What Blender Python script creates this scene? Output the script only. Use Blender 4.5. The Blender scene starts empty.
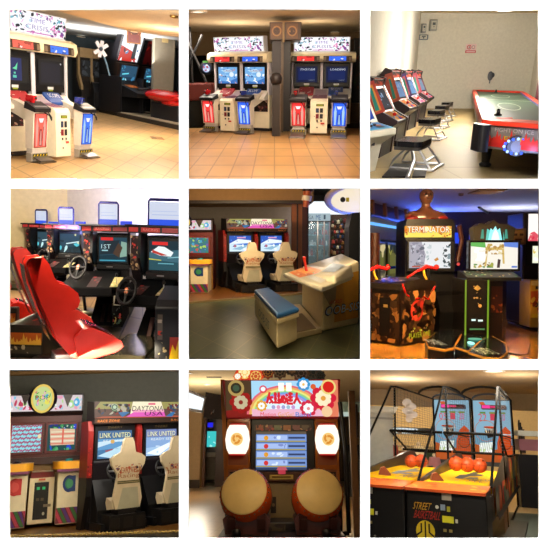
import bpy, bmesh, math, random
from mathutils import Matrix, Vector
C = bpy.context.scene.collection
F = 550.0; PX0 = 275.0; PY0 = 274.5
# ---------------------------------------------------------------- camera, world, sun, exposure
sc = bpy.context.scene
cam_d = bpy.data.cameras.new('camera'); cam = bpy.data.objects.new('camera', cam_d); C.objects.link(cam)
cam_d.sensor_fit = 'HORIZONTAL'; cam_d.sensor_width = 36; cam_d.lens = 36; cam_d.clip_end = 200
cam.rotation_euler = (math.pi/2, 0, 0); sc.camera = cam
w = bpy.data.worlds.new('world'); sc.world = w; w.use_nodes = True
w.node_tree.nodes['Background'].inputs[0].default_value = (1, 1, 1, 1)
w.node_tree.nodes['Background'].inputs[1].default_value = 0.02
sc.view_settings.view_transform = 'Standard'; sc.view_settings.look = 'None'
sc.view_settings.exposure = 0.0; sc.view_settings.gamma = 1.0; sc.view_settings.use_curve_mapping = False
wall_wash_d = bpy.data.lights.new('wall_wash', 'SUN'); wall_wash_d.energy = 75; wall_wash_d.angle = 0.003  # grazing light added only to turn the display wall white
wall_wash = bpy.data.objects.new('wall_wash', wall_wash_d); C.objects.link(wall_wash)
wall_wash.rotation_mode = 'QUATERNION'; wall_wash.rotation_quaternion = Vector((0, 0.06, -1)).to_track_quat('-Z', 'Y')

BOARD = 6.0
CX = [(9.3, 178.9), (188.6, 360.3), (370.0, 539.1)]
CY = [(9.3, 178.8), (188.5, 360.1), (370.0, 539.2)]

def ray(px, py): return Vector(((px-PX0)/F, 1.0, -(py-PY0)/F))
# ---------------------------------------------------------------- materials
_m = {}
def lin(h):
    out = []
    for i in (0, 2, 4):
        c = int(h[i:i+2], 16)/255
        out.append(c/12.92 if c <= .04045 else ((c+.055)/1.055)**2.4)
    return out
def K(h, kind='p', s=1.0):
    key = (h, kind, s)
    if key in _m: return _m[key]
    m = bpy.data.materials.new('%s_%s' % ({'p':'plastic','g':'gloss','m':'metal','f':'matte','e':'lit','w':'clear'}[kind], h)); m.use_nodes = True
    nt = m.node_tree; b = nt.nodes['Principled BSDF']; r, g, bl = lin(h)
    if kind == 'e':
        b.inputs['Base Color'].default_value = (0.02, 0.02, 0.02, 1); b.inputs['Roughness'].default_value = .8; b.inputs['Specular IOR Level'].default_value = .02
        b.inputs['Emission Color'].default_value = (r, g, bl, 1); b.inputs['Emission Strength'].default_value = s
    elif kind == 'w':
        b.inputs['Base Color'].default_value = (r, g, bl, 1); b.inputs['Roughness'].default_value = .05
        b.inputs['Alpha'].default_value = s; b.inputs['Specular IOR Level'].default_value = .5
    else:
        b.inputs['Roughness'].default_value = {'p': .42, 'g': .16, 'm': .3, 'f': .85}[kind]
        b.inputs['Metallic'].default_value = 1.0 if kind == 'm' else 0.0; b.inputs['Specular IOR Level'].default_value = {'p': .35, 'g': .5, 'm': .5, 'f': .1}[kind]
        tc = nt.nodes.new('ShaderNodeTexCoord'); nz = nt.nodes.new('ShaderNodeTexNoise'); nz.inputs['Scale'].default_value = 9
        nz.inputs['Detail'].default_value = 5
        mx = nt.nodes.new('ShaderNodeMix'); mx.data_type = 'RGBA'
        mx.inputs[6].default_value = (r*.86, g*.86, bl*.86, 1); mx.inputs[7].default_value = (min(1, r*1.12), min(1, g*1.12), min(1, bl*1.12), 1)
        nt.links.new(tc.outputs['Object'], nz.inputs['Vector']); nt.links.new(nz.outputs['Fac'], mx.inputs[0]); nt.links.new(mx.outputs[2], b.inputs['Base Color'])
    _m[key] = m; return m
def tiles(name, c1, c2, mortar, sx, sy, rot=0, rough=.35, msize=.03, mottled=.5, spec=.5, off=(0, 0)):
    m = bpy.data.materials.new(name); m.use_nodes = True; nt = m.node_tree; b = nt.nodes['Principled BSDF']
    N = nt.nodes.new; L = nt.links.new
    tc = N('ShaderNodeTexCoord'); mp = N('ShaderNodeMapping'); mp.inputs['Scale'].default_value = (1/sx, 1/sy, 1); mp.inputs['Location'].default_value = (off[0], off[1], 0)
    mr = N('ShaderNodeMapping'); mr.inputs['Rotation'].default_value = (0, 0, rot)
    br = N('ShaderNodeTexBrick'); br.offset = 0; br.squash = 1
    br.inputs['Scale'].default_value = 1; br.inputs['Brick Width'].default_value = 1; br.inputs['Row Height'].default_value = 1
    br.inputs['Mortar Size'].default_value = msize; br.inputs['Mortar Smooth'].default_value = .4
    for k, h in (('Color1', c1), ('Color2', c2), ('Mortar', mortar)): br.inputs[k].default_value = (*lin(h), 1)
    nz = N('ShaderNodeTexNoise'); nz.inputs['Scale'].default_value = .8; nz.inputs['Detail'].default_value = 6
    hs = N('ShaderNodeMix'); hs.data_type = 'RGBA'; hs.blend_type = 'MULTIPLY'; hs.inputs[0].default_value = mottled
    L(tc.outputs['Object'], mp.inputs[0]); L(mp.outputs[0], mr.inputs[0]); L(mr.outputs[0], br.inputs[0]); L(mp.outputs[0], nz.inputs['Vector'])
    L(br.outputs['Color'], hs.inputs[6]); L(nz.outputs['Fac'], hs.inputs[7]); L(hs.outputs[2], b.inputs['Base Color'])
    b.inputs['Roughness'].default_value = rough; b.inputs['Specular IOR Level'].default_value = spec
    return m
# ---------------------------------------------------------------- rooms
ALL = []
class Room:
    def __init__(s, ci, ri, hor, h, toe=1):
        s.ci, s.ri, s.hor, s.h = ci, ri, hor, h
        s.cx = (CX[ci][0]+CX[ci][1])/2
        f = ray(275+(s.cx-275)*toe, hor).normalized(); x = f.cross(Vector((0, 0, 1))).normalized(); z = x.cross(f)
        s.R = Matrix((x, f, z)).transposed().to_4x4()
        s.W = s.R @ Matrix.Translation((0, 0, -h))
        s.Rt = s.R.transposed().to_3x3()
        s.things = []
    def P(s, px, py, z=0, y=None):            # picture point -> room point at height z or depth y
        d = s.Rt @ ray(px, py)
        t = (z-s.h)/d.z if y is None else y/d.y
        return Vector((d.x*t, d.y*t, s.h+d.z*t))
    def thing(s, name, label, cat, at, yaw=0, k=1.0, group=None, sc=1.0):
        o = bpy.data.objects.new(name, None); C.objects.link(o); o.empty_display_size = .1
        if not isinstance(at, Vector): at = s.P(at[0], at[1], z=at[2] if len(at) > 2 else 0)
        o.matrix_world = s.W @ Matrix.Translation(at) @ Matrix.Rotation(math.radians(yaw), 4, 'Z') @ Matrix.Diagonal((*(sc if isinstance(sc, tuple) else (sc,)*3), 1)) @ Matrix.Diagonal((1, k, 1, 1))
        o['label'] = label; o['category'] = cat
        if group: o['group'] = group
        o['_r'] = s.ci+3*s.ri; return o
    def single(s, mb, name, label, cat, at, yaw=0, k=1.0, group=None, bevel=0, sc=1.0):
        if not isinstance(at, Vector): at = s.P(at[0], at[1], z=at[2] if len(at) > 2 else 0)
        o = mb.build(name, None, bevel)
        o.matrix_world = s.W @ Matrix.Translation(at) @ Matrix.Rotation(math.radians(yaw), 4, 'Z') @ Matrix.Diagonal((*(sc if isinstance(sc, tuple) else (sc,)*3), 1)) @ Matrix.Diagonal((1, k, 1, 1))
        o['label'] = label; o['category'] = cat
        if group: o['group'] = group
        o['_r'] = s.ci+3*s.ri; return o
    def struct(s, name, mb):
        o = mb.build(name, None); o.matrix_world = s.W.copy(); o['kind'] = 'structure'; o['_r'] = s.ci+3*s.ri; return o
    def lamp(s, at, aim, size, power, color, sy=None):
        d = bpy.data.lights.new('ceiling_lamp', 'AREA'); d.shape = 'RECTANGLE'; d.size = size; d.size_y = sy or size*.5  # unseen area lights added to brighten the rooms, not fittings on a ceiling
        d.energy = power; d.color = color
        o = bpy.data.objects.new('ceiling_lamp_light', d); C.objects.link(o)
        q = Vector(aim).to_track_quat('-Z', 'Y').to_matrix().to_4x4()
        o.matrix_world = s.W @ Matrix.Translation(at) @ q; return o
    def point(s, at, power, color, r=.05):
        d = bpy.data.lights.new('added_point', 'POINT'); d.shadow_soft_size = r; d.energy = power; d.color = color  # added point lights, mostly room fill with no fitting of their own
        o = bpy.data.objects.new('added_point_light', d); C.objects.link(o); o.matrix_world = s.W @ Matrix.Translation(at); return o
# ---------------------------------------------------------------- mesh builder
_tx = {}
def text_mesh(t):
    if t in _tx: return _tx[t]
    cu = bpy.data.curves.new('t', 'FONT'); cu.body = t; cu.resolution_u = 2; o = bpy.data.objects.new('t', cu); C.objects.link(o)
    dg = bpy.context.evaluated_depsgraph_get(); me = bpy.data.meshes.new_from_object(o.evaluated_get(dg))
    vs = [v.co.to_2d() for v in me.vertices]; fs = [tuple(p.vertices) for p in me.polygons]
    x0 = min(v.x for v in vs); x1 = max(v.x for v in vs); y0 = min(v.y for v in vs); y1 = max(v.y for v in vs)
    vs = [((v.x-x0)/(x1-x0), (v.y-y0)/(y1-y0)) for v in vs]
    bpy.data.objects.remove(o); bpy.data.meshes.remove(me); bpy.data.curves.remove(cu); _tx[t] = (vs, fs); return _tx[t]
def vmul(a, b): return Vector((a[0]*b[0], a[1]*b[1], a[2]*b[2]))
class MB:
    def __init__(s, S=None): s.v = []; s.f = []; s.mi = []; s.ms = []; s.sm = []; s.S = Vector(S) if S else None
    def _mat(s, m):
        if isinstance(m, str): m = K(m)
        elif isinstance(m, tuple): m = K(*m)
        if m not in s.ms: s.ms.append(m)
        return s.ms.index(m)
    def add(s, vs, fs, m, smooth=False, raw=False):
        n = len(s.v); s.v += [Vector(v) if raw or not s.S else vmul(v, s.S) for v in vs]; i = s._mat(m)
        for f in fs: s.f.append([a+n for a in f]); s.mi.append(i); s.sm.append(smooth)
        return s
    def box(s, x, y, z, m):
        vs = [(a, b, c) for a in x for b in y for c in z]
        return s.add(vs, [(0,1,3,2),(4,6,7,5),(0,4,5,1),(2,3,7,6),(0,2,6,4),(1,5,7,3)], m)
    def hexa(s, bot, top, m):                    # two quads
        n = len(bot); vs = list(bot)+list(top)
        return s.add(vs, [tuple(range(n))[::-1], tuple(range(n, 2*n))]+[(i, (i+1) % n, n+(i+1) % n, n+i) for i in range(n)], m)
    def prism(s, poly, ax, a, b, m, smooth=False):
        def q(p, t): return (t, p[0], p[1]) if ax == 'x' else (p[0], t, p[1]) if ax == 'y' else (p[0], p[1], t)
        n = len(poly); vs = [q(p, a) for p in poly]+[q(p, b) for p in poly]
        s.add(vs, [tuple(range(n))[::-1], tuple(range(n, 2*n))], m)
        return s.add(vs, [(i, (i+1) % n, n+(i+1) % n, n+i) for i in range(n)], m, smooth)
    def quad(s, pts, m): return s.add(pts, [tuple(range(len(pts)))], m)
    def tube(s, pts, r, m, n=8, closed=False):
        pts = [vmul(p, s.S) if s.S else Vector(p) for p in pts]; N = len(pts); vs = []; up = None
        for i, p in enumerate(pts):
            a = pts[(i-1) % N] if (closed or i > 0) else p; b = pts[(i+1) % N] if (closed or i < N-1) else p
            t = (b-a).normalized()
            if up is None: up = t.cross(Vector((0, 0, 1)) if abs(t.z) < .9 else Vector((1, 0, 0))).normalized()
            up = (up - t*up.dot(t)).normalized(); o = t.cross(up); rr = r[i] if isinstance(r, (list, tuple)) else r
            for j in range(n): c = 2*math.pi*j/n; vs.append(p+rr*(math.cos(c)*up+math.sin(c)*o))
        fs = [(i*n+j, i*n+(j+1) % n, ((i+1) % N)*n+(j+1) % n, ((i+1) % N)*n+j) for i in range(N if closed else N-1) for j in range(n)]
        s.add(vs, fs, m, True, True)
        if not closed: s.add(vs, [tuple(range(n)), tuple(range((N-1)*n, N*n))], m, False, True)
        return s
    def cyl(s, a, b, r, m, r2=None, n=24): return s.tube([a, b], [r, r2 if r2 is not None else r], m, n)
    def lathe(s, prof, o, ax, m, n=28, ex=1):    # prof: (radius, along)
        o = Vector(o); ax = Vector(ax).normalized(); u = ax.cross(Vector((0, 0, 1)) if abs(ax.z) < .9 else Vector((1, 0, 0))).normalized(); v = ax.cross(u)
        vs = [o+ax*h+(u*math.cos(2*math.pi*j/n)*ex+v*math.sin(2*math.pi*j/n))*r for r, h in prof for j in range(n)]
        fs = [(i*n+j, i*n+(j+1) % n, (i+1)*n+(j+1) % n, (i+1)*n+j) for i in range(len(prof)-1) for j in range(n)]
        return s.add(vs, fs, m, True)
    def ball(s, c, r, m, n=16):
        if not isinstance(r, tuple): r = (r, r, r)
        vs = [(c[0]+r[0]*math.sin(math.pi*i/n)*math.cos(2*math.pi*j/n), c[1]+r[1]*math.sin(math.pi*i/n)*math.sin(2*math.pi*j/n), c[2]+r[2]*math.cos(math.pi*i/n)) for i in range(n+1) for j in range(n)]
        return s.add(vs, [(i*n+j, i*n+(j+1) % n, (i+1)*n+(j+1) % n, (i+1)*n+j) for i in range(n) for j in range(n)], m, True)
    def art(s, O, X, Y, shapes, e=.0025):        # flat artwork on the panel O + x*X + y*Y, x and y in 0..1
        O, X, Y = Vector(O), Vector(X), Vector(Y); Z_ = s.S
        if Z_: O, X, Y = vmul(O, Z_), vmul(X, Z_), vmul(Y, Z_)
        n = X.cross(Y).normalized(); k = [1]
        def put(pts, m, fs=None):
            s.add([O+X*a+Y*b+n*e*k[0] for a, b in pts], fs or [tuple(range(len(pts)))], m, False, True); k[0] += 1
        for sh in shapes:
            t = sh[0]
            if t == 'r': put([(sh[1], sh[2]), (sh[3], sh[2]), (sh[3], sh[4]), (sh[1], sh[4])], sh[5])
            elif t == 'p': put(sh[1], sh[2])
            elif t == 'c':
                ry = sh[5] if len(sh) > 5 else sh[3]*X.length/Y.length
                put([(sh[1]+sh[3]*math.cos(a*math.pi/10), sh[2]+ry*math.sin(a*math.pi/10)) for a in range(20)], sh[4])
            elif t == 'o':                        # ring: cx, cy, r, width, mat
                q = X.length/Y.length; pts = []
                for a in range(20):
                    for r in (sh[3], sh[3]-sh[4]): pts.append((sh[1]+r*math.cos(a*math.pi/10), sh[2]+q*r*math.sin(a*math.pi/10)))
                put(pts, sh[5], [(2*a, 2*a+1, (2*a+3) % 40, (2*a+2) % 40) for a in range(20)])
            elif t == 't':
                vs, fs = text_mesh(sh[5]); sk = sh[7] if len(sh) > 7 else 0
                put([(sh[1]+(sh[3]-sh[1])*a+sk*b, sh[2]+(sh[4]-sh[2])*b) for a, b in vs], sh[6], fs)
            elif t == 's':                        # scatter: n, seed, mats, size, [x0,y0,x1,y1]
                rnd = random.Random(sh[2]); bx = sh[5] if len(sh) > 5 else (0, 0, 1, 1); q = X.length/Y.length
                for _ in range(sh[1]):
                    cx = rnd.uniform(bx[0], bx[2]); cy = rnd.uniform(bx[1], bx[3]); r = sh[4]*rnd.uniform(.4, 1.3); a0 = rnd.uniform(0, 6.3); el = rnd.uniform(.25, 1)
                    pts = []
                    for a in range(7):
                        g = a*2*math.pi/7; rr = r*rnd.uniform(.6, 1.1); u = rr*math.cos(g); v = rr*el*math.sin(g)
                        pts.append((min(bx[2], max(bx[0], cx+u*math.cos(a0)-v*math.sin(a0))), min(bx[3], max(bx[1], cy+q*(u*math.sin(a0)+v*math.cos(a0))))))
                    k[0] -= .7; put(pts, rnd.choice(sh[3]))
        return s
    def build(s, name, parent=None, bevel=0, label=None, seg=2):
        me = bpy.data.meshes.new(name); me.from_pydata(s.v, [], s.f)
        for m in s.ms: me.materials.append(m)
        me.polygons.foreach_set('material_index', s.mi); me.polygons.foreach_set('use_smooth', s.sm); me.update()
        o = bpy.data.objects.new(name, me); C.objects.link(o)
        if parent:
            o.parent = parent
            q = parent
            while q.parent: q = q.parent
            if '_r' in q: o['_r'] = q['_r']
        if bevel:
            b = o.modifiers.new('bevel', 'BEVEL'); b.width = bevel; b.segments = seg; b.limit_method = 'ANGLE'; b.angle_limit = math.radians(40)
        if label: o['label'] = label
        return o
def kids(o): return [c for c in bpy.data.objects if c.parent == o]
def copy_tree(o, parent=None):
    c = o.copy(); C.objects.link(c)
    if parent: c.parent = parent
    for ch in kids(o): copy_tree(ch, c)
    return c
def E(h, s=1.0): return ('%s' % h, 'e', s)
def rrect(w, h, r, n=5, cx=0, cy=0):
    pts = []
    for sx, sy, a0 in ((1, -1, -90), (1, 1, 0), (-1, 1, 90), (-1, -1, 180)):
        for i in range(n+1):
            a = math.radians(a0+90*i/n); pts.append((cx+sx*(w/2-r)+r*math.cos(a), cy+sy*(h/2-r)+r*math.sin(a)))
    return pts
# ---------------------------------------------------------------- the white display wall with nine openings, and an added shaft behind each that keeps room light apart
def tube_px(ci, ri, e): return CX[ci][0]-e, CY[ri][0]-e, CX[ci][1]+e, CY[ri][1]+e
white = K('f4f4f4', 'f')
mb = MB(); xs = [-120]; ys = [-120]
for a, b in CX: xs += [a, b]
for a, b in CY: ys += [a, b]
xs.append(670); ys.append(670); g = [[ray(x, y)*BOARD for y in ys] for x in xs]
for i in range(7):
    for j in range(7):
        if i % 2 and j % 2: continue
        q = [g[i][j], g[i+1][j], g[i+1][j+1], g[i][j+1]]
        mb.hexa([p+Vector((0, .02, 0)) for p in q], q, white)
o = mb.build('wall_front'); o['kind'] = 'structure'
lining = K('6b6660', 'f')
for ci in range(3):
    for ri in range(3):
        x0, y0, x1, y1 = tube_px(ci, ri, 2.5); q = [(x0, y0), (x1, y0), (x1, y1), (x0, y1)]
        n_ = [ray(*p)*(BOARD+.03) for p in q]; f_ = [ray(*p)*40 for p in q]; mb = MB()
        mb.add(n_+f_, [(0, 1, 5, 4), (1, 2, 6, 5), (2, 3, 7, 6), (3, 0, 4, 7), (4, 5, 6, 7)], lining)
        o = mb.build('shaft_baffle'); o['kind'] = 'structure'
def downlight(R, px, py, z, label, r=.12, s=2, col='fff4e0', power=0, pc=(1, .85, .6)):
    t = R.thing('ceiling_light', label, 'lamp', R.P(px, py, z=z)); m = MB(); m.lathe([(r*1.25, -.0), (r*1.25, .025), (r, .03), (r, 0)], (0, 0, 0), (0, 0, -1), K('e8e0d0')); m.build('rim', t)
    m = MB(); m.lathe([(0, .012), (r, .012), (r, .0)], (0, 0, 0), (0, 0, -1), E(col, s)); m.build('bulb', t)
    if power: R.point(R.P(px, py, z=z)-Vector((0, 0, .12)), power, pc, .08)
    return t
def flames(x0, x1, base_, tips, col):
    out = []; N = len(tips); wx = (x1-x0)/N
    for i, tp in enumerate(tips):
        xc = x0+wx*(i+.5); out.append(('p', [(xc-wx*.55, base_), (xc-wx*.52, base_+tp*.5), (xc-wx*.3, base_+tp*.35), (xc-wx*.1, base_+tp), (xc+wx*.12, base_+tp*.45), (xc+wx*.4, base_+tp*.7), (xc+wx*.55, base_)], col))
    return out
MANGA = [E('ffffff'), E('2a2a33', .8), E('c86fb0', 1), E('e6a8d8'), E('6fb5c8', 1), E('8a4fa0', .9), E('f4f7ff', 1.1), E('333a4a', .6)]
CREAM = K('ece2c8'); BLACK = K('0d0d10'); DARK = K('1c1b20'); CHROME = K('c8c8cc', 'm')
def yz(pts): return pts
def shooter(R, at, yaw, k, label, left_scr, right_scr, red='ff3838', blue='2f6bff', group=None, sc=1, pw=1.0, pf=1.0):
    t = R.thing('shooting_cabinet', label, 'arcade machine', at, yaw, k, group, sc)
    b = MB()
    b.box((-.70, .70), (0, .75), (.08, .92), CREAM).box((-.70, -.655), (-.04, .75), (.92, 1.74), K('d9d4dc')).box((.655, .70), (-.04, .75), (.92, 1.74), K('d9d4dc'))
    b.box((-.66, .66), (.12, .75), (.92, 1.74), DARK).box((-.035, .035), (-.02, .2), (1.0, 1.74), K('d8d2dc'))
    b.prism([(-.32, .80), (-.32, .86), (.02, 1.04), (.02, .80)], 'x', -.68, .68, K('dcd6cc'))
    b.box((-.68, .68), (.03, .72), (.0, .08), DARK)
    b.build('cabinet_body', t, .012)
    for s, scr in ((-1, left_scr), (1, right_scr)):
        a = MB(); x0, x1 = (-.65, -.04) if s < 0 else (.04, .65)
        a.box((x0, x1), (.0, .14), (1.08, 1.70), BLACK)
        a.art(((x0+x1)/2-.06, 0, 1.125), (.12, 0, 0), (0, 0, .045), [('r', 0, 0, 1, 1, 'cfd2d6'), ('r', .1, -.6, .9, -.1, '8a9a20')])
        m_ = a.build('monitor', t, .012)
        a = MB(); a.art((x0+.06, -.012, 1.20), (x1-x0-.12, 0, 0), (0, 0, .41), [('r', 0, 0, 1, 1, E('05060c'))]+scr); a.build('screen', m_)
    a = MB()
    a.prism([(-.26, 1.72), (-.34, 1.80), (-.30, 1.93), (-.10, 1.98), (.3, 1.98), (.3, 1.72)], 'x', -.75, .75, K('efe3c0'))
    a.build('light_bar', t, .02)
    for s, col in ((-1, red), (1, blue)):
        g = MB(); x0, x1 = (-.60, -.10) if s < 0 else (.10, .60)
        g.art((x0-.06, -.34, 1.735), (x1-x0+.12, -.0, 0), (0, .012, .13), [('r', 0, 0, 1, 1, '3a2c24'), ('r', .2, .08, .8, .92, E(col, 1.1)), ('s', 10, 3+s, [E('ffffff'), E(col, .55)], .05, (.22, .1, .78, .9)), ('r', .0, .1, .1, .8, '7a6a58'), ('r', .9, .1, 1, .8, '7a6a58')])
        g.build('lamp_panel', t, label='red lit lamp panel' if s < 0 else 'blue lit lamp panel')
    a = MB(); a.prism([(-.10, 1.98), (-.16, 2.34), (.10, 2.36), (.16, 1.98)], 'x', -.64, .62, K('d8d8dc'))
    a.art((-.62, -.105, 2.0), (1.22, 0, 0), (0, -.055, .33), [('r', 0, 0, 1, 1, E('fafaff', 1.05)), ('s', 170, 7, MANGA, .03), ('c', .5, .5, .25, E('ffffff', 1.05), .34), ('s', 14, 9, [E('f0c8e8'), E('c8e4f0'), E('ffffff')], .03, (.25, .2, .75, .8)),
          ('t', .38, .56, .62, .76, 'TIME', E('a890d0')), ('t', .32, .24, .68, .46, 'CRISIS', E('a898c8')), ('t', .70, .22, .80, .62, '4', E('e880c0')), ('r', .34, .07, .72, .12, E('d070c0'))], e=.0015)
    a.build('marquee', t, .01)
    # control ledge under the screens
    a = MB(); a.prism([(-.30, .87), (-.30, .92), (.0, 1.08), (.0, .87)], 'x', -.5, -.17, K('a83238')); a.art((-.48, -.31, .93), (.28, 0, 0), (0, .28, .14), [('s', 8, 4, ['201014', 'e8d8d0'], .1)]); a.build('player_panel', t, .005, label='red player panel')
    a = MB(); a.prism([(-.30, .87), (-.30, .92), (.0, 1.08), (.0, .87)], 'x', .17, .5, K('2c4f9c'))
    a.art((.2, -.31, .93), (.28, 0, 0), (0, .28, .14), [('t', .1, .5, .9, .9, 'SCOPE', 'e8e8f0')]); a.build('player_panel', t, .005, label='blue player panel')
    # lower picture panels
    for s in (-1, 1):
        a = MB(); a.art((.22 if s > 0 else -.66, -.002, .5), (.44, 0, 0), (0, 0, .34), [('r', 0, 0, 1, 1, '1b1518'), ('s', 22, 11+s, ['5c2b34', '8a5c50', '302028', 'a88c80', '6a1c24'], .13)]); a.build('picture_panel', t)
    # coin box with sloped purple top
    c = MB(); c.prism([(-1.0, .05), (-1.0, .80), (-.92, .86), (-.45, .90), (-.45, .05)], 'x', -.175*pf, .175*pf, CREAM)
    c.prism([(-.45, .55), (-.45, .9), (.0, 1.02), (.0, .7)], 'x', -.13, .13, K('b9a9b4'))
    cb = c.build('coin_box', t, .012)
    c = MB(); c.art((-.15*pf, -.9, .866), (.30*pf, 0, 0), (0, .44, .04), [('r', 0, 0, 1, 1, '8d5068'), ('s', 16, 5, ['3a2238', 'd8b8c8', 'b03048', '54406c'], .12)]); c.build('sticker', cb)
    c = MB(); c.art((-.175*pf, -1.003, .05), (.35*pf, 0, 0), (0, 0, .75), [('r', .34, .86, .78, .93, '22240f'), ('r', .38, .875, .74, .915, '8f9a20'), ('r', .32, .66, .5, .8, '2f3c58'), ('r', .56, .66, .74, .8, '20242c'), ('r', .32, .48, .5, .62, '7c2430'), ('r', .56, .48, .74, .62, '26262c'),
        ('r', .36, .38, .46, .43, '303038'), ('r', .6, .38, .7, .43, '303038'), ('r', .62, .3, .84, .35, 'c04030'), ('c', .42, .2, .05, '404044'), ('c', .25, .55, .03, '707070')]); c.build('coin_slot', cb)
    for s, col, dk, lt in ((-1, red, 'a02020', 'ffb0a0'), (1, blue, '1838b0', 'b8e0ff')):
        x = .52*s*pw; p = MB()
        p.prism([(-1.02, .22), (-1.10, .80), (-.82, .86), (-.78, .22)], 'x', x-.155*pf, x+.155*pf, K('dcd2c4'))
        p.prism([(-.80, .62), (-.80, .86), (0, 1.0), (0, .80)], 'x', x-.06, x+.12 if s > 0 else x+.06, K('d8cfc0'))
        p.box((x-.13, x+.13), (-1.0, -.8), (.03, .24), K('b8b0a8'))
        pd = p.build('gun_pedestal', t, .012, label='pedestal with %s lit front' % ('red' if s < 0 else 'blue'))
        q = MB(); sh = [('r', .0, 0, 1, 1, E(dk, .9)), ('p', [(.08, .02), (.92, .02), (1, .6), (.9, .98), (.1, .98), (0, .6)], E(col, 1.0)), ('p', [(.16, .05), (.26, .05), (.32, .6), (.2, .9), (.12, .6)], E(lt, .9)), ('p', [(.84, .05), (.74, .05), (.68, .6), (.8, .9), (.88, .6)], E(lt, .9)),
               ('p', [(.38, .06), (.62, .06), (.56, .55), (.44, .55)], E(dk, 1.2)), ('p', [(.42, .08), (.58, .08), (.53, .5), (.47, .5)], E(lt, .8)), ('p', [(.3, .86), (.7, .86), (.6, .74), (.4, .74)], E('ffffff', 1)), ('p', [(.30, .62), (.34, .62), (.44, .2), (.40, .2)], E(dk, 1)), ('p', [(.70, .62), (.66, .62), (.56, .2), (.6, .2)], E(dk, 1))]
        q.art((x-.14*pf, -1.024, .235), (.28*pf, 0, 0), (0, -.076, .55), sh); q.build('light_panel', pd, label='%s glowing panel' % ('red' if s < 0 else 'blue'))
        g = MB(); g.prism([(-1.16, .80), (-1.18, .86), (-.84, .96), (-.80, .85)], 'x', x-.17*pf, x+.17*pf, DARK)
        g.art((x-.17*pf, -1.172, .865), (.34*pf, 0, 0), (0, .32, .09), [('r', 0, 0, 1, 1, '2a282c'), ('r', .1, .15, .9, .35, '8a8a8a'), ('r', .2, .5, .8, .85, '3c3030')])
        hd = g.build('holster_deck', pd, .008)
        g = MB(); gc = K('c01c24' if s < 0 else '26358c', 'g')
        g.box((x-.10, x-.04), (-1.05, -.78), (.98, 1.05), gc).prism([(-.86, .90), (-.80, .90), (-.76, 1.0), (-.88, 1.0)], 'x', x-.095, x-.045, gc).tube([(x-.07, -1.08, 1.015), (x-.07, -1.0, 1.015)], .018, BLACK)
        g.box((x-.09, x-.05), (-1.0, -.9), (.94, .98), gc); g.build('gun', pd, .01, label='red gun' if s < 0 else 'blue gun')
        g = MB(); g.tube([(x-.07, -.84, .9), (x+.02, -1.0, .84), (x+.1, -1.19, .76), (x+.14, -1.2, .68), (x+.17, -1.15, .72), (x+.15, -1.0, .85)], .010, BLACK, 6); g.build('gun_cable', pd)
        g = MB(); g.box((x-.16, x+.16), (-1.02, -.84), (.0, .15), K('8f8980'))
        st = [('r', 0, 0, 1, 1, '20200c')]+[('p', [(i*.2+.02, .1), (i*.2+.10, .1), (i*.2+.18, .9), (i*.2+.10, .9)], 'c8b020') for i in range(5)]
        g.art((x-.14, -1.023, .05), (.28, 0, 0), (0, 0, .085), st).box((x-.16, x+.16), (-1.3, -1.0), (0, .025), K('8a8682', 'm')).prism([(-1.28, .02), (-1.28, .04), (-1.02, .10), (-1.02, .07)], 'x', x-.13, x+.13, K('8e8c90', 'm'))
        g.build('foot_pedal', pd, .005)
    return t
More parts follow.
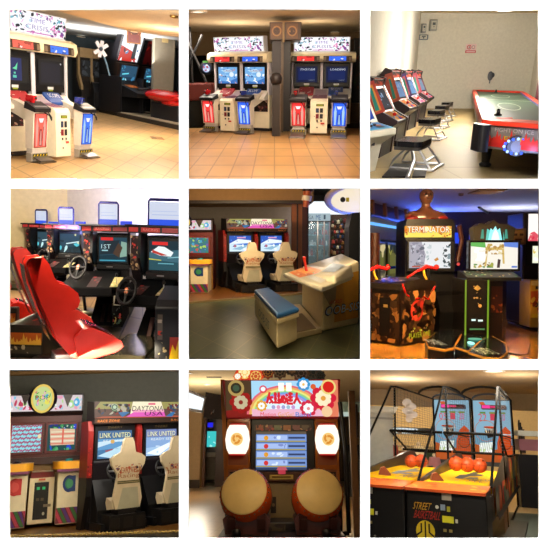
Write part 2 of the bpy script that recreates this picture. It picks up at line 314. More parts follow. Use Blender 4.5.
def daytona(R, at, yaw, k, sc, label, scrL, scrR, glow=1.0, seat_labels=None, title='DAYTONA', seat=(0, 0, .9)):
    t = R.thing('twin_racing_cabinet', label, 'arcade machine', at, yaw, k, None, sc)
    m = MB(); m.prism([(0, 0), (0, .7), (.1, 1.0), (.1, 1.9), (.5, 1.9), (.5, 0)], 'x', -.78, .78, K('141012'))
    m.build('cabinet_body', t, .015)
    for x0, x1, c in ((-.86, -.78, '7c1c18'), (-.04, .04, '8c201c'), (.78, .86, '7c1c18')):
        m = MB(); m.prism([(-.12, .78), (-.12, 1.5), (-.02, 1.66), (.5, 1.66), (.5, .78)], 'x', x0, x1, K(c)).prism([(-.10, .5), (-.10, .78), (.5, .78), (.5, 0), (.2, 0)], 'x', x0, x1, K('100c0c')); m.art((x0, -.123, .8), (x1-x0, 0, 0), (0, 0, .67), [('s', 8, 3, ['b83024', 'c87838', '4c1010'], .3)]) if abs(x0) > .5 else None; m.build('side_panel', t, .008)
    m = MB(); m.prism([(-.16, 1.60), (-.22, 1.72), (-.16, 1.96), (.4, 2.0), (.4, 1.60)], 'x', -.80, .80, K('1c1618'))
    m.build('marquee_box', t, .012)
    m = MB(); g = glow
    m.art((-.80, -.225, 1.70), (1.6, 0, 0), (0, .058, .27), [('r', 0, 0, 1, 1, E('6a4a40', .8)), ('p', [(0, 0), (.08, .1), (.9, .1), (1, 0)], E('c86040', .8)), ('p', [(.0, .55), (.06, 1), (.94, 1), (1, .55)], E('b0a860', .8)), ('s', 40, 12, [E('20181c'), E('983028', .9), E('c8c0a8', .8), E('3c4c6c', .8), E('507050', .8)], .035, (.03, .2, .37, .85)), ('s', 26, 15, [E('20181c'), E('783028', .9), E('c8c0a8', .8), E('3c4c6c', .8)], .035, (.76, .2, .98, .85)),
        ('p', [(.36, .06), (.76, .06), (.72, .98), (.40, .98)], E('f4e8c8', 1.1*g)), ('p', [(.32, .03), (.76, .03), (.75, .3), (.4, .3)], E('e858c0', g)), ('p', [(.40, .3), (.75, .3), (.75, .45), (.38, .45)], E('f0a0c0', g)), ('p', [(.28, .0), (.36, .3), (.33, .34), (.24, .3)], E('3070a8')), ('p', [(.76, .0), (.84, .3), (.88, .3), (.84, 0)], E('3070a8')),
        ('t', .385, .38, .735, .70, title, '140c10', .01), ('t', .52, .08, .73, .34, 'USA', '3a1030', .01), ('r', .57, .76, .65, .88, E('e86080')), ('c', .2, .62, .035, E('b8d0b0')), ('o', .2, .62, .03, .01, E('303c34'))], e=.0015)
    m.art((-.79, -.205, 1.615), (1.58, 0, 0), (0, -.015, .08), [('r', 0, 0, 1, 1, '3c2c24'), ('t', .03, .25, .26, .75, 'RACE ZONE', 'c87838'), ('t', .84, .25, .97, .75, 'RACE', 'c87838')]); m.build('marquee', t)
    for i, (xc, scr) in enumerate(((-.41, scrL), (.41, scrR))):
        m = MB(); m.box((xc-.33, xc+.33), (-.04, .12), (1.02, 1.60), K('0e0c10')); m.art((xc-.2, -.043, 1.525), (.4, 0, 0), (0, 0, .06), [('t', .2, .2, .8, .8, 'INSERT', '6c5c38')]); mo = m.build('monitor', t, .01)
        m = MB(); m.art((xc-.28, -.045, 1.06), (.56, 0, 0), (0, 0, .44), scr); m.build('screen', mo)
        m = MB(); m.prism([(.0, .7), (-.12, 1.0), (-.10, 1.03), (0, 1.03)], 'x', xc-.35, xc+.35, K('18141a')); m.art((xc-.33, -.03, .84), (.18, 0, 0), (0, -.07, .16), [('r', 0, .1, 1, 1, 'b86c28'), ('s', 8, 3, ['e0b060', 'c04020', '4870a0'], .15)]); m.art((xc+.14, -.03, .84), (.18, 0, 0), (0, -.07, .16), [('s', 8, 5, ['c8c8c8', '606060', '304060'], .12)])
        m.build('dashboard', t, .01)
        m = MB(); c0 = Vector((xc+.0, -.3, .86)); n = Vector((0, -.85, .5)).normalized(); u = Vector((1, 0, 0)); v = n.cross(u)
        m.tube([c0+.16*(math.cos(a*math.pi/12)*u+math.sin(a*math.pi/12)*v) for a in range(24)], .02, K('1c1c20'), 8, True)
        for a in (0, 180, 270): a = math.radians(a); m.tube([c0, c0+.15*(math.cos(a)*u+math.sin(a)*v)], .018, CHROME, 6)
        m.tube([c0, c0-n*.3], .03, BLACK); m.build('steering_wheel', t)
        # seat seen from behind
        st = MB(); by = -1.05; xw = xc; xc += seat[0]; zs, zo = 1.0, seat[1]
        prof = [(-.20, .30), (-.235, .42), (-.19, .62), (-.17, .72), (-.27, .84), (-.29, .93), (-.22, .975), (-.12, 1.0), (-.09, 1.13), (-.06, 1.19), (.06, 1.19), (.09, 1.13), (.12, 1.0), (.22, .975), (.29, .93), (.27, .84), (.17, .72), (.19, .62), (.235, .42), (.20, .30)]
        vs = []; fr = []
        st.prism([(xc+x*seat[2]/.9, z+zo*(z-.2)) for x, z in prof], 'y', by, by+.12, K('d0c0a0', 'g'))
        se = st.build('seat_shell', t, .03, seg=3, label='cream white seat back')
        a = MB(); a.art((xc-.22, by-.002, .66), (.44, 0, 0), (0, 0, .32), [('s', 30, 4+i, ['7c4c34', '302028', 'a87850', '503868', 'b8482c'], .06, (.0, .5, 1, .95)), ('t', .22, .55, .78, .82, 'DRIVE', 'b0502c'), ('t', .12, .28, .88, .52, 'Racing', '9c5830'), ('r', .1, .06, .9, .2, '5c5434'), ('r', .1, .12, .9, .14, 'b8a878')]); a.build('seat_emblem', se)
        a = MB(); a.art((xc-.16, by-.002, .32), (.34, 0, 0), (0, 0, .3), [('p', [(0, 0), (1, 0), (.92, 1), (.22, 1)], 'a8a48c')]); a.build('seat_panel', se)
        a = MB(); a.prism([(by+.1, .32), (by+.1, .42), (by+.5, .48), (by+.55, .40), (by+.45, .30)], 'x', xc-.22, xc+.22, K('c8b898')); a.build('cushion', se, .02)
        a = MB(); a.box((xc-.28, xc+.28), (by-.05, by+.6), (.0, .24), K('121010')).box((xc-.14, xc+.14), (by+.0, by+.5), (.24, .34), K('1a1718'))
        for q in (-.2, 0, .2): a.box((xc+q-.07, xc+q+.07), (by-.06, by-.05), (.05, .2), K('1f1b18'))
        a.build('seat_base', t, .01)
        a = MB(); a.box((xc-.36, xc-.30), (-.9, 0), (.0, .12), BLACK).box((xc+.30, xc+.36), (-.9, 0), (.0, .12), BLACK).prism([(-.5, 0), (-.5, .3), (0, .75), (0, 0)], 'x', xc-.34, xc+.34, K('0c0b0c')); a.build('floor_frame', t)
        xc = xw
        for q in (.10, .18): a = MB(); a.cyl((xc+q+.1, -.45, .62), (xc+q+.1, -.48, .63), .018, E('d8d0c8', .7)); a.build('start_button', t)
    return t
day_scr = [('r', 0, 0, 1, 1, E('3a78d8')), ('p', [(0, .45), (1, .6), (1, 1), (0, 1)], E('2858c0')), ('p', [(0, 0), (1, 0), (1, .35), (0, .5)], E('cfe6f4', 1.1)), ('p', [(.1, .15), (.7, .4), (.95, .42), (.5, .1)], E('90c0dc')), ('p', [(0, .5), (.4, .8), (1, .7), (1, .55), (.3, .48)], E('e8f4fc', 1.1)), ('r', .35, .84, .75, .92, E('e0a0c8')), ('c', .25, .35, .07, E('b87088')), ('s', 10, 8, [E('60a8f0'), E('f0f8ff', 1.1), E('2c60b8')], .08)]
def drum_pop(R, at, yaw, k, sc, label, left_scr, right_scr, only_right=False, rs=1):
    t = R.thing('rhythm_cabinet', label, 'arcade machine', at, yaw, k, None, sc)
    m = MB(); m.box((-.82, .82), (.0, .6), (0, 1.95), K('4a1412')).box((-.82, .82), (-.06, .0), (.9, 1.02), K('3a100e')); m.box((-.80, .80), (-.01, .0), (0.0, .95), K('8c6830')); m.box((-.82, .82), (-.03, .0), (1.0, 1.08), K('5c1814')); m.box((-.82, .82), (-.03, .0), (1.58, 1.72), K('5c1814')); m.build('cabinet_body', t, .01)
    for s, scr in ((-1, left_scr), (1, right_scr)):
        m = MB(); x = s*.38; m.box((x-.36, x+.36), (-.04, .0), (1.07, 1.60), K('6c1a16')); mo = m.build('monitor', t, .01); m = MB(); m.art((x-.31, -.042, 1.12), (.62, 0, 0), (0, 0, .44), scr); m.build('screen', mo)
    m = MB(); m.prism([(-.08, 1.72), (-.1, 1.78), (-.1, 2.08), (.1, 2.12), (.3, 2.1), (.3, 1.72)], 'x', -.82, .82, K('1e0e10')); m.build('marquee_box', t, .02)
    mg = [('s', 60, 8, [E('f0f0f0', 1), E('e8a0b8'), E('88c8e0'), E('a8d888'), E('f0d0e0'), E('c03858')], .04, (.01, .08, .99, .95))]
    m = MB(); m.art((-.78, -.102, 1.79), (1.56, 0, 0), (0, 0, .27), [('r', 0, 0, 1, 1, E('e8d8dc', .9))]+mg+[('p', [(.14, 1), (.26, 1), (.2, .3)], '2c1c14'), ('p', [(.72, 1), (.86, 1), (.79, .2)], '2c1c14'), ('c', .92, .5, .045, E('50b0e0')), ('c', .91, .5, .02, E('e8f0f0'))]); m.build('marquee', t)
    m = MB(); m.lathe([(0, .0), (.24, .0), (.25, -.03), (.25, -.12), (0, -.12)], (-.1*(rs > 1), -.14, 2.0), (0, -1, 0), K('1c1020'), 28, rs); d = m.build('round_sign', t)
    m = MB(); m.art((-.2*rs-.1*(rs > 1), -.144, 1.8), (.4*rs, 0, 0), (0, 0, .4), [('c', .5, .5, .48, E('e8c860')), ('c', .5, .5, .4, E('c8d890')), ('s', 30, 4, [E('d84868'), E('58b0d8'), E('e8e060'), E('50a048'), E('e8a8c8')], .09, (.18, .18, .82, .82)), ('t', .2, .44, .8, .62, 'POP', E('408848'))]); m.build('round_face', d)
    m = MB(); m.prism([(-.55, .05), (-.55, .72), (-.2, .78), (0, .8), (0, .05)], 'x', -.24, .24, K('e0d0a8')); cb = m.build('coin_box', t, .012)
    m = MB(); m.art((-.24, -.55, .722), (.48, 0, 0), (0, .35, .06), [('r', 0, 0, 1, 1, 'a83020')]).art((-.24, -.553, .05), (.48, 0, 0), (0, 0, .67), [('r', .2, .1, .78, .9, '15120f'), ('r', .3, .74, .42, .8, E('30a860')), ('r', .52, .74, .64, .8, E('30a860')), ('r', .3, .5, .42, .56, '50422c'), ('r', .48, .5, .6, .56, '50422c'), ('c', .62, .22, .05, 'b0a890'), ('r', .6, .36, .9, .42, '807058'), ('r', .35, .94, .62, .985, 'c86038')]); m.build('coin_door', cb)
    for s in ((1,) if only_right else (-1, 1)):
        x = s*.52; m = MB(); m.box((x-.24, x+.24), (-.70, 0), (.04, .80), K('e4d6b0')); pd = m.build('pedestal', t, .015)
        m = MB(); m.art((x-.24, -.703, .06), (.48, 0, 0), (0, 0, .22), [('r', 0, 0, 1, 1, '6c2a30')]+[('p', [(max(0, i*.17-.3), 1 if i*.17-.3 > 0 else i*.17/.3), (max(0, i*.17-.17), 1), (min(1, i*.17+.13), 0), (min(1, i*.17), 0)], c) for i, c in ((1, 'b83c50'), (2, '3c6c38'), (3, '5c347c'), (4, 'b83c50'), (5, '3c6c38'), (6, '5c347c'))]+[('p', [(.87, 1), (1, 1), (1, .55)], 'b83c50')]); m.build('stripe_panel', pd)
        m = MB(); m.art((x-.14 if s > 0 else x-.12, -.703, .5), (.26, 0, 0), (0, 0, .24), [('c', .5, .5, .48, '16306c' if s > 0 else 'c03030'), ('c', .5, .5, .3, '2c7850' if s > 0 else 'd84840'), ('r', .5, .02, .98, .98, '1a3a74' if s > 0 else 'c83434'), ('c', .55, .5, .25, '3c8c60' if s > 0 else 'd85048')]); m.build('emblem', pd)
        m = MB(); m.prism(rrect(.62, .5, .16, cx=x, cy=-.5), 'z', .80, .84, K('4c1c18')).prism(rrect(.66, .54, .18, cx=x, cy=-.5), 'z', .84, .95, K('ffb02c'))
        tp = m.build('drum_pad', pd, .02, label='yellow orange rounded pad'); m = MB(); m.lathe([(.09, 0), (.08, .04), (0, .05)], (x, -.45, .94), (0, 0, 1), K('209c98' if s > 0 else '2c1428', 'g')); m.build('dome_button', tp)
        m = MB(); m.art((x-.31, -.762, .80), (.62, 0, 0), (0, 0, .04), [('r', .08, 0, .92, 1, '7c3860')]); m.build('pad_trim', tp)
    return t
# ================================================================ ROOM: tiled arcade corner with two racers (upper left)
A = Room(0, 0, 72, 1.45)
beige_tile = tiles('beige_floor_tiles', 'deb478', 'd6a96c', 'a07c4c', .34, 1.0, math.radians(38), .32, .035)
m = MB(); m.box((-6, 8), (5, 30), (-.05, 0), beige_tile); A.struct('floor', m)
ceil_m = K('cdb89a', 'f')
a1 = A.P(60, 11.5, z=2.45); a2 = A.P(128, 30.5, z=2.45)
m = MB(); m.hexa([(a1.x-1, a1.y-5, 2.45), (8, a1.y-5, 2.45), (8, a2.y, 2.45), (a2.x, a2.y, 2.45), (a1.x, a1.y, 2.45)][::-1], [(a1.x-1, a1.y-5, 2.5), (8, a1.y-5, 2.5), (8, a2.y, 2.5), (a2.x, a2.y, 2.5), (a1.x, a1.y, 2.5)][::-1], ceil_m)
A.struct('ceiling', m)
m = MB(); m.box((-8, 10), (6, 27), (2.8, 2.85), K('b9bec0', 'f')); A.struct('ceiling', m)
m = MB(); m.box((-8, 12), (26, 26.1), (0, 2.9), K('56646e', 'f')); A.struct('wall_back', m)
def bx(R, px0, px1, pyb, pyt, y, dep, mat, name=None):   # upright slab spanning picture columns at depth y
    a, b = R.P(px0, pyb, y=y), R.P(px1, pyt, y=y); m = MB(); m.box((a.x, b.x), (y, y+dep), (a.z, b.z), mat); return m
def front_art(R, m, px0, pyb, px1, pyt, y, shapes, e=.004):
    a, b = R.P(px0, pyb, y=y), R.P(px1, pyt, y=y); return m.art((a.x, y, a.z), (b.x-a.x, 0, 0), (0, 0, b.z-a.z), shapes, e)
p0 = A.P(154, 70, y=21); p1 = A.P(174, 70, y=21)
m = MB(); m.box((p0.x, p1.x), (21, 22), (0, 2.8), K('8f8878', 'f')); A.struct('wall_pier', m)
m = MB(); front_art(A, m, 162, 42, 168, 37, 20.98, [('r', 0, 0, 1, 1, 'c8b078'), ('r', .2, .2, .8, .8, '5c4c38')]); m.box((A.P(162, 40, y=21).x, A.P(168, 40, y=21).x), (20.9, 21), (A.P(160, 42, y=21).z, A.P(160, 37, y=21).z), 'c8b078')
A.single(m, 'notice_plate', 'small tan notice plate fixed high on the grey beige pier', 'sign', Vector((0, 0, 0)))

shooter(A, A.P(35.7, 154.5), 51.6, 1, 'large white two player gun game cabinet cropped at the left edge of the tiled corner',
        [('r', 0, .1, .75, .95, E('1a2a68', .9)), ('r', .42, .2, .55, .3, E('58c8b8')), ('r', .45, .35, .52, .42, E('60d0b0')), ('p', [(.4, .55), (.56, .5), (.6, .8), (.5, .62)], E('68e0a8'))],
        [('r', 0, 0, 1, 1, E('0a0c18', .8)), ('r', .1, .1, .9, .9, E('10142a', .8)), ('c', .93, .9, .03, E('b8b8c0'))], red='ff6a58', blue='3f7cff', sc=(1.134, .60, .965), pw=.934, pf=.86)

def racer_bike(at, k, label, art, seat_label):
    t = A.thing('racing_cabinet', label, 'arcade machine', at, 24, k, 'racing machines in the tiled corner', 1.12)
    m = MB(); m.prism([(0, 0), (0, .95), (.15, 1.25), (.15, 2.25), (.75, 2.25), (.75, 0)], 'x', -.36, .36, BLACK); m.box((-.40, -.36), (-.1, .7), (.1, 1.25), DARK).box((.36, .40), (-.1, .7), (.1, 1.25), DARK); m.build('cabinet_body', t, .02)
    m = MB(); m.prism([(.1, 1.72), (-.16, 2.66), (.0, 2.70), (.3, 1.75)], 'x', -.40, .40, DARK); m.art((-.34, .092, 1.74), (.68, 0, 0), (0, -.25, .90), art); m.build('marquee', t, .02)
    m = MB(); m.prism([(.13, 1.06), (.02, 1.66), (.2, 1.68), (.22, 1.06)], 'x', -.36, .36, K('2a201c'))
    mo = m.build('monitor', t, .01)
    m = MB(); m.art((-.27, .118, 1.1), (.56, 0, 0), (0, -.105, .50), [('r', 0, 0, 1, 1, E('2c5674', .9)), ('r', 0, .0, 1, .3, E('1a3850')), ('s', 14, 21, [E('5fc4e0'), E('a8e0f0'), E('234860'), E('3a7ea8')], .1), ('p', [(.1, .5), (.5, .58), (.5, .5), (.1, .42)], E('70e0f4'))]); m.build('screen', mo)
    m = MB(); m.prism([(.1, .62), (-.55, .68), (-.6, .8), (-.1, .98), (.1, 1.0)], 'x', -.34, .34, K('17171a')); m.art((-.2, -.2, .95), (.34, 0, 0), (0, .2, .06), [('r', 0, 0, 1, 1, 'b8641c')])
    m.build('dashboard', t, .02)
    m = MB(); m.tube([(-.3, -.55, .92), (0, -.62, .98), (.3, -.55, .92)], .03, DARK); m.tube([(-.3, -.55, .92), (-.42, -.68, .94)], .035, BLACK).tube([(.3, -.55, .92), (.42, -.68, .94)], .035, BLACK); m.build('handlebar', t)
    m = MB(); rd = K('c8201c', 'g'); N = 9
    m.ball((.10, -1.0, .82), (.36, .5, .19), rd); m.ball((.2, -1.25, .66), (.3, .35, .13), rd)
    s_ = m.build('seat', t, .05, label=seat_label)
    m = MB(); m.box((.0, .28), (-1.5, -.7), (.08, .62), DARK).ball((.12, -1.54, .38), .09, K('8a7850', 'm')); m.build('seat_base', t, .03)
    m = MB(); m.box((-.42, .62), (-2.5, 0), (.0, .13), K('2a2624')).box((-.40, .60), (-2.45, -.02), (.13, .15), K('b4a68c')); m.ball((-.2, -2.51, .07), .04, E('ff6040', .8)); m.build('platform', t, .01)
    return t
racer_bike(A.P(129, 117), 2.0, 'black racing ride with a brightly lit red and white picture board', [('r', 0, 0, 1, 1, E('f0f4fc', 1.2)), ('p', [(0, 0), (.9, 0), (.6, .35), (0, .5)], E('d02a1c')), ('s', 16, 5, [E('d82818'), E('ffffff'), E('202838'), E('5a88b8')], .12), ('p', [(.6, .1), (.8, .1), (.75, .7), (.6, .6)], E('1c2430')), ('p', [(.15, .9), (.5, .98), (.4, .7)], E('6aa0d0'))], 'glossy red seat')
racer_bike(A.P(152, 116), 2.0, 'black racing ride with a dark red unlit picture board, at the right edge', [('r', 0, 0, 1, 1, '6a1418'), ('s', 18, 9, ['b02820', '20141c', '58404c', 'c0a8a0', '300c10'], .13)], 'glossy red seat')

# dark cream-framed machines further back
def cream_sim(at, label, yaw):
    t = A.thing('driving_simulator', label, 'arcade machine', at, yaw, 1.2)
    m = MB(); m.prism([(0, 0), (0, .8), (.25, 1.1), (.35, 2.3), (.9, 2.3), (.9, 0)], 'x', -.45, .45, K('2b2622')); m.build('cabinet_body', t, .02)
    m = MB(); cr = K('b89c70')
    for s in (-1, 1): m.prism([(-.1, .75), (-.1, .9), (.2, 1.35), (.2, 2.0), (.32, 2.1), (.34, 1.2), (.05, .75)], 'x', s*.47-.04, s*.47+.04, cr)
    m.box((-.45, .45), (.15, .35), (1.95, 2.3), cr); m.build('frame', t, .01)
    m = MB(); m.art((-.36, .2, 1.25), (.72, 0, 0), (0, 0, .6), [('r', 0, 0, 1, 1, '38404a'), ('s', 12, 3, ['7a8088', '20242c', '566270'], .15)]); m.build('screen', t)
    m = MB(); m.prism([(-.7, .1), (-.7, .7), (-.55, 1.05), (-.4, 1.1), (-.3, .55), (.0, .5), (0, .1)], 'x', -.25, .25, K('141418')); m.build('seat', t, .04); return t
cream_sim(A.P(93, 110), 'dark driving machine with a cream frame, just right of the white gun cabinet', 20)
cream_sim(A.P(105, 111), 'dark cream-framed driving machine below the white crossed propeller sign', 12)
m = MB(); pc = A.P(101, 49, y=17.5)
for a in (35, 80, 125): 
    ca, sa = math.cos(math.radians(a)), math.sin(math.radians(a)); m.hexa([(-.28*ca-.06*sa, 0, -.28*sa+.06*ca), (.28*ca-.06*sa, 0, .28*sa+.06*ca), (.28*ca+.06*sa, 0, .28*sa-.06*ca), (-.28*ca+.06*sa, 0, -.28*sa-.06*ca)], [(-.28*ca-.06*sa, -.06, -.28*sa+.06*ca), (.28*ca-.06*sa, -.06, .28*sa+.06*ca), (.28*ca+.06*sa, -.06, .28*sa-.06*ca), (-.28*ca+.06*sa, -.06, -.28*sa-.06*ca)], K('c4c8d4'))
m.tube([(.05, 0, -.1), (.2, 0, -.5), (.3, .1, -.85)], .03, '5a7890'); m.ball((0, -.06, 0), .07, K('3c4c5c'))
A.single(m, 'propeller_sign', 'white crossed propeller shaped topper above the dark driving machines', 'sign', pc, sc=.8)
m = MB(); m.box((-.17, .17), (0, .06), (-.36, .36), K('8a5c30')); m.art((-.17, -.002, -.36), (.34, 0, 0), (0, 0, .72), [('r', .08, .05, .92, .5, '6a2c38'), ('o', .5, .55, .3, .1, '2c2420'), ('r', .25, .5, .75, .6, 'c8b090'), ('s', 12, 2, ['3a2420', 'b08860', '7c3c44'], .08, (.1, .05, .9, .8))])
m.tube([(0, .03, .36), (0, .03, .75)], .012, DARK)
A.single(m, 'hanging_sign', 'brown rectangular sign with a round face hanging from the ceiling', 'sign', A.P(134, 32.5, y=14.5), sc=(.95, 1, .68))
def plant(R, at, label, h=.8):
    t = R.thing('potted_plant', label, 'plant', at); m = MB(); m.lathe([(0, 0), (.12, 0), (.16, .3), (.0, .3)], (0, 0, 0), (0, 0, 1), K('5a4030')); m.build('pot', t)
    m = MB(); r = random.Random(4)
    for i in range(26):
        a = r.uniform(0, 6.28); l = r.uniform(.5, 1)*h; o = r.uniform(.1, .45); c, s = math.cos(a), math.sin(a)
        pts = [(0, 0, .3), (c*o*.4, s*o*.4, .3+l*.6), (c*o, s*o, .3+l)]; wv = Vector((-s, c, 0))*.05
        m.add([Vector(pts[0])-wv*.2, Vector(pts[0])+wv*.2, Vector(pts[1])+wv, Vector(pts[2]), Vector(pts[1])-wv], [(0, 1, 2, 3, 4)], K('3f7a28'))
    m.build('foliage', t); return t
plant(A, A.P(180, 108), 'green leafy plant at the right edge behind the racing rides', 1.1)
# floor drain covers
m = MB(); m.box((-.16, .16), (-.3, .3), (0, .006), K('7a5430')); m.art((-.16, -.3, .006), (.32, 0, 0), (0, .6, 0), [('r', .05, .1, .4, .9, '4a3420')])
A.single(m, 'floor_hatch', 'small dark metal hatch set in the floor tiles', 'floor hatch', (157, 138))
m = MB(); m.lathe([(0, 0), (.07, 0), (.07, .03), (0, .05)], (0, 0, 0), (0, 0, -1), K('b09058', 'm')); A.single(m, 'smoke_detector', 'small round brass coloured ceiling fitting', 'detector', A.P(174, 15.5, z=2.45))
downlight(A, 81, 36.5, 2.75, 'small round recessed light in the pale ceiling above the dark machines', .14)
W_ = (1, .85, .66)
A.lamp(A.P(125, 14, y=8.5), (0, .55, -.8), 1.2, 180, W_); A.lamp(A.P(110, 30, y=12.5), (0, .3, -.9), 1.5, 160, W_); A.lamp((1.6, 15, 2.6), (0, .2, -1), 2, 300, (1, .88, .75)); A.lamp((.5, 21, 2.0), (0, .1, 1), 3, 160, (1, .95, .9)); A.point((1.5, 12.5, 1.9), 70, W_, .2)
A.lamp(A.P(60, 150, y=6.6)+Vector((0, 0, 0)), (-.1, 1, .25), 1.0, 60, (1, .84, .66))

# ================================================================ ROOM: two shooting cabinets either side of a pillar (upper middle)
B = Room(1, 0, 70, 1.45)
tile_b = tiles('orange_floor_tiles', 'd8a668', 'd09c5c', '9c7048', .33, 1.0, math.radians(0), .33, .04)
yb = B.P(250, 128).y
m = MB(); m.box((-4, 4), (5, yb), (-.05, 0), tile_b); B.struct('floor', m)
m = MB(); m.box((-6, 6), (yb, 30), (-.05, 0), K('2a1e14', 'g')); B.struct('floor', m)
m = MB(); m.box((-6, 6), (6, 20), (2.62, 2.7), K('e8d4b0', 'f')); B.struct('ceiling', m)
m = MB(); m.box((-6, 6), (19.5, 20), (1.9, 2.62), K('6e5a40', 'f')); B.struct('trim_2', m)
m = MB(); m.box((-8, 8), (24, 24.2), (0, 2.62), K('3c3830', 'f')); B.struct('wall_back', m)
for (px, py, s, lb) in ((243, 32.5, 2.5, 'round recessed ceiling light above the left gun cabinet'), (335, 31.5, 2.5, 'round recessed ceiling light above the right gun cabinet'), (198, 11, 3, 'large bright round ceiling light at the top left corner')):
    downlight(B, px, py, 2.62, lb, .12 if py > 20 else .16, s)
blue_scr = [('r', 0, 0, 1, 1, E('78b4ec', 1)), ('p', [(0, .2), (.5, .1), (1, .35), (1, 0), (0, 0)], E('3a78c8')), ('s', 26, 5, [E('dff2ff', 1.1), E('4c90dc'), E('9fd4ff'), E('2c58a8'), E('ffffff'), E('c8a0a8')], .09), ('c', .72, .55, .12, E('e8f6ff')), ('p', [(.15, .8), (.6, .9), (.85, .7), (.4, .66)], E('b8e4ff')), ('t', .3, .72, .8, .84, 'CRISIS', E('b04860'))]
shooter(B, B.P(242.4, 130), -27.2, 1, 'white gun game cabinet left of the pillar with bright blue pictures on both screens', blue_scr, blue_scr, group=None, sc=(1.123, .733, .942), pw=.87)
dk = lambda t, b: [('r', 0, .0, 1, 1, E('0e1a3c', 1)), ('r', .1, .15, .9, .85, E('14255a', 1)), ('t', .2, .76, .9, .88, t, E('d8e0e8')), ('t', .6, .1, .88, .17, b, E('8890a0'))]
shooter(B, B.P(320.2, 126.8), -5.7, 1, 'white gun game cabinet right of the pillar with dark navy text screens', dk('STAGE CLEAR', 'CREDIT'), dk('LOADING', 'CREDIT'), sc=(1.138, 2.147, .954), pw=.796)
# pillar and its picture box
yp = B.P(280, 133).y
m = bx(B, 270.5, 286, 120, 22, yp+.1, 1.4, K('3a2a2c')); q = B.P(281, 60, y=yp+.3).x; p = B.P(290.5, 60, y=yp+.4).x
m = MB(); a = B.P(272, 60, y=yp+.3).x
m.box((a, q), (yp+.3, yp+1.8), (0, 2.2), K('2c2026')).box((q, q+.06), (yp+.2, yp+1.8), (0, 2.2), K('5c4834')).box((q+.06, p), (yp+.4, yp+1.8), (0, 2.2), K('1c1418')); B.struct('wall_pillar', m)
t = B.thing('picture_box', 'brown box of round portrait pictures wrapped around the top of the pillar', 'sign', Vector((B.P(285.5, 30, y=yp).x, yp, 0)))
a = B.P(270, 40, y=yp); b = B.P(302, 22, y=yp); wd = (b.x-a.x)
m = MB(); m.box((-wd/2, wd/2), (0, 1.9), (a.z, b.z), K('4a3220')).box((-.07, -.02), (-.05, 0), (a.z-.05, b.z), K('9a7c50')); m.build('box', t, .01)
for s, lb in ((-1, ''), (1, '')):
    m = MB(); m.art((-wd/2+.03 if s < 0 else .02, -.002, a.z+.03), (wd/2-.1, 0, 0), (0, 0, b.z-a.z-.06), [('r', 0, 0, 1, 1, '6a4424'), ('c', .5, .5, .42, 'a8743c'), ('c', .5, .5, .3, '50301c'), ('s', 9, 6+s, ['c08c50', '3c2418', '8c5c34'], .1, (.25, .25, .75, .75))]); m.build('portrait', t)
# chrome kiosk beside pillar
t = B.thing('metal_post', 'tall metal post with a black round coin unit leaning beside the pillar', 'post', B.P(276, 136), 0)
m = MB(); m.prism([(-.06, 0), (-.06, 1.2), (.0, 1.28), (.1, 1.28), (.9, 1.1), (.9, 0)], 'x', -.09, .09, K('2a211e')).box((.09, .11), (-.08, -.04), (0, 1.2), K('6a5848')); m.build('post', t, .01)
m = MB(); m.lathe([(0, 0), (.12, 0), (.14, .1), (.1, .2), (0, .22)], (0, -.02, 1.18), (0, -.3, 1), K('2c2626')); m.ball((0, -.1, 1.25), (.07, .06, .10), K('4c4440')); m.build('coin_unit', t)
# dim machine at far left with small round lit screens, and red/green machine at the right edge
t = B.thing('sports_machine', 'dim dark machine with a slanted frame at the left edge, red lower front', 'arcade machine', B.P(195, 127), 0, 1.5)
m = MB(); m.box((-.5, .45), (0, .8), (0, .7), K('121a18')).box((-.5, .55), (-.2, .6), (.7, 1.12), K('5a1c14')); m.build('body', t, .02)
m = MB(); m.tube([(-.35, 0, 2.6), (-.1, 0, 2.2), (.35, 0, 1.15)], .035, BLACK).tube([(-.05, .2, 1.1), (-.05, .2, 2.5)], .03, BLACK).tube([(-.35, .0, 1.1), (.3, .0, 2.3)], .03, BLACK); m.build('frame', t)
m = MB(); m.lathe([(0, 0), (.17, 0), (.15, -.06)], (.42, -.25, 1.5), (0, -1, 0), K('1a1a20')); m.art((.28, -.26, 1.36), (.28, 0, 0), (0, 0, .28), [('c', .5, .5, .45, E('203048')), ('c', .5, .45, .32, E('b8c8f0')), ('s', 8, 1, [E('5a6ab0'), E('c05068'), E('ffffff')], .12, (.2, .2, .8, .8)), ('r', .2, .95, .8, 1.1, E('60b040'))]); m.build('round_display', t)
t = B.thing('prize_machine', 'dark machine with small red lights at the right edge beyond the gun cabinet', 'arcade machine', B.P(360, 122), 0, 1.5)
m = MB(); m.box((-.28, .5), (0, .8), (0, 2.3), K('171310')); m.art((-.25, -.003, .9), (.5, 0, 0), (0, 0, 1.2), [('s', 22, 8, [E('a01818', .7), E('305820', .6), E('503018', .5)], .08)]); m.box((-.35, .4), (-.2, .0), (0, .55), K('6a4a24')); m.build('body', t, .02)
WB = (1, .81, .60)
B.lamp(B.P(275, 20, y=7.5), (0, .6, -.75), 1.4, 115, WB); B.lamp(B.P(275, 20, y=11), (0, .35, -.9), 2.0, 120, WB)
B.lamp((0, 15.5, 2.5), (0, .2, -1), 2.5, 60, WB)
B.point((0, 9.5, 1.9), 60, WB, .3); B.point((-1, 16, 1.9), 50, (1, .8, .6), .3)
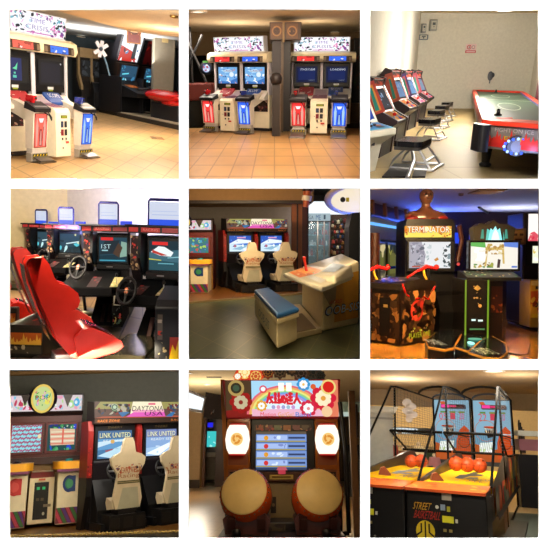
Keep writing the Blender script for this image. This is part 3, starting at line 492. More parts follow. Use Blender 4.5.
# ================================================================ ROOM: white room with sit-down games and an air hockey table (upper right)
Cr = Room(2, 0, 76, 1.55, 0)
yw = Cr.P(440, 108.5).y
xl = Cr.P(418, 108.5).x; xr = Cr.P(527, 100, y=yw).x
wallm = K('dcd8ca', 'f')
m = MB(); m.box((-6, 18), (5, yw+.2), (-.05, 0), tiles('cream_vinyl_floor', 'bea672', 'b8a06c', 'a48c5c', 1.5, 5, 0, .6, .008, .35)); Cr.struct('floor', m)
m = MB(); m.box((-6, 18), (yw, yw+.2), (0, 6), wallm); Cr.struct('wall_back', m)
pl = Cr.P(366, 178); 
def side_wall(R, p, q, z, mat, name, t=.2):
    d = (q-p).normalized()*3; n = Vector((-d.y, d.x, 0)).normalized()*t
    if name.endswith('left'): n = -n
    a, b = p-d*0, q+d; m = MB(); m.hexa([a, b, b+n, a+n], [v+Vector((0, 0, z)) for v in (a, b, b+n, a+n)], mat); R.struct(name, m)
side_wall(Cr, Cr.P(413.5, 108.5), Cr.P(340, 170), 6, wallm, 'wall_left'); side_wall(Cr, Cr.P(527, 108.5), Cr.P(590, 160), 6, wallm, 'wall_right')
zc = Cr.P(450, 13.0, y=yw).z
m = MB(); m.box((-6, 18), (5, yw+.3), (zc, zc+.1), K('e0d2b0', 'f')); Cr.struct('ceiling', m)
WC = (1, .92, .79)
Cr.lamp(Cr.P(462, 30, y=6.3), (0, 1, .05), 1.2, 150, WC); Cr.lamp(Cr.P(450, 14, y=9), (-.3, .7, -.8), 1.2, 25, WC); Cr.point(Cr.P(500, 30, y=14), 160, WC, .3); Cr.lamp(Cr.P(485, 14, y=17), (0, .25, -1), 1.6, 170, WC); Cr.point(Cr.P(478, 50, y=22), 520, WC, .3)
Cr.point(Cr.P(480, 40, y=17), 480, WC, .3)
downlight(Cr, 505, 10.5, zc, 'round bright ceiling light at the top of the white room', .35, 3)
# boxes and sign on the back wall
def wallbox(px0, y0, px1, y1, label, mat, dep=.25, name='meter_box', cat='electrical box'):
    t = Cr.thing(name, label, cat, Vector((Cr.P((px0+px1)/2, y1, y=yw).x, yw, Cr.P(px0, y1, y=yw).z)))
    a = Cr.P(px0, y1, y=yw); b = Cr.P(px1, y0, y=yw); w, h = b.x-a.x, b.z-a.z
    m = MB(); m.box((-w/2, w/2), (-dep, 0), (0, h), mat); m.build('casing', t, .02)
    m = MB(); m.box((-w*.36, w*.36), (-dep-.03, -dep), (h*.14, h*.86), K('c0bcae')); m.art((-w*.3, -dep-.032, h*.2), (w*.6, 0, 0), (0, 0, h*.6), [('r', .15, .5, .85, .9, '50585c'), ('c', .5, .25, .12, '404850')]); m.build('cover', t, .01); return t
wallbox(428, 20, 436, 31, 'grey meter box with a cover, highest on the wall near the corner', K('9a9c98'))
wallbox(420, 24, 425, 33, 'small grey box fixed between the meter box and the wall corner', K('8c8e8e'))
wallbox(417, 35, 427, 40, 'low dark blue grey box under the two meter boxes', K('5c6878'))
m = MB(); a = Cr.P(465, 53, y=yw); b = Cr.P(476.5, 44, y=yw); w_, h_ = b.x-a.x, b.z-a.z
m.box((0, w_), (-.02, 0), (0, h_), K('e8dcd8')); m.art((0, -.022, 0), (w_, 0, 0), (0, 0, h_), [('r', 0, 0, 1, .28, 'd02848'), ('r', 0, .28, 1, 1, 'e8c8c8'), ('o', .32, .65, .2, .06, 'c02030'), ('r', .3, .55, .36, .75, '404040'), ('o', .72, .65, .16, .04, '808080'), ('r', .08, .08, .92, .18, 'f0e0e0')])
Cr.single(m, 'notice_sign', 'small pink and white notice with a red ring symbol on the back wall', 'sign', Vector((a.x, yw, a.z)))
m = MB(); m.ball((0, -.05, 0), (.14, .06, .22), K('5c6068')); m.ball((.1, -.06, .04), (.1, .05, .12), K('444850')); m.tube([(0, -.05, -.18), (0, -.05, -.35)], .03, K('70747c'))
Cr.single(m, 'wall_fan', 'small dark grey fixture on the back wall above the hockey table glow', 'fixture', Cr.P(490, 76, y=yw))
# ---- air hockey table
zt = 0.86; n0, n1 = Cr.P(483, 122, z=zt), Cr.P(575, 129, z=zt)      # near edge
f0, f1 = Cr.P(473.5, 90.5, z=zt), Cr.P(523, 92.5, z=zt)                # far edge
base = Vector((n0.x, n0.y, 0)); L_ = lambda v, z=None: Vector((v.x-base.x, v.y-base.y, v.z if z is None else z))
ht = Cr.thing('air_hockey_table', 'red railed air hockey table with green playing surface and flame painted end', 'game table', base)
a, b, c, d = L_(n0), L_(n1), L_(f1), L_(f0)
def lerp(u, v): 
    p = a.lerp(b, u); q = d.lerp(c, u); return p.lerp(q, v)
def up(p, z): return Vector((p.x, p.y, z))
red = K('e8402a'); m = MB()
m.hexa([up(lerp(0, 0), .46), up(lerp(1, 0), .46), up(lerp(1, 1), .46), up(lerp(0, 1), .46)], [up(lerp(0, 0), zt-.02), up(lerp(1, 0), zt-.02), up(lerp(1, 1), zt-.02), up(lerp(0, 1), zt-.02)], K('6f6a68')); m.build('cabinet', ht, .02)
m = MB(); m.quad([up(lerp(.05, .05), zt-.015), up(lerp(.95, .05), zt-.015), up(lerp(.95, .96), zt-.015), up(lerp(.05, .96), zt-.015)], K('3a5240')); 
m.hexa([up(lerp(.04, .04), zt-.03), up(lerp(.96, .04), zt-.03), up(lerp(.96, .97), zt-.03), up(lerp(.04, .97), zt-.03)], [up(lerp(.04, .04), zt-.016), up(lerp(.96, .04), zt-.016), up(lerp(.96, .97), zt-.016), up(lerp(.04, .97), zt-.016)], K('3a5240'))
for v in (.3, .68):
    ring = []
    for i in range(24):
        q = i*math.pi/12; ring.append((lerp(.5+.17*math.cos(q), v+.09*math.sin(q)), lerp(.5+.155*math.cos(q), v+.08*math.sin(q))))
    m.add([up(p, zt-.012) for r in ring for p in r], [(2*i, 2*i+1, (2*i+3) % 48, (2*i+2) % 48) for i in range(24)], K('b8c4a8'))
m.quad([up(lerp(.05, .49), zt-.012), up(lerp(.95, .49), zt-.012), up(lerp(.95, .5), zt-.012), up(lerp(.05, .5), zt-.012)], K('a8b49a')); m.build('playing_surface', ht)
def rail(u0, v0, u1, v1, z0, z1, name, mat, lab=None):
    m = MB(); q = [lerp(u0, v0), lerp(u1, v0), lerp(u1, v1), lerp(u0, v1)]; m.hexa([up(p, z0) for p in q], [up(p, z1) for p in q], mat); return m.build(name, ht, .01, label=lab)
rail(-.02, -.006, .05, 1.02, zt-.06, zt+.05, 'rail', red); rail(.95, -.006, 1.02, 1.02, zt-.06, zt+.05, 'rail', red)
rail(-.02, -.006, 1.02, .03, zt-.03, zt+.04, 'rail', red); rail(-.02, .97, 1.02, 1.02, zt-.06, zt+.05, 'rail', red)
rail(.052, .04, .06, .98, zt-.02, zt+.035, 'cushion', K('8a8a86')); rail(-.03, .0, -.024, 1.0, zt-.12, zt, 'side_trim', K('b84030')) ; rail(.94, .04, .95, .97, zt-.02, zt+.03, 'cushion', K('2c3a8c'))
m = MB(); p = lerp(0, 0); q = lerp(1, 0); X = q-p; n = Vector((X.y, -X.x, 0)).normalized()*.008
fl = []; r = random.Random(5); x = 0
m.art(up(p, .5)+n, X, (0, 0, .32), [('r', 0, 0, 1, 1, '7c7672')]+[('r', 0, 0, 1, .25, 'c82a26')]+flames(0, 1, .22, [.55, .35, .62, .4, .7, .35, .6, .45, .65, .4, .6, .4], 'd03028')+[('t', .18, .74, .62, .93, 'FIGHT ON ICE', 'b8aca8'), ('t', .30, .40, .52, .56, 'EXIT', 'd0b020')]); m.build('flame_panel', ht, label='grey end panel painted with red flames')
m = MB(); pc = p.lerp(q, .43)+n*3
m.lathe([(.05, 0), (.15, 0), (.15, .05), (.05, .05)], up(pc, .56), (0, -1, 0), K('30303c')); m.art(up(pc, .42)+Vector((-.22, -.06, 0)), (.44, 0, 0), (0, 0, .26), [('c', .5, .5, .34, '54545c'), ('c', .5, .5, .22, '7c7a80')])
for i in range(16):
    q2 = i*math.pi/8; m.ball(up(pc, .55)+Vector((.2*math.cos(q2), -.07, .11*math.sin(q2))), .022, E('3a5cff' if i % 2 else 'a8c8ff', 2.2), 8)
m.build('light_ring', ht, label='ring of small glowing blue lights')
Cr.point(ht.matrix_world.inverted().to_translation()*0+base+Vector((pc.x, pc.y-.25, .5)), 4, (.3, .45, 1), .05)
m = MB(); p = lerp(-.02, -.035); m.prism(rrect(.17, .4, .07, cx=0, cy=0), 'z', .46, .86, K('16161c'))
o = m.build('corner_bumper', ht, .04, label='black rounded corner guard'); o.location = (p.x+.10, p.y+.30, 0)
for u, v in ((.13, .06), (.87, .06), (.13, .93), (.87, .93)):
    m = MB(); q = lerp(u, v); m.cyl(up(q, .08), up(q, .5), .07, K('17171c', 'g'), .12); m.lathe([(0, 0), (.09, 0), (.11, .04), (.07, .08), (0, .1)], up(q, 0), (0, 0, 1), K('141418')); m.build('leg', ht)
def mallet(u, v, label):
    m = MB(); m.lathe([(0, 0), (.085, 0), (.09, .03), (.05, .05), (.04, .12), (.045, .15), (0, .17)], (0, 0, 0), (0, 0, 1), K('101014', 'g')); q = lerp(u, v)
    Cr.single(m, 'mallet', label, 'mallet', base+Vector((q.x, q.y, zt-.01)), k=1.5, sc=.75)
mallet(.24, .10, 'black round mallet at the near end of the hockey table'); mallet(.47, .93, 'black round mallet at the far end of the hockey table')
for u, v, nm in ((.24, .02, 'near'), (.47, .985, 'far')): m = MB(); q = lerp(u, v); m.box((q.x-.16, q.x+.16), (q.y-.02, q.y+.02), (zt+.05, zt+.06), red); m.build('mallet_rest', ht)
Cr.lamp(base+Vector((d.x+1.2, d.y+.4, .75)), (0, 1, .5), .9, 110, (.2, .25, 1), .3)
# machine at right edge beyond the table
t = Cr.thing('upright_game', 'dark red rounded upright machine partly cut off at the right edge', 'arcade machine', Cr.P(547, 127), 0, 1.0, None, .85)
m = MB(); m.prism([(0, 0), (-.1, .9), (-.28, 1.3), (-.2, 1.75), (.1, 1.9), (.7, 1.8), (.7, 0)], 'x', -.3, .4, K('5c1c2c')); m.build('body', t, .05)
m = MB(); m.lathe([(.16, 0), (.24, .02), (.24, .06)], (-.05, -.3, 1.55), (-.3, -1, 0), K('c02c40')); m.build('round_trim', t)
# ---- sit-down cabinets along the left wall
def sit_cab(at, k, label, c1, c2, scr, side, sc=1, yaw=66):
    t = Cr.thing('fishing_cabinet', label, 'arcade machine', at, yaw, k, 'sit-down cabinets along the left wall', sc)
    prof = [(-.10, 0), (-.16, .55), (-.42, .74), (-.42, .80), (-.12, .96), (.16, 1.50), (.12, 1.66), (.28, 1.72), (.52, 1.45), (.62, 1.2), (.62, 0)]
    m = MB(); m.prism(prof, 'x', -.30, .30, K('1a1c20')); m.build('cabinet_body', t, .01)
    for s in (-1, 1):
        m = MB(); m.prism([(y+(0 if y > .2 else -.03), z+.02) for y, z in prof], 'x', s*.335-.035, s*.335+.035, K('34262c'))
        pr = [(.10, .98), (.30, 1.45), (.40, 1.4), (.22, .95)]
        if s < 0:
            m.art((s*.372, .6, .05), (0, -1, 0), (0, 0, 1.6), [('s', 26, 13, side, .09, (.02, .02, .62, .55)), ('p', [(.80, .60), (.52, .99), (.34, .96), (.30, .9), (.56, .54)], c1), ('p', [(.72, .62), (.50, .94), (.42, .92), (.60, .58)], c2), ('p', [(.68, .62), (.49, .9), (.44, .89), (.60, .60)], '2c8c80')])
        m.build('side_panel', t, .008)
    m = MB(); m.art((-.3, -.14, .98), (.6, 0, 0), (0, .29, .53), [('r', 0, 0, 1, 1, c1), ('r', .08, .06, .92, .9, ('14161c', 'f'))]); mo = m.build('monitor', t)
    m = MB(); m.art((-.22, -.105, 1.055), (.44, 0, 0), (0, .20, .36), [('r', 0, 0, 1, 1, E(scr, .9)), ('s', 10, 3, [E('8fb0d8', .7), E(scr, .6)], .12)]); m.build('screen', mo)
    m = MB(); m.art((-.3, -.41, .81), (.6, 0, 0), (0, .29, .16), [('r', 0, 0, 1, 1, (c2, 'f')), ('s', 12, 8, [('203c8c', 'f'), ('e0d8c0', 'f'), ('c03028', 'f'), ('2888a0', 'f'), ('e8a020', 'f')], .12)]).ball((-.12, -.3, .93), .04, K('c02020', 'g')); m.cyl((-.12, -.3, .84), (-.12, -.3, .92), .012, CHROME); m.build('control_panel', t)
    m = MB(); m.art((-.3, .155, 1.52), (.6, 0, 0), (0, -.03, .16), [('r', 0, 0, 1, 1, 'c84838'), ('s', 12, 4, ['f0c8a0', 'e86040', '904040'], .1)]); m.build('header', t)
    return t
side1 = ['c03038', 'd8a040', '3c7850', 'e8d8c8', '2c4c80', 'a02430', 'e0e0e0']
sit_cab(Cr.P(380, 155), 1.0, 'sit-down cabinet with orange control panel and dark blank screen, nearest behind the white cabinet', 'b8483c', 'd89040', '282c3a', ['2a1a20', '50282c', '38303c', '1c1c24'], (1.5, .95, .90))
sit_cab(Cr.P(396, 139), 1.0, 'sit-down cabinet with a red patterned side and pale blue screen, second in the row', 'b8584c', 'd07038', '5f88b8', side1, (1.7, .9, 1.0))
sit_cab(Cr.P(408, 129), 1.0, 'sit-down cabinet with violet edge and bright blue screen, third in the row', '4c3c78', 'c05868', '5c9cd8', ['30384c', '8c8c90', '505868', 'a83848'], (1.7, .9, 1.0))
sit_cab(Cr.P(418, 121), 1.0, 'sit-down cabinet farthest down the row beside the back wall', 'a04858', 'b06070', '7c9ab8', ['505868', 'a83848', '888c94'], (1.8, .9, 1.02))
def bench(at, label, sc=1.0, yaw=60, k=1.0):
    t = Cr.thing('padded_bench', label, 'bench', at, yaw, k, 'black seats before the sit-down cabinets', sc)
    m = MB(); m.prism(rrect(.62, .46, .1), 'z', .42, .52, K('17171c', 'g')); m.build('seat', t, .03)
    for s in (-1, 1):
        m = MB(); m.tube([(s*.26, -.45, .03), (s*.26, .25, .03), (s*.26, .2, .18), (s*.22, 0, .42)], .022, CHROME, 8); m.tube([(s*.26, -.4, .03), (s*.2, -.15, .42)], .018, CHROME); m.build('frame_leg', t)
    m = MB(); m.tube([(-.26, -.42, .03), (.26, -.42, .03)], .022, CHROME); m.tube([(-.26, -.30, .18), (.26, -.30, .18)], .02, CHROME); m.build('crossbar', t)
    m = MB(); m.box((-.28, .28), (-.2, .2), (.36, .42), K('8c8c90', 'm')); m.build('seat_plate', t); return t
bench(Cr.P(411, 167), 'nearest and largest flat black seat on a chrome frame', (1.5, 1.1, .95), 62)
bench(Cr.P(428, 139), 'black padded seat with chrome legs, second nearest of the row', (1.6, .9, 1.0), 62)
bench(Cr.P(435, 128), 'black padded seat with chrome legs, third of the row', (1.6, .85, 1.05), 62)
bench(Cr.P(441, 121), 'small distant black seat, second from the back wall', (1.6, .8, 1.05), 62)
bench(Cr.P(446, 117), 'small farthest black seat by the back wall', (1.5, .7, 1.1), 62)
def mat_(pts, label):
    q = [Cr.P(*p) for p in pts]; b = q[0].copy(); m = MB(); m.hexa([v-b for v in q], [v-b+Vector((0, 0, .03)) for v in q], K('18181c'))
    Cr.single(m, 'floor_plate', label, 'floor plate', b)
mat_([(382, 178), (409, 178), (414, 165), (394, 165)], 'black ribbed floor plate under the front of the nearest seat, left one'); mat_([(412, 178), (425, 178), (428, 167), (416, 166)], 'small black floor plate right of the chrome bar in the foreground')
m = MB(); p, q = Cr.P(407, 179, z=.03), Cr.P(414, 160, z=.03); m.tube([Vector((0, 0, 0)), q-p, q-p+Vector((0, .5, .35))], .035, CHROME); Cr.single(m, 'chrome_rail', 'long chrome floor rail between the two black floor plates', 'rail', p)
# ---- white candy cabinet, nearest
t = Cr.thing('white_cabinet', 'white cabinet with bright blue control panel cropped at the left edge', 'arcade machine', Cr.P(358, 174), 48, 1.0, None, (1.2, .95, .95))
m = MB(); wc = K('d8d4c4', 'p'); m.prism([(-.05, 0), (-.15, .5), (-.42, .68), (-.42, .78), (-.05, .86), (.22, 1.36), (.6, 1.3), (.6, 0)], 'x', -.45, .38, wc); m.build('cabinet_body', t, .02)
m = MB(); m.art((-.4, -.40, .79), (.74, 0, 0), (0, .34, .075), [('r', 0, 0, 1, 1, '2f7cc0'), ('r', 0, .0, 1, .15, '50b0d8'), ('s', 10, 4, ['c86030', 'e8c8a0', '303848', 'd8e0e8'], .1, (.1, .2, .9, .9))])
for x, y in ((-.1, .4), (.0, .5), (.1, .5), (-.05, .25), (.07, .3)): m.cyl((x, -.4+y*.6, .79+y*.12), (x, -.4+y*.6, .83+y*.12), .025, K('30343c', 'g'))
m.cyl((-.28, -.25, .8), (-.28, -.25, .9), .012, CHROME).ball((-.28, -.25, .93), .035, K('d84020', 'g')); m.build('control_panel', t, label='blue control panel with stick and buttons')
m = MB(); m.art((-.42, -.04, .885), (.78, 0, 0), (0, .255, .44), [('r', 0, 0, 1, 1, 'ece8dc'), ('r', .1, .08, .95, .95, E('1c50a8', .8)), ('c', .75, .3, .18, E('1440b0', .9)), ('c', .6, .42, .05, E('e8a828', .9)), ('r', .8, .55, .95, .9, E('4878c0', .8))]); m.build('screen', t)
m = MB(); m.cyl((.1, -.2, .62), (.1, -.19, .5), .03, K('30303a')); m.build('lock', t)
# ================================================================ ROOM: row of linked racing games with red bucket seats (middle left)
D = Room(0, 1, 215, 1.9)
y2 = 17.0
xc = D.P(67.5, 230, y=y2).x
wl = K('d8c698', 'f')
m = MB(); m.box((-8, 8), (5, 24), (-.05, 0), tiles('tan_floor_planks', 'b89a68', 'ac8c5c', '806440', .5, 2.2, math.radians(20), .45, .03)); D.struct('floor', m)
m = MB(); p, q = Vector((xc, y2, 0)), Vector((3.4, y2-5.0, 0)); m.hexa([p, q, q+Vector((.1, .2, 0)), p+Vector((.1, .2, 0))], [v+Vector((0, 0, 4)) for v in (p, q, q+Vector((.1, .2, 0)), p+Vector((.1, .2, 0)))], K('e0d8cc', 'f')); D.struct('wall_right', m)
m = MB(); q = Vector((xc-6, y2-1.5, 0)); m.hexa([q, p, p+Vector((0, .2, 0)), q+Vector((0, .2, 0))], [v+Vector((0, 0, 4)) for v in (q, p, p+Vector((0, .2, 0)), q+Vector((0, .2, 0)))], wl); D.struct('wall_left', m)
def race_cab(at, yaw, k, sc, label, scr, w0=(-.3, -.78, .78), fw=.15):
    wx = w0[0]
    t = D.thing('racing_cabinet', label, 'arcade machine', at, yaw, k, 'linked racing cabinets along the wall', sc)
    m = MB(); m.prism([(0, 0), (0, .86), (.05, .9), (.05, 1.46), (.65, 1.46), (.65, 0)], 'x', -.40, .40, BLACK)
    for s in (-1, 1): m.prism([(-.12, .95), (-.22, 1.15), (-.18, 1.5), (.05, 1.5), (.05, .86)], 'x', s*.43-.03, s*.43+.03, K('121216'))
    m.box((-.40, .40), (-.03, .05), (.84, .95), K('15161a')); m.art((-.15, -.033, .87), (.3, 0, 0), (0, 0, .05), [('r', 0, .3, .5, .6, '8c8c90')]); m.build('cabinet_body', t, .015)
    m = MB(); m.box((-.37, .37), (.0, .06), (.93, 1.42), BLACK); mo = m.build('monitor', t)
    m = MB(); m.art((-.33, -.004, .97), (.66, 0, 0), (0, 0, .42), scr); m.build('screen', mo)
    m = MB(); m.prism([(-.05, .78), (-.16, .98), (-.16, 1.46), (-.05, 1.46)], 'x', -.62, -.44, K('1a1418'))
    m.art((-.62, -.163, .98), (.18, 0, 0), (0, 0, .48), [('r', 0, 0, 1, 1, '2a1c20'), ('s', 26, 8, ['a02c30', '6c5448', 'c8a878', '38283c', 'd04038', '80684c'], .2)]); m.build('side_art_panel', t)
    m = MB(); m.box((-.62, .48), (-.3, .05), (1.5, 1.60), K('101014')); m.tube([(-.64, -.32, 1.6), (.5, -.32, 1.6)], .02, BLACK)
    m.art((-.6, -.303, 1.51), (1.06, 0, 0), (0, 0, .08), [('r', .02, .1, .2, .9, 'b83838'), ('r', .26, .1, .62, .9, 'b03434'), ('r', .66, .1, .96, .9, '98303c'), ('t', .3, .3, .58, .7, 'RACING', 'd89088')]); m.build('top_bar', t, .008)
    m = MB(); fr = K('14165c'); z0 = 1.6
    m.tube([(-.30, -.1, z0), (-.30, -.1, z0+.34), (-.27, -.1, z0+.37), (fw-.03, -.1, z0+.37), (fw, -.1, z0+.34), (fw, -.1, z0)], .022, fr); m.build('top_frame', t, label='dark blue tube frame on top')
    m = MB(); m.box((-.28, fw-.02), (-.1, -.085), (z0, z0+.34), K('c8d4f4', 'g')); m.art((-.28, -.105, z0), (fw+.26, 0, 0), (0, 0, .34), [('r', 0, 0, 1, 1, E('e2eaff', .85)), ('r', .08, .45, .92, .48, E('b0c0e8')), ('r', .08, .6, .8, .62, E('b0c0e8')), ('r', 0, 0, 1, .28, E('2c58e8', 1))]); m.build('top_panel', t)
    m = MB(); m.box((.2, .44), (-.1, .05), (z0, z0+.07), E('2244e0', 1)); m.build('top_lamp', t, label='blue lit strip')
    m = MB(); m.prism([(.0, .5), (.0, .84), (-.3, .78), (-.62, .70), (-.66, .58), (-.2, .46)], 'x', -.38+wx*.8, .38+wx*.3, K('070709', 'f')); m.art((.14, -.6, .705), (.2, 0, 0), (0, .3, .075), [('r', 0, 0, 1, 1, 'c8b878'), ('s', 8, 3, ['508048', 'c05030', 'f0e0b0'], .15)])
    m.art((-.34, -.6, .705), (.2, 0, 0), (0, .3, .075), [('r', 0, 0, 1, 1, '382828'), ('s', 7, 6, ['b02828', '606060'], .2)])
    m.prism([(-.5, 0), (-.5, .62), (.0, .62), (.0, 0)], 'x', .16, .38, K('0a0a0c', 'f')); m.art((.17, -.503, .1), (.2, 0, 0), (0, 0, .5), [('r', .1, .6, .9, .9, 'c8c0b0'), ('s', 16, 4, ['a82c24', 'a89040', '304838', '2c2c30'], .16, (.05, 0, .95, .55))])
    m.build('dashboard', t, .015)
    m = MB(); c0 = Vector(w0); n = Vector((0, -.82, .36)).normalized(); u = Vector((1, 0, 0)); v = n.cross(u)
    m.tube([c0+.17*(math.cos(i*math.pi/14)*u+math.sin(i*math.pi/14)*v) for i in range(28)], .022, BLACK, 8, True)
    for a in (0, 180, 270): a = math.radians(a); m.tube([c0, c0+.16*(math.cos(a)*u+math.sin(a)*v)], .02, BLACK, 6)
    m.lathe([(0, -.01), (.05, -.01), (.06, -.03), (.02, -.16)], c0+n*.0, n*1, K('18181c')); m.art(c0+n*.012-u*.04-v*.04, u*.08, v*.08, [('c', .5, .5, .5, 'd06838'), ('c', .5, .5, .3, 'e0b088')]); m.build('steering_wheel', t)
    m = MB(); m.tube([(.26, -.5, .7), (.26, -.52, .85)], .012, CHROME).ball((.26, -.52, .87), .03, BLACK); m.build('gear_lever', t)
    m = MB(); m.box((-.40, .40), (-1.3, .0), (0, .06), K('36321f')).prism([(-.2, .06), (-.45, .06), (-.1, .4), (0, .4)], 'x', -.35, .14, K('0a090a', 'f')); m.build('foot_well', t)
    for x in (-.1, .04): m = MB(); m.hexa([(x-.04, -.42, .08), (x+.04, -.42, .08), (x+.04, -.4, .06), (x-.04, -.4, .06)], [(x-.04, -.26, .34), (x+.04, -.26, .34), (x+.04, -.24, .32), (x-.04, -.24, .32)], K('a88078', 'm')); m.build('pedal', t, label='metal pedal')
    return t
base_scr = [('r', 0, 0, 1, 1, E('2a4c5c', .9)), ('p', [(0, 0), (1, 0), (1, .35), (0, .25)], E('1c3844'))]
s4 = [('r', 0, 0, 1, 1, E('3c6878', 1)), ('p', [(0, .6), (1, .72), (1, 1), (0, 1)], E('16303c')), ('p', [(0, 0), (1, 0), (1, .28), (0, .36)], E('24505c')), ('p', [(.05, .62), (.3, .82), (.5, .8), (.78, .62), (.7, .48), (.35, .5)], E('eaf2f4', 1.1)), ('p', [(.1, .7), (.35, .6), (.6, .52), (.4, .5), (.1, .6)], E('c03830')), ('r', .1, .86, .6, .97, E('e02c2c')), ('p', [(0, .4), (.4, .36), (.4, .33), (0, .36)], E('c8c850')), ('r', .3, .22, .8, .25, E('70b8c8')), ('p', [(.6, .45), (1, .5), (1, .46), (.6, .42)], E('88c0cc'))]
s3 = base_scr+[('r', .06, .88, .5, 1, E('e03030')), ('p', [(0, .3), (.55, .35), (.75, .9), (.2, .85)], E('243038')), ('p', [(.75, .2), (1, .25), (1, .8), (.8, .85)], E('8cb0a0')), ('t', .08, .55, .42, .72, '1ST', E('c8e8ec')), ('r', .1, .45, .32, .5, E('a8d8e0')), ('r', .02, .05, .95, .1, E('48a0b8')), ('p', [(.5, .35), (.72, .2), (.85, .6), (.7, .8)], E('503c30'))]
s2 = base_scr+[('s', 12, 4, [E('5cd0e0'), E('c8f0f4'), E('183038'), E('e0e0a0')], .12), ('p', [(.3, .5), (.9, .62), (.9, .56), (.3, .44)], E('d8f4f8'))]
race_cab(D.P(46.5, 284), -35, 1.8, (.80, .6, 1.01), 'racing cabinet at the far end of the row with the smallest screen', s2)
race_cab(D.P(71, 295), -16, 1.8, (.74, .8, 1.04), 'racing cabinet third from the right, bright cyan streaks on its screen', s2, (-.5, -.5, .9))
race_cab(D.P(113, 318), -8, 2.2, (.74, 1.1, 1.08), 'racing cabinet second from the right with a dark road on its screen', s3, (-.62, -.4, .95))
race_cab(D.P(164, 337), -24, 2.2, (.76, .6, 1.10), 'nearest racing cabinet, white race car on its screen, cropped by the right edge', s4, fw=.46)
# near dashboard block at the lower right
t = D.thing('coin_unit', 'black coin unit with stickers in front of the nearest racing cabinet', 'coin box', D.P(166, 372), -14, 1.5)
m = MB(); m.prism([(-.1, 0), (-.1, .82), (.0, .9), (.55, .98), (.6, 0)], 'x', -.12, .26, K('101014')); m.build('casing', t, .02)
m = MB(); m.art((-.11, -.103, .1), (.34, 0, 0), (0, 0, .68), [('r', .06, .5, .24, .95, '5a5048'), ('r', .08, .58, .22, .66, 'c03020'), ('r', .07, .8, .22, .86, 'b0a090'), ('r', .5, .0, .98, .55, 'b83018'), ('p', [(.5, 0), (.98, 0), (.98, .4), (.8, .5), (.7, .3), (.6, .42), (.5, .2)], 'e8c020'), ('s', 10, 4, ['403830', '908060', '282424'], .07, (.02, .1, .4, .9))]); m.build('sticker', t)
t = D.thing('floor_panel', 'grey foot platform between the big seat and the cabinets', 'platform', D.P(136, 352), -18, 1.5)
m = MB(); m.prism(rrect(.55, .9, .05), 'z', 0, .12, K('56503c', 'g')); m.build('plate', t, .01); m = MB(); m.prism(rrect(.6, .94, .05), 'z', -.02, .07, K('16150f')); m.build('base', t, .01)
t = D.thing('round_stand', 'round grey foot plate on the floor between the cabinets', 'platform', D.P(88, 313), 0, 1.6)
m = MB(); m.lathe([(0, 0), (.22, 0), (.22, .05), (0, .06)], (0, 0, 0), (0, 0, 1), K('8c8468', 'm')); m.build('plate', t); m = MB(); m.tube([(-.05, 0, .05), (-.1, 0, .5), (.1, .1, .8)], .03, BLACK); m.build('post', t)
# bucket seats, outlined in metres: side wings, back, cushion
WING = [(30,262),(33,257),(44,256),(49,262),(54,276),(58,281),(67,284),(75,291),(77,299),(75,305),(70,308),(72,318),(80,328),(87,338),(88,346),(84,354),(76,357),(68,353),(58,340),(46,312),(36,285)]
CUSH = [(70,334),(78,327),(86,325),(100,331),(116,341),(118,347),(110,352),(84,357),(74,355)]
BACK = [(32,262),(36,258),(42,262),(48,285),(60,318),(72,345),(66,350),(54,335),(42,306),(34,280)]
def seat_shape(poly): return [(-(x-72)/84.6, (376-y)/84.6) for x, y in poly]
def smooth_prism(poly, x0, x1, mat, inset=.03):
    m = MB(); cy = sum(p[0] for p in poly)/len(poly); cz = sum(p[1] for p in poly)/len(poly)
    m.prism(poly, 'x', x0, x1, mat); return m
def bucket_seat(at, yaw, k, label, sc=1):
    t = D.thing('bucket_seat', label, 'seat', at, yaw, k, 'red bucket seats facing the racing cabinets', (sc*.8, sc, sc))
    rd = K('d8281a', 'p')
    smooth_prism(seat_shape(BACK), -.17, .17, rd).build('backrest', t, .03, seg=3)
    for s in (-1, 1): smooth_prism(seat_shape(WING), s*.22-.075, s*.22+.075, rd).build('side_wing', t, .035, seg=3)
    smooth_prism(seat_shape(CUSH), -.36, .36, rd).build('cushion', t, .03, seg=3)
    m = MB(); q = seat_shape([(40, 262), (49, 285), (61, 318), (72, 343)]); pts = []
    m.add([(x, y+.012*0-.0, z) for y, z in q for x in (-.13, .13)], [(2*i, 2*i+1, 2*i+3, 2*i+2) for i in range(3)], K('a02c50', 'g')); m.build('upholstery', t)
    m = MB(); q = seat_shape([(84, 323), (92, 325), (112, 337.5)]); m.add([(x, y, z) for y, z in q for x in (-.27, .27)], [(2*i, 2*i+1, 2*i+3, 2*i+2) for i in range(2)], K('a83458', 'g')); m.build('seat_pad', t, label='pink purple seat pad')
    m = MB(); q = seat_shape([(31, 264), (33, 280), (41, 306), (53, 336)]); m.add([(x, y+.035, z) for y, z in q for x in (-.28, .28)], [(2*i, 2*i+2, 2*i+3, 2*i+1) for i in range(3)], K('8f9088', 'g')); 
    m.art((-.16, q[1][0]+.05, q[2][1]-.0), (.3, 0, 0), (0, q[0][0]-q[2][0], q[0][1]-q[2][1]), [('s', 14, 2, ['5c6468', 'b0a890', '6c7c60', '404448'], .12)]); m.build('back_plate', t, label='silver grey rear plate')
    m = MB(); m.box((-.3, .3), (-.35, .3), (0, .14), K('1a181a')).box((-.2, .2), (-.25, .2), (.14, .28), K('222024')); m.build('seat_base', t, .02)
    for z, y in ((.95, 58), (.55, 64)): 
        m = MB(); yy = -(y-72)/84.6; m.cyl((-.3, yy, z), (-.297, yy, z), .02, CHROME); m.cyl((.297, yy, z), (.3, yy, z), .02, CHROME)
    return t
bucket_seat(D.P(71, 374), 103, 1, 'largest red bucket seat in the foreground with pink seat cushion')
bucket_seat(D.P(50, 345), 103, 1, 'red bucket seat just behind the large foreground seat')
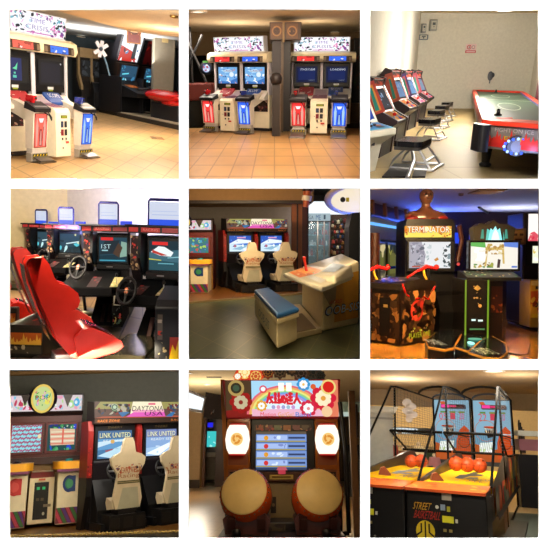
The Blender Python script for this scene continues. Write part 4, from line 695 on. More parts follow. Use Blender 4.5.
bucket_seat(D.P(8, 330), 103, 1, 'partly cropped red bucket seat at the far left edge', .8)
def flame_box(at, label, sc, k=1.5, yaw=-16):
    t = D.thing('pedestal_box', label, 'pedestal', at, yaw, k, 'black seat pedestals with flame stickers', sc)
    m = MB(); m.box((-.2, .2), (-.25, .3), (0, .38), K('2a2620')); m.build('casing', t, .02)
    m = MB(); m.art((-.19, -.253, .02), (.38, 0, 0), (0, 0, .34), [('r', 0, .45, 1, .8, 'b85820')]+flames(0, 1, .4, [.35, .2, .4, .25, .38], 'e8b040')+[('r', 0, .1, 1, .35, '4c4438'), ('s', 8, 3, ['c8b890', '383028'], .07, (0, .1, 1, .4))]); m.art((-.05, -.1, .383), (.12, 0, 0), (0, .22, 0), [('r', .3, 0, .6, 1, 'c83020')]); m.build('sticker', t); return t
flame_box(D.P(38, 350), 'black pedestal box with a flame sticker behind the big seat', 1.15)
flame_box(D.P(14, 328), 'black pedestal box with a flame sticker near the left edge', 1.1)
m = MB(); m.prism(rrect(.5, .6, .2), 'z', 0, .06, K('6c6a60', 'm')); m.tube([(.0, -.1, .06), (.08, -.15, .10), (.14, -.3, .05)], .05, K('f0e8dc', 'g')); D.single(m, 'seat_rail', 'bright metal rail plate on the floor under the big seat', 'rail', (50, 366), 0, 1.3)
D.lamp(D.P(94, 193, y=6.4), (0, 1, -.35), 1.2, 72, (1, .85, .66)); D.lamp(D.P(60, 193, y=9.5), (-.2, .6, -.7), 1.3, 150, (1, .86, .68))
D.point(D.P(36, 200, y=13.0), 330, (1, .82, .6), .1)
D.lamp(D.P(140, 225, y=13.0)+Vector((0, -.3, 0)), (0, 1, .5), 1.2, 60, (.8, .82, 1), .3); D.lamp(D.P(110, 230, y=13.2), (0, .8, 1), 2.2, 120, (.35, .38, 1), .3)

# ================================================================ ROOM: green tiled hall with white bench console (centre)
G5 = Room(1, 1, 234, 1.55)
ye = 12.3; gp, gq = G5.P(188, 303.5), G5.P(262, 297.5)
m = MB(); m.box((-6, 6), (5, 28), (-.05, 0), tiles('green_stone_tiles', '5c6448', '666c4c', '8c8658', .42, 1.3, math.radians(32), .35, .015, .7, .15)); G5.struct('floor', m)
slope = (gq.y-gp.y)/(gq.x-gp.x)
m = MB(); p, q = gp+Vector((-1, -slope, 0)), gq+Vector((1.6, 1.6*slope, 0)); m.hexa([p, q, q+Vector((0, 7.5, 0)), p+Vector((0, 7.5, 0))], [v+Vector((0, 0, .04)) for v in (p, q, q+Vector((0, 7.5, 0)), p+Vector((0, 7.5, 0)))], tiles('brown_wood_boards', '8a5420', '7a4818', '3c2410', .5, 4, 0, .3, .02)); G5.struct('floor', m)
m = MB(); m.hexa([p+Vector((0, -.08, 0)), q+Vector((0, -.08, 0)), q, p], [v+Vector((0, 0, .045)) for v in (p+Vector((0, -.08, 0)), q+Vector((0, -.08, 0)), q, p)], K('a8946c')); G5.struct('trim_3', m)
yw5 = 19
m = MB(); m.box((-6, G5.P(297, 250, y=yw5).x), (yw5, yw5+.2), (0, 4), K('8c847c', 'f')); G5.struct('wall_back', m)
m = MB(); m.box((-6, G5.P(312, 250, y=16.5).x), (16.0, 19), (G5.P(250, 202, y=16).z, 4), K('9c7850', 'f')); m.box((-6, G5.P(311, 250, y=16).x), (15.9, 16), (G5.P(250, 203.5, y=16).z, G5.P(250, 200.5, y=16).z), K('2c1c12')); G5.struct('trim_beam', m)
m = MB(); m.box((-5, 6), (19.3, 28), (3.4, 3.5), K('8c8478', 'f')); G5.struct('ceiling', m)
m = MB(); m.box((-5, 8), (26, 26.1), (0, 3.5), K('5c5048', 'f')); G5.struct('wall_far', m)
daytona(G5, G5.P(255.4, 288.3), 16.1, 1, (1.103, 1.355, 1.0), 'twin racing cabinet with bright blue screens on the wooden boards', day_scr, day_scr, seat=(.02, .15, .9))
pop_s = [('r', 0, 0, 1, 1, E('3a7a8c', .9)), ('s', 46, 5, [E('50a858'), E('48a8c8'), E('d05858', .9), E('b0d860'), E('7058a8'), E('3c8c50')], .09)]
drum_pop(G5, G5.P(185, 291), 0, 1.6, (.95, .7, .93), 'maroon music game with yellow pad cropped at the left edge of the green hall', pop_s, pop_s)
# pillars
def slab(R, px0, px1, y, dep, z0, z1, mat, name, extra=None):
    a, b = R.P(px0, 250, y=y).x, R.P(px1, 250, y=y).x; m = MB(); m.box((a, b), (y, y+dep), (z0, z1), mat)
    return m
m = slab(G5, 291.5, 304.5, 17.1, .5, 0, 4, K('a85c30'), ''); a = G5.P(296.5, 250, y=17.08).x; m.box((a, a+.05), (17.06, 17.1), (0, 3.0), K('3a1a10')); a = G5.P(302, 250, y=17.08).x; m.box((a, a+.14), (17.05, 17.1), (0, 3.0), K('4c1414')); G5.struct('wall_pillar', m)
m = slab(G5, 304, 308.5, 17.4, .5, .0, 4, K('38161a'), ''); G5.struct('wall_pillar', m)
t = G5.thing('hanging_pole', 'orange and black striped pole end hanging at the top beside the beam', 'pole', G5.P(305.5, 207, y=15.5), 0, 1, None, 1.15); m = MB(); m.tube([(0, 0, 0), (.06, 0, .55)], [.07, .11], K('b8582c')); m.build('pole', t)
m = MB(); m.cyl((.02, 0, .15), (.035, 0, .27), .115, K('e8d8c0')); m.cyl((.05, 0, .38), (.06, 0, .5), .125, K('2c1418')); m.build('band', t)
# glass shop front
ys = 21; gx0, gx1, gx2 = G5.P(306, 250, y=ys).x, G5.P(330, 250, y=ys).x, G5.P(362, 250, y=ys).x
t = G5.thing('display_cabinet', 'tall glass display case of small goods under a bright white light', 'display case', Vector(((gx0+gx1)/2, ys, 0)))
hw = (gx1-gx0)/2
m = MB(); m.box((-hw, hw), (.5, .6), (0, 2.5), K('8ea4a8')); 
for z in (.3, .7, 1.1, 1.5, 1.9, 2.25): m.box((-hw, hw), (0, .5), (z, z+.025), K('9cc0c4', 'g'))
m.build('shelf_unit', t)
m = MB()
for x in (-hw, -hw*.1, hw*.45, hw-.05): m.box((x, x+.05), (-.03, .02), (0, 2.5), K('a8a098', 'm'))
m.box((-hw, hw), (-.03, .02), (2.0, 2.05), K('4c5050')); m.build('frame', t)
m = MB(); m.box((-hw, hw), (-.01, 0), (0, 2.0), ('c8e8f0', 'w', .16)); m.build('glass', t)
m = MB(); m.box((-hw, hw), (-.06, -.02), (2.32, 2.78), E('f4fbff', 1.15)); m.art((-hw, -.07, 2.05), (2*hw, 0, 0), (0, 0, .28), [('r', 0, 0, 1, 1, E('a8bcc4', .9)), ('t', .1, .2, .3, .7, 'GA', E('3c4c58')), ('t', .4, .15, .6, .8, 'ME', E('3c5c88')), ('r', .72, .2, .8, .8, E('384858'))]); m.build('light_box', t)
r = random.Random(3)
for z in (.325, .725, 1.125, 1.525, 1.925):
    for i in range(7):
        x = -hw+.12+i*(2*hw-.2)/6.5; h = r.uniform(.12, .26); c = r.choice(['2c3c48', '6c7c84', '3c5868', 'a84848', '8c9c98', '243038', 'd0d8d8'])
        m = MB()
        if i % 2: m.box((-.05, .05), (-.04, .04), (0, h), K(c)).ball((0, 0, h+.03), .05, K(c), 6)
        else: m.lathe([(0, 0), (.06, 0), (.05, h*.6), (.02, h), (0, h)], (0, 0, 0), (0, 0, 1), K(c), 8)
        G5.single(m, 'shop_item', 'small %s item, %s from the left on the %s shelf of the glass case' % ('boxy' if i % 2 else 'rounded', ['first', 'second', 'third', 'fourth', 'fifth', 'sixth', 'seventh'][i], {.325: 'lowest', .725: 'second', 1.125: 'middle', 1.525: 'fourth', 1.925: 'top'}[z]), 'shop goods', Vector(((gx0+gx1)/2+x, ys+.2, z)), group='goods in the glass display case')
t = G5.thing('goods_wall', 'brown wall rack crowded with small colourful toys right of the glass case', 'wall rack', Vector(((gx1+gx2)/2, ys+.3, 0)))
hw = (gx2-gx1)/2; m = MB(); m.box((-hw, hw), (.0, .1), (0, 2.3), K('4a3426')); m.build('rack', t)
m = MB(); m.box((-hw, hw), (-.1, 0), (2.3, 2.72), E('f6faff', 1.15)); m.build('light_box', t)
TC = {'b07838': 'light brown', '3c3430': 'dark grey', 'c8a068': 'tan', '6c2c28': 'maroon', '30486c': 'navy blue', 'd8c8a0': 'cream', '8c5030': 'brown', '4c5c38': 'olive green', 'c84838': 'orange red'}
ORD = ['first', 'second', 'third', 'fourth', 'fifth', 'sixth', 'seventh']
ROW = ['lowest', 'second lowest', 'third lowest', 'fourth lowest', 'middle', 'fifth highest', 'fourth highest', 'third highest', 'second highest', 'highest']
for i in range(110):
    c = r.choice(list(TC))
    if i % 11 > 5: continue
    x, z = -hw+.1+(i % 11)*(2*hw-.2)/10+r.uniform(-.04, .04), .25+(i//11)*.2+r.uniform(-.04, .04)
    m = MB(); h = r.uniform(.05, .09); m.lathe([(0, -h), (h*.9, -h*.8), (h*.7, 0), (h*.8, h*.5), (0, h)], (0, 0, 0), (0, 0, 1), K(c), 7)
    o = G5.single(m, 'toy', '%s toy, %s row of the wall rack, %s from left' % (TC[c], ROW[i//11], ORD[i % 11]), 'toy', Vector(((gx1+gx2)/2+x, ys+.18, z)), group='toys on the brown wall rack')
m = MB(); m.lathe([(.78, 0), (.95, .0), (.98, .05), (.9, .14), (0, .14)], (0, 0, 0), (0, .42, .9), K('c8b090')); m.lathe([(0, .01), (.8, .01), (.8, .03)], (0, 0, 0), (0, .42, .9), E('f8e8cc', 1.0)); m.art((-.55, -.16, -.10), (.3, 0, 0), (0, -.02, .2), [('c', .3, .5, .25, '1c1c24'), ('r', .6, .2, .9, .8, 'c8b820')])
G5.single(m, 'oval_lamp', 'large pale oval ceiling lamp with black and yellow letters at the top right', 'lamp', Vector((G5.P(358, 200, y=16).x, 16, G5.P(357, 200, y=16).z)), 0, 1)
t = G5.thing('dark_cabinet', 'plain black rounded machine back at the right edge', 'arcade machine', G5.P(363, 306), 0, 1.2)
m = MB(); m.prism([(-.32, 0), (-.32, 1.7), (-.26, 2.0), (.4, 2.02), (.4, 0)], 'y', 0, .6, K('0c0b10')); m.build('cabinet_body', t, .05)
# ---- white bench and console
zb = .56
def rp(px, py, z): return G5.P(px, py, z=z)
def slabq(pts, z0, z1, b, mat, name, t, bev=.02, label=None):
    q = [v-b for v in pts]; m = MB(); m.hexa([Vector((v.x, v.y, z0)) for v in q], [Vector((v.x, v.y, z1)) for v in q], mat); return m.build(name, t, bev, label=label, seg=3)
tp = [rp(277, 314, zb), rp(299, 307.5, zb), rp(268.5, 287, zb), rp(254, 289.5, zb)]
base = Vector((tp[0].x, tp[0].y, 0)); t = G5.thing('bench', 'white bench with long blue cushion joined to a low foot platform', 'bench', base)
slabq(tp, zb-.07, zb, base, K('24588c'), 'cushion', t, .03, 'blue padded cushion')
slabq(tp, zb-.13, zb-.07, base, K('e0cc98'), 'cushion_rim', t, .01)
cen = sum(tp, Vector())/4; ins = [cen+(v-cen)*.93 for v in tp]
slabq(ins, .08, zb-.13, base, K('dcc898'), 'bench_body', t, .05)
m = MB(); p, q = ins[3]-base, ins[0]-base; X = (q-p)*.5; O = p+(q-p)*.25+Vector((-.012, -.01, .18)); X.z = 0; m.art((O.x, O.y, .2), X, (0, 0, .16), [('t', 0, .1, 1, .9, 'OOB-SIS', '3c5c68', .05)]); m.build('lettering', t)
fl = [rp(281, 344, 0), rp(322, 331, 0), rp(306, 314, 0), rp(262, 323, 0)]
slabq([rp(256.5, 313, 0), rp(278, 343.5, 0), rp(322, 333.5, 0), rp(300, 308, 0)][::1], .0, .09, base, K('c8b488'), 'platform', t, .02)
slabq([rp(292, 333, .1), rp(316, 328, .1), rp(302, 313, .1), rp(282, 318, .1)], .085, .10, base, K('6c5434'), 'foot_mat', t, .0)
# console: lower body, slanted table top, raised rear hood
tb = [rp(322, 332, 0), rp(358, 324, 0), rp(342, 300, 0), rp(302, 306, 0)]
base2 = Vector((tb[0].x, tb[0].y, 0)); t = G5.thing('game_console', 'white and orange console table with raised hood and blue lettering', 'arcade machine', base2)
zt1 = .93
fr0, fr1 = tb[0]-base2, tb[1]-base2; bk1, bk0 = tb[2]-base2, tb[3]-base2
U = lambda v, z: Vector((v.x, v.y, z))
m = MB(); m.hexa([U(fr0, 0), U(fr1, 0), U(bk1, 0), U(bk0, 0)], [U(fr0, .88), U(fr1, 1.10), U(bk1, 1.10), U(bk0, .86)], K('e4d0a0')); m.build('body', t, .05, seg=3)
X = fr1-fr0; n = Vector((X.y, -X.x, 0)).normalized()*.01
m = MB(); O = fr0+n; m.art(U(O, 0.0), X, (0, 0, 1.0), [('p', [(.30, .12), (.98, .12), (.98, .92), (.36, .86)], 'd89830'), ('p', [(.0, .80), (.38, .84), (.34, .5), (.2, .38), (.0, .62)], 'a08c68'), ('p', [(.30, .12), (.62, .12), (.50, .9), (.36, .86)], 'c88c34')]); m.build('colour_panel', t)
m = MB(); O = fr0+n*1.8; m.art(U(O, 0.24), X, (0, 0, .26), [('t', .03, .0, .98, .62, 'OOB-SIS', '1c3458', .03), ('t', .05, .06, .97, .56, 'OOB-SIS', 'b8d0e0', .03), ('t', .14, .72, .48, .95, 'WORLD', 'c03c38', .02)]); m.build('lettering', t)
p0, p1, p2, p3 = rp(283, 273.5, zt1) , rp(322, 287.5, zt1), rp(352, 276, zt1), rp(312, 264.5, zt1)
q = [v-base2 for v in (p0, p1, p2, p3)]; m = MB(); m.hexa([U(v, zt1-.06) for v in q], [U(v, zt1) for v in q], K('d8ccae')); tt = m.build('table_top', t, .02)
e1, e2 = q[1]-q[0], q[3]-q[0]
m = MB(); m.art(U(q[0]+e1*.04+e2*.06, zt1), e1*.9, e2*.7, [('p', [(0, .1), (.45, 0), (.62, 1), (0, 1)], 'e07828'), ('r', .1, .35, .4, .8, 'e89838'), ('s', 16, 3, ['f0c8a0', 'd85828', 'e8a860'], .06, (.0, .1, .5, .9)), ('p', [(.55, .1), (.98, .02), (.98, .95), (.66, .95)], 'd8d4c8'), ('c', .52, .5, .03, '30a840')]); m.build('play_field', tt)
m = MB(); c = q[0]+e1*.28+e2*.45; m.cyl(U(c, zt1), U(c+Vector((-.04, 0, 0)), zt1+.2), .022, K('b8281c')); m.ball(U(c+Vector((-.04, 0, 0)), zt1+.22), .03, K('c83020', 'g'), 8); m.build('stick', tt, label='short red stick')
h0, h1, h2, h3 = rp(311, 277, zt1), rp(335, 284, zt1), rp(354, 276, zt1), rp(333, 267, zt1)
q = [v-base2 for v in (h0, h1, h2, h3)]; m = MB(); c_ = sum(q, Vector())/4
m.hexa([U(v, zt1-.02) for v in q], [U(c_+(v-c_)*.85, zt1+z) for v, z in zip(q, (.04, .08, .16, .12))], K('dccfae')); hd = m.build('hood', t, .04, seg=3)
m = MB(); qq = [U(c_+(v-c_)*.55, zt1+z+.012) for v, z in zip(q, (.055, .09, .145, .11))]; m.quad(qq, K('9aa4a8')); m.build('hood_window', hd)
m = MB(); m.art(U(bk0*.5+fr0*.5+Vector((-.02, -.0, 0)), .74), (fr0-bk0)*.25, (0, 0, .06), [('r', 0, 0, 1, 1, '201a14')]); m.build('vent_slot', t)
G5.lamp(G5.P(275, 194, y=6.4), (.1, 1, -.3), 1.2, 75, (1, .78, .48)); G5.lamp(G5.P(320, 194, y=9), (.1, .4, -.9), 1.3, 34, (1, .82, .6)); G5.lamp(G5.P(215, 199, y=12.5), (0, .8, -.5), 1.5, 90, (1, .75, .45))
G5.lamp(Vector((1.6, 19.8, 3.2)), (0, .3, -.8), 1.6, 60, (.9, .95, 1)); G5.point(G5.P(240, 212, y=13.5), 60, (1, .74, .45), .2); G5.point(G5.P(320, 222, y=18.5), 50, (1, .9, .8), .2)
# ================================================================ ROOM: dim hall with blue lit ceiling (middle right)
Fr = Room(2, 1, 255, 1.55, 0)
m = MB(); m.box((-4, 14), (5, 26), (-.05, 0), tiles('polished_amber_floor', 'd08c3c', 'd89440', 'a06c2c', 1.0, 2.4, math.radians(12), .14, .006, .85, .6)); Fr.struct('floor', m)
yb6 = 17.0; zc6 = Fr.P(455, 212, y=yb6).z
m = MB(); m.box((Fr.P(436, 250, y=yb6).x, 12), (yb6, yb6+.2), (0, 6), K('2c2028', 'f')); Fr.struct('wall_back', m)
m = MB(); c_ = [Fr.P(353, 221, z=2.31)+Vector((0, -1, 0)), Vector((14, 5, 0)), Vector((14, 25, 0)), Fr.P(436, 233.5, z=2.31)+Vector((-.3, 6, 0))]; m.hexa([Vector((v.x, v.y, zc6)) for v in c_], [Vector((v.x, v.y, zc6+.1)) for v in c_], K('b8b0b8', 'f')); Fr.struct('ceiling', m)
m = MB(); m.box((Fr.P(425, 250, y=24).x-8, 14), (24.8, 25), (0, 6), K('3c3428', 'f')); Fr.struct('wall_far', m)
# mezzanine wall at left, receding away to the right
m0, m1 = Fr.P(360, 221, z=2.31), Fr.P(436, 233.5, z=2.31)
dr = (m1-m0); dr.z = 0; L6 = dr.length; dr.normalize(); nv = Vector((-dr.y, dr.x, 0)); yawm = math.degrees(math.atan2(dr.y, dr.x))
def mz(s, z, o=0): return Vector((m0.x, m0.y, 0))+dr*s*L6+Vector((0, 0, z))+nv*o
def strip(z0, z1, s0, s1, mat, name, o=0, th=.1):
    m = MB(); m.hexa([mz(s0, z0, o), mz(s1, z0, o), mz(s1, z0, o+th), mz(s0, z0, o+th)], [mz(s0, z1, o), mz(s1, z1, o), mz(s1, z1, o+th), mz(s0, z1, o+th)], mat); Fr.struct(name, m)
strip(1.95, 2.5, -.2, 1.05, K('8c8678', 'f'), 'trim_fascia', 0, .3)
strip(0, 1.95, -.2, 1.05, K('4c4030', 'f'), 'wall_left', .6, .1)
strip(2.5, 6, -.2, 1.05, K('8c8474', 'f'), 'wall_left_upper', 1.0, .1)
m = MB(); m.hexa([mz(-.1, 2.26, -.06), mz(.9, 2.26, -.06), mz(.9, 2.26, 0), mz(-.1, 2.26, 0)], [mz(-.1, 2.32, -.06), mz(.9, 2.32, -.06), mz(.9, 2.32, 0), mz(-.1, 2.32, 0)], E('6ab0ff', 1.3))
Fr.single(m, 'light_strip', 'long blue glowing light strip on the balcony edge at the left', 'light', Vector((0, 0, 0)))
# slatted timber canopy above the fascia
t = Fr.thing('timber_canopy', 'dark brown timber canopy with slanted beams above the balcony edge', 'canopy', Vector((0, 0, 0)))
m = MB(); m.quad([mz(-.1, 2.5, .12), mz(1.0, 2.5, .12), mz(1.0, 3.05, .3), mz(-.1, 3.05, .3)], K('3a1e0c')); m.build('panel', t)
for i in range(9):
    s = -.05+i*.13; m = MB(); w_ = dr*.12
    a, b = mz(s, 2.49, -.02), mz(s+.06, 3.05, .16); m.hexa([a, a+w_, b+w_, b], [v+Vector((0, 0, .02))+nv*-.08 for v in (a, a+w_, b+w_, b)], K('9a5a20')); m.build('beam', t, label='lighter orange brown beam')
m = MB(); m.tube([mz(-.1, 2.5, -.02), mz(1.0, 2.5, -.02)], .05, K('2c1608')); m.build('edge_rail', t)
# lit shop windows under the balcony
for i, (s0, s1, c) in enumerate(((.22, .45, 'b8a848'), (.48, .72, '9c9840'), (.75, .97, '706830'))):
    t = Fr.thing('shop_window', 'yellow green lit shop window under the balcony, %s' % ('nearest' if i == 0 else 'middle one' if i == 1 else 'farthest'), 'shop window', Vector((0, 0, 0)))
    m = MB(); a, b = mz(s0, .9, .5), mz(s1, .9, .5); m.art(a, b-a, (0, 0, .95), [('r', 0, 0, 1, 1, E('57552a', .8)), ('r', .1, .1, .9, .75, E('6c6c34', .9)), ('s', 10, i, [E(c, .9), E('384820', .7), E('d8c890', .9), E('28301c', .7)], .12)]); m.build('glazing', t)
    m = MB(); m.hexa([a, b, b+nv*.05, a+nv*.05], [v+Vector((0, 0, .05)) for v in (a, b, b+nv*.05, a+nv*.05)], K('8c7c50')); a2, b2 = a+Vector((0, 0, .95)), b+Vector((0, 0, .95)); m.hexa([a2, b2, b2+nv*.05, a2+nv*.05], [v+Vector((0, 0, .06)) for v in (a2, b2, b2+nv*.05, a2+nv*.05)], K('8c8468')); m.build('frame', t)
m = MB(); p = Fr.P(374, 262, y=11.4); m.tube([(0, 0, -1.2), (0, 0, .6)], .12, K('4c2414'), 12); Fr.single(m, 'round_column', 'dark red brown round column at the left edge below the balcony', 'column', Vector((p.x, 11.4, p.z-.0)))
m = MB(); a, b = Fr.P(366, 270.5, y=10.8), Fr.P(409, 265.5, y=12.2); m.tube([a, b], .03, K('2840c0', 'g')); Fr.single(m, 'blue_rail', 'blue handrail behind the skull-less bust cabinet at the left' if 0 else 'blue handrail crossing the left side behind the gun pedestal', 'rail', Vector((0, 0, 0)))
for px, py, c, lb in ((374, 286, '8c9a9c', 'left'), (381, 285, '788890', 'right')):
    m = MB(); h = .95; m.box((-.1, .1), (0, .2), (0, h), K(c)); m.box((-.04, .04), (-.01, .0), (h*.3, h*.9), K('b8c0c4', 'm')); Fr.single(m, 'metal_bin', 'grey metal box by the blue handrail, the %s one' % lb, 'box', Vector((Fr.P(px, py, y=11.6).x, 11.6, 0)), sc=(1, 1, 1.3))
# ceiling fittings
t = Fr.thing('ceiling_vent', 'brown square ceiling vent at the top of the blue lit ceiling', 'vent', Fr.P(487, 191, z=zc6)); m = MB(); m.box((-.28, .28), (-.35, .35), (-.03, 0), K('5c4428')); m.build('frame', t); m = MB()
for i in range(4): m.box((-.24, .24), (-.3+i*.16, -.24+i*.16), (-.045, -.03), K('8c6c40'))
m.build('slats', t)
m = MB(); p, q = Fr.P(479, 207.2, z=zc6-.02), Fr.P(488, 213, z=zc6-.02); m.tube([Vector((0, 0, 0)), q-p], .04, K('14141c')); Fr.single(m, 'ceiling_track', 'short dark track fixed diagonally on the blue part of the ceiling', 'track', p)
m = MB(); m.lathe([(0, 0), (.06, 0), (.05, .05), (0, .06)], (0, 0, 0), (0, 0, -1), K('5c4850')); Fr.single(m, 'ceiling_sensor', 'tiny dark round sensor on the pink side of the ceiling', 'sensor', Fr.P(461, 193.5, z=zc6))
# ---- shooting game with bust on top
def PX(R, y, px, py): p = R.P(px, py, y=y); return p
t = Fr.thing('shooting_cabinet', 'black shooting cabinet with a bronze bust on top and fiery lit title', 'arcade machine', Vector((Fr.P(430, 300, y=10.6).x, 10.6, 0)))
u6 = 10.6/550; zz = lambda py: 1.55-(py-255)*u6
m = MB(); W2 = 25*u6
m.prism([(-W2, 0), (-W2*.96, zz(222)), (-W2*.9, zz(219)), (W2*.9, zz(219)), (W2, zz(223)), (W2, 0)], 'y', .05, .9, K('080606')); m.box((-24*u6, 24*u6), (-.05, .06), (zz(272), zz(240)), K('0c0a0c')); m.box((-W2*.5, W2*1.1), (.2, 1.2), (0, zz(272)), K('1a1210')); m.build('cabinet_body', t, .02)
m = MB(); m.art((-25.5*u6, .046, zz(237.3)), (47*u6, 0, 0), (0, 0, 11.3*u6), [('r', 0, 0, 1, 1, E('e89830', 1)), ('p', [(0, 0), (1, 0), (1, .55), (.8, .3), (.6, .6), (.4, .35), (.2, .6), (0, .4)], E('f8e060', 1.1)), ('s', 30, 3, [E('e06820'), E('fff0a0', 1.1), E('b84818'), E('f8c850')], .05), ('t', .05, .38, .95, .92, 'TERMINATOR', '401808'), ('t', .055, .42, .945, .95, 'TERMINATOR', E('fff8e0', 1.15))]); m.build('marquee', t)
m = MB(); m.art((-22*u6, -.055, zz(268)), (41*u6, 0, 0), (0, 0, 26*u6), [('r', 0, 0, 1, 1, E('e8ecf0', 1)), ('p', [(0, 0), (.35, 0), (.4, .5), (.3, 1), (0, 1)], E('a8a8b8')), ('s', 40, 6, [E('8c8ca0'), E('5c6474'), E('c8ccd8'), E('787888')], .05, (.02, .02, .38, .98)), ('s', 24, 9, [E('3c5058'), E('283c44'), E('7c949c')], .05, (.8, .05, .99, .95)), ('s', 10, 2, [E('90a4ac'), E('c8d4d8')], .05, (.38, .3, .52, .9)), ('p', [(.58, .32), (.66, .42), (.7, .32), (.62, .26)], E('c88838')), ('p', [(.1, .05), (.5, .1), (.4, .14), (.08, .1)], E('8c7c78')), ('r', .05, .03, .25, .08, E('b84840'))]); m.build('screen', t)
m = MB(); m.prism([(-.4, 0), (-.5, .5), (-.25, .8), (.1, .85), (.1, 0)], 'x', .05, W2*1.15, K('060505', 'f')); m.tube([(W2*1.2, .1, zz(225)), (W2*1.35, .15, zz(240)), (W2*1.15, .1, zz(262))], .05, K('3c1a10')); m.ball((W2*1.05, -.1, zz(264)), .03, E('e04040')); m.build('side_frame', t, .02)
# bust: one continuous lathe-like torso with shoulders, neck and head
bz = zz(221); br_ = K('6c4430', 'g')
m = MB(); rings = [(.0, .42, .16), (.10, .43, .18), (.18, .36, .16), (.24, .16, .11), (.30, .085, .085), (.36, .08, .08), (.40, .11, .12), (.47, .135, .15), (.55, .135, .15), (.61, .10, .11), (.64, .0, .0)]
vs = [(rx*math.cos(a*math.pi/10), .35+ry*math.sin(a*math.pi/10)-(.03 if h > .38 else 0), bz+h*1.02) for h, rx, ry in rings for a in range(20)]
m.add(vs, [(i*20+j, i*20+(j+1) % 20, (i+1)*20+(j+1) % 20, (i+1)*20+j) for i in range(len(rings)-1) for j in range(20)], br_, True)
for s in (-1, 1): m.ball((s*.05, .18, bz+.53), .022, K('30100c', 'g'), 8)
m.ball((0, .165, bz+.49), (.02, .03, .03), br_, 8).box((-.035, .035), (.165, .18), (bz+.43, bz+.445), K('3c1c14')); b_ = m.build('bust', t, label='bronze head and shoulders figure')
m = MB()
for s in (-1, 1): m.ball((s*.27, .28, bz+.07), (.15, .1, .06), K('8c1c14', 'g')); m.ball((s*.12, .2, bz+.04), (.10, .06, .04), K('7c1c14', 'g'), 8)
m.build('shoulder_armour', b_, label='red shoulder pieces')
# gun pedestal in front-left: yawed block
t = Fr.thing('gun_pedestal', 'camouflage printed gun pedestal with red mounted guns before the bust cabinet', 'arcade pedestal', Fr.P(400, 346), -50, 1, sc=(1.0, 1.0, 1))
m = MB(); m.prism([(0, 0), (0, .92), (.0, .98), (.95, 1.02), (1.0, .9), (.95, 0)], 'x', -.62, .0, K('1c120c')); 
m.build('body', t, .03)
camo = ['6c4420', '2c1a10', '94602c', '3c2818', 'a87438', '1c120c', '50301c']
m = MB(); m.art((-.6, -.004, .04), (.58, 0, 0), (0, 0, .84), [('r', 0, 0, 1, 1, '3a2414'), ('s', 70, 5, camo, .17), ('r', .34, .12, .74, .92, '120c0a'), ('r', .5, .72, .66, .78, 'a88848')]); m.build('front_panel', t)
m = MB(); m.art((.004, .02, .03), (0, .92, 0), (0, 0, .9), [('r', 0, 0, 1, 1, '20140e'), ('s', 90, 9, camo, .12), ('o', .38, .62, .2, .05, 'b82c1c'), ('s', 16, 2, ['a8281c', '7c2018', 'c84830'], .07, (.2, .4, .6, .85)), ('t', .12, .10, .8, .2, 'PLAYER ONE', '9ab830'), ('s', 8, 6, ['90b830', 'c0d860'], .03, (.1, .1, .8, .3))]); m.build('side_panel', t)
m = MB(); m.prism([(-.05, .95), (-.02, 1.06), (.5, 1.14), (.98, 1.08), (1.0, .98)], 'x', -.64, .04, K('1c140e')); m.art((-.62, 0, 1.09), (.64, 0, 0), (0, .5, .06), [('r', 0, 0, 1, 1, '201812'), ('s', 24, 3, ['c8a048', '5c4838', 'b83020', 'e0c070', '283830'], .08)]); m.build('control_deck', t, .01)
def mgun(x, y, lb, sc_=1):
    m = MB(); rd = K('b01c1c', 'g'); m.tube([(x, y-.30, 1.26), (x, y, 1.34), (x, y+.28, 1.30)], [.02, .04, .035], rd, 10); m.tube([(x, y-.3, 1.26), (x-.1, y-.42, 1.16), (x-.14, y-.36, 1.04), (x-.06, y-.2, 1.1)], .022, rd); m.tube([(x, y+.02, 1.3), (x, y+.06, 1.1)], .04, BLACK)
    m.ball((x+.0, y+.3, 1.33), .05, K('c8241c', 'g'), 8); m.tube([(x, y-.1, 1.32), (x+.02, y-.1, 1.2), (x+.03, y-.04, 1.12)], .02, K('d8a030', 'g')); m.build('mounted_gun', t, label=lb)
mgun(-.55, .05, 'red mounted gun, left'); mgun(.0, .75, 'red mounted gun, right')
m = MB(); m.tube([(0.03, -.0, 1.06), (.04, .1, .88), (.04, .35, .78), (.04, .6, .82), (.04, .75, .75), (.04, .95, .98)], .018, K('b82020', 'g')); m.build('cable', t, label='looping red cable')
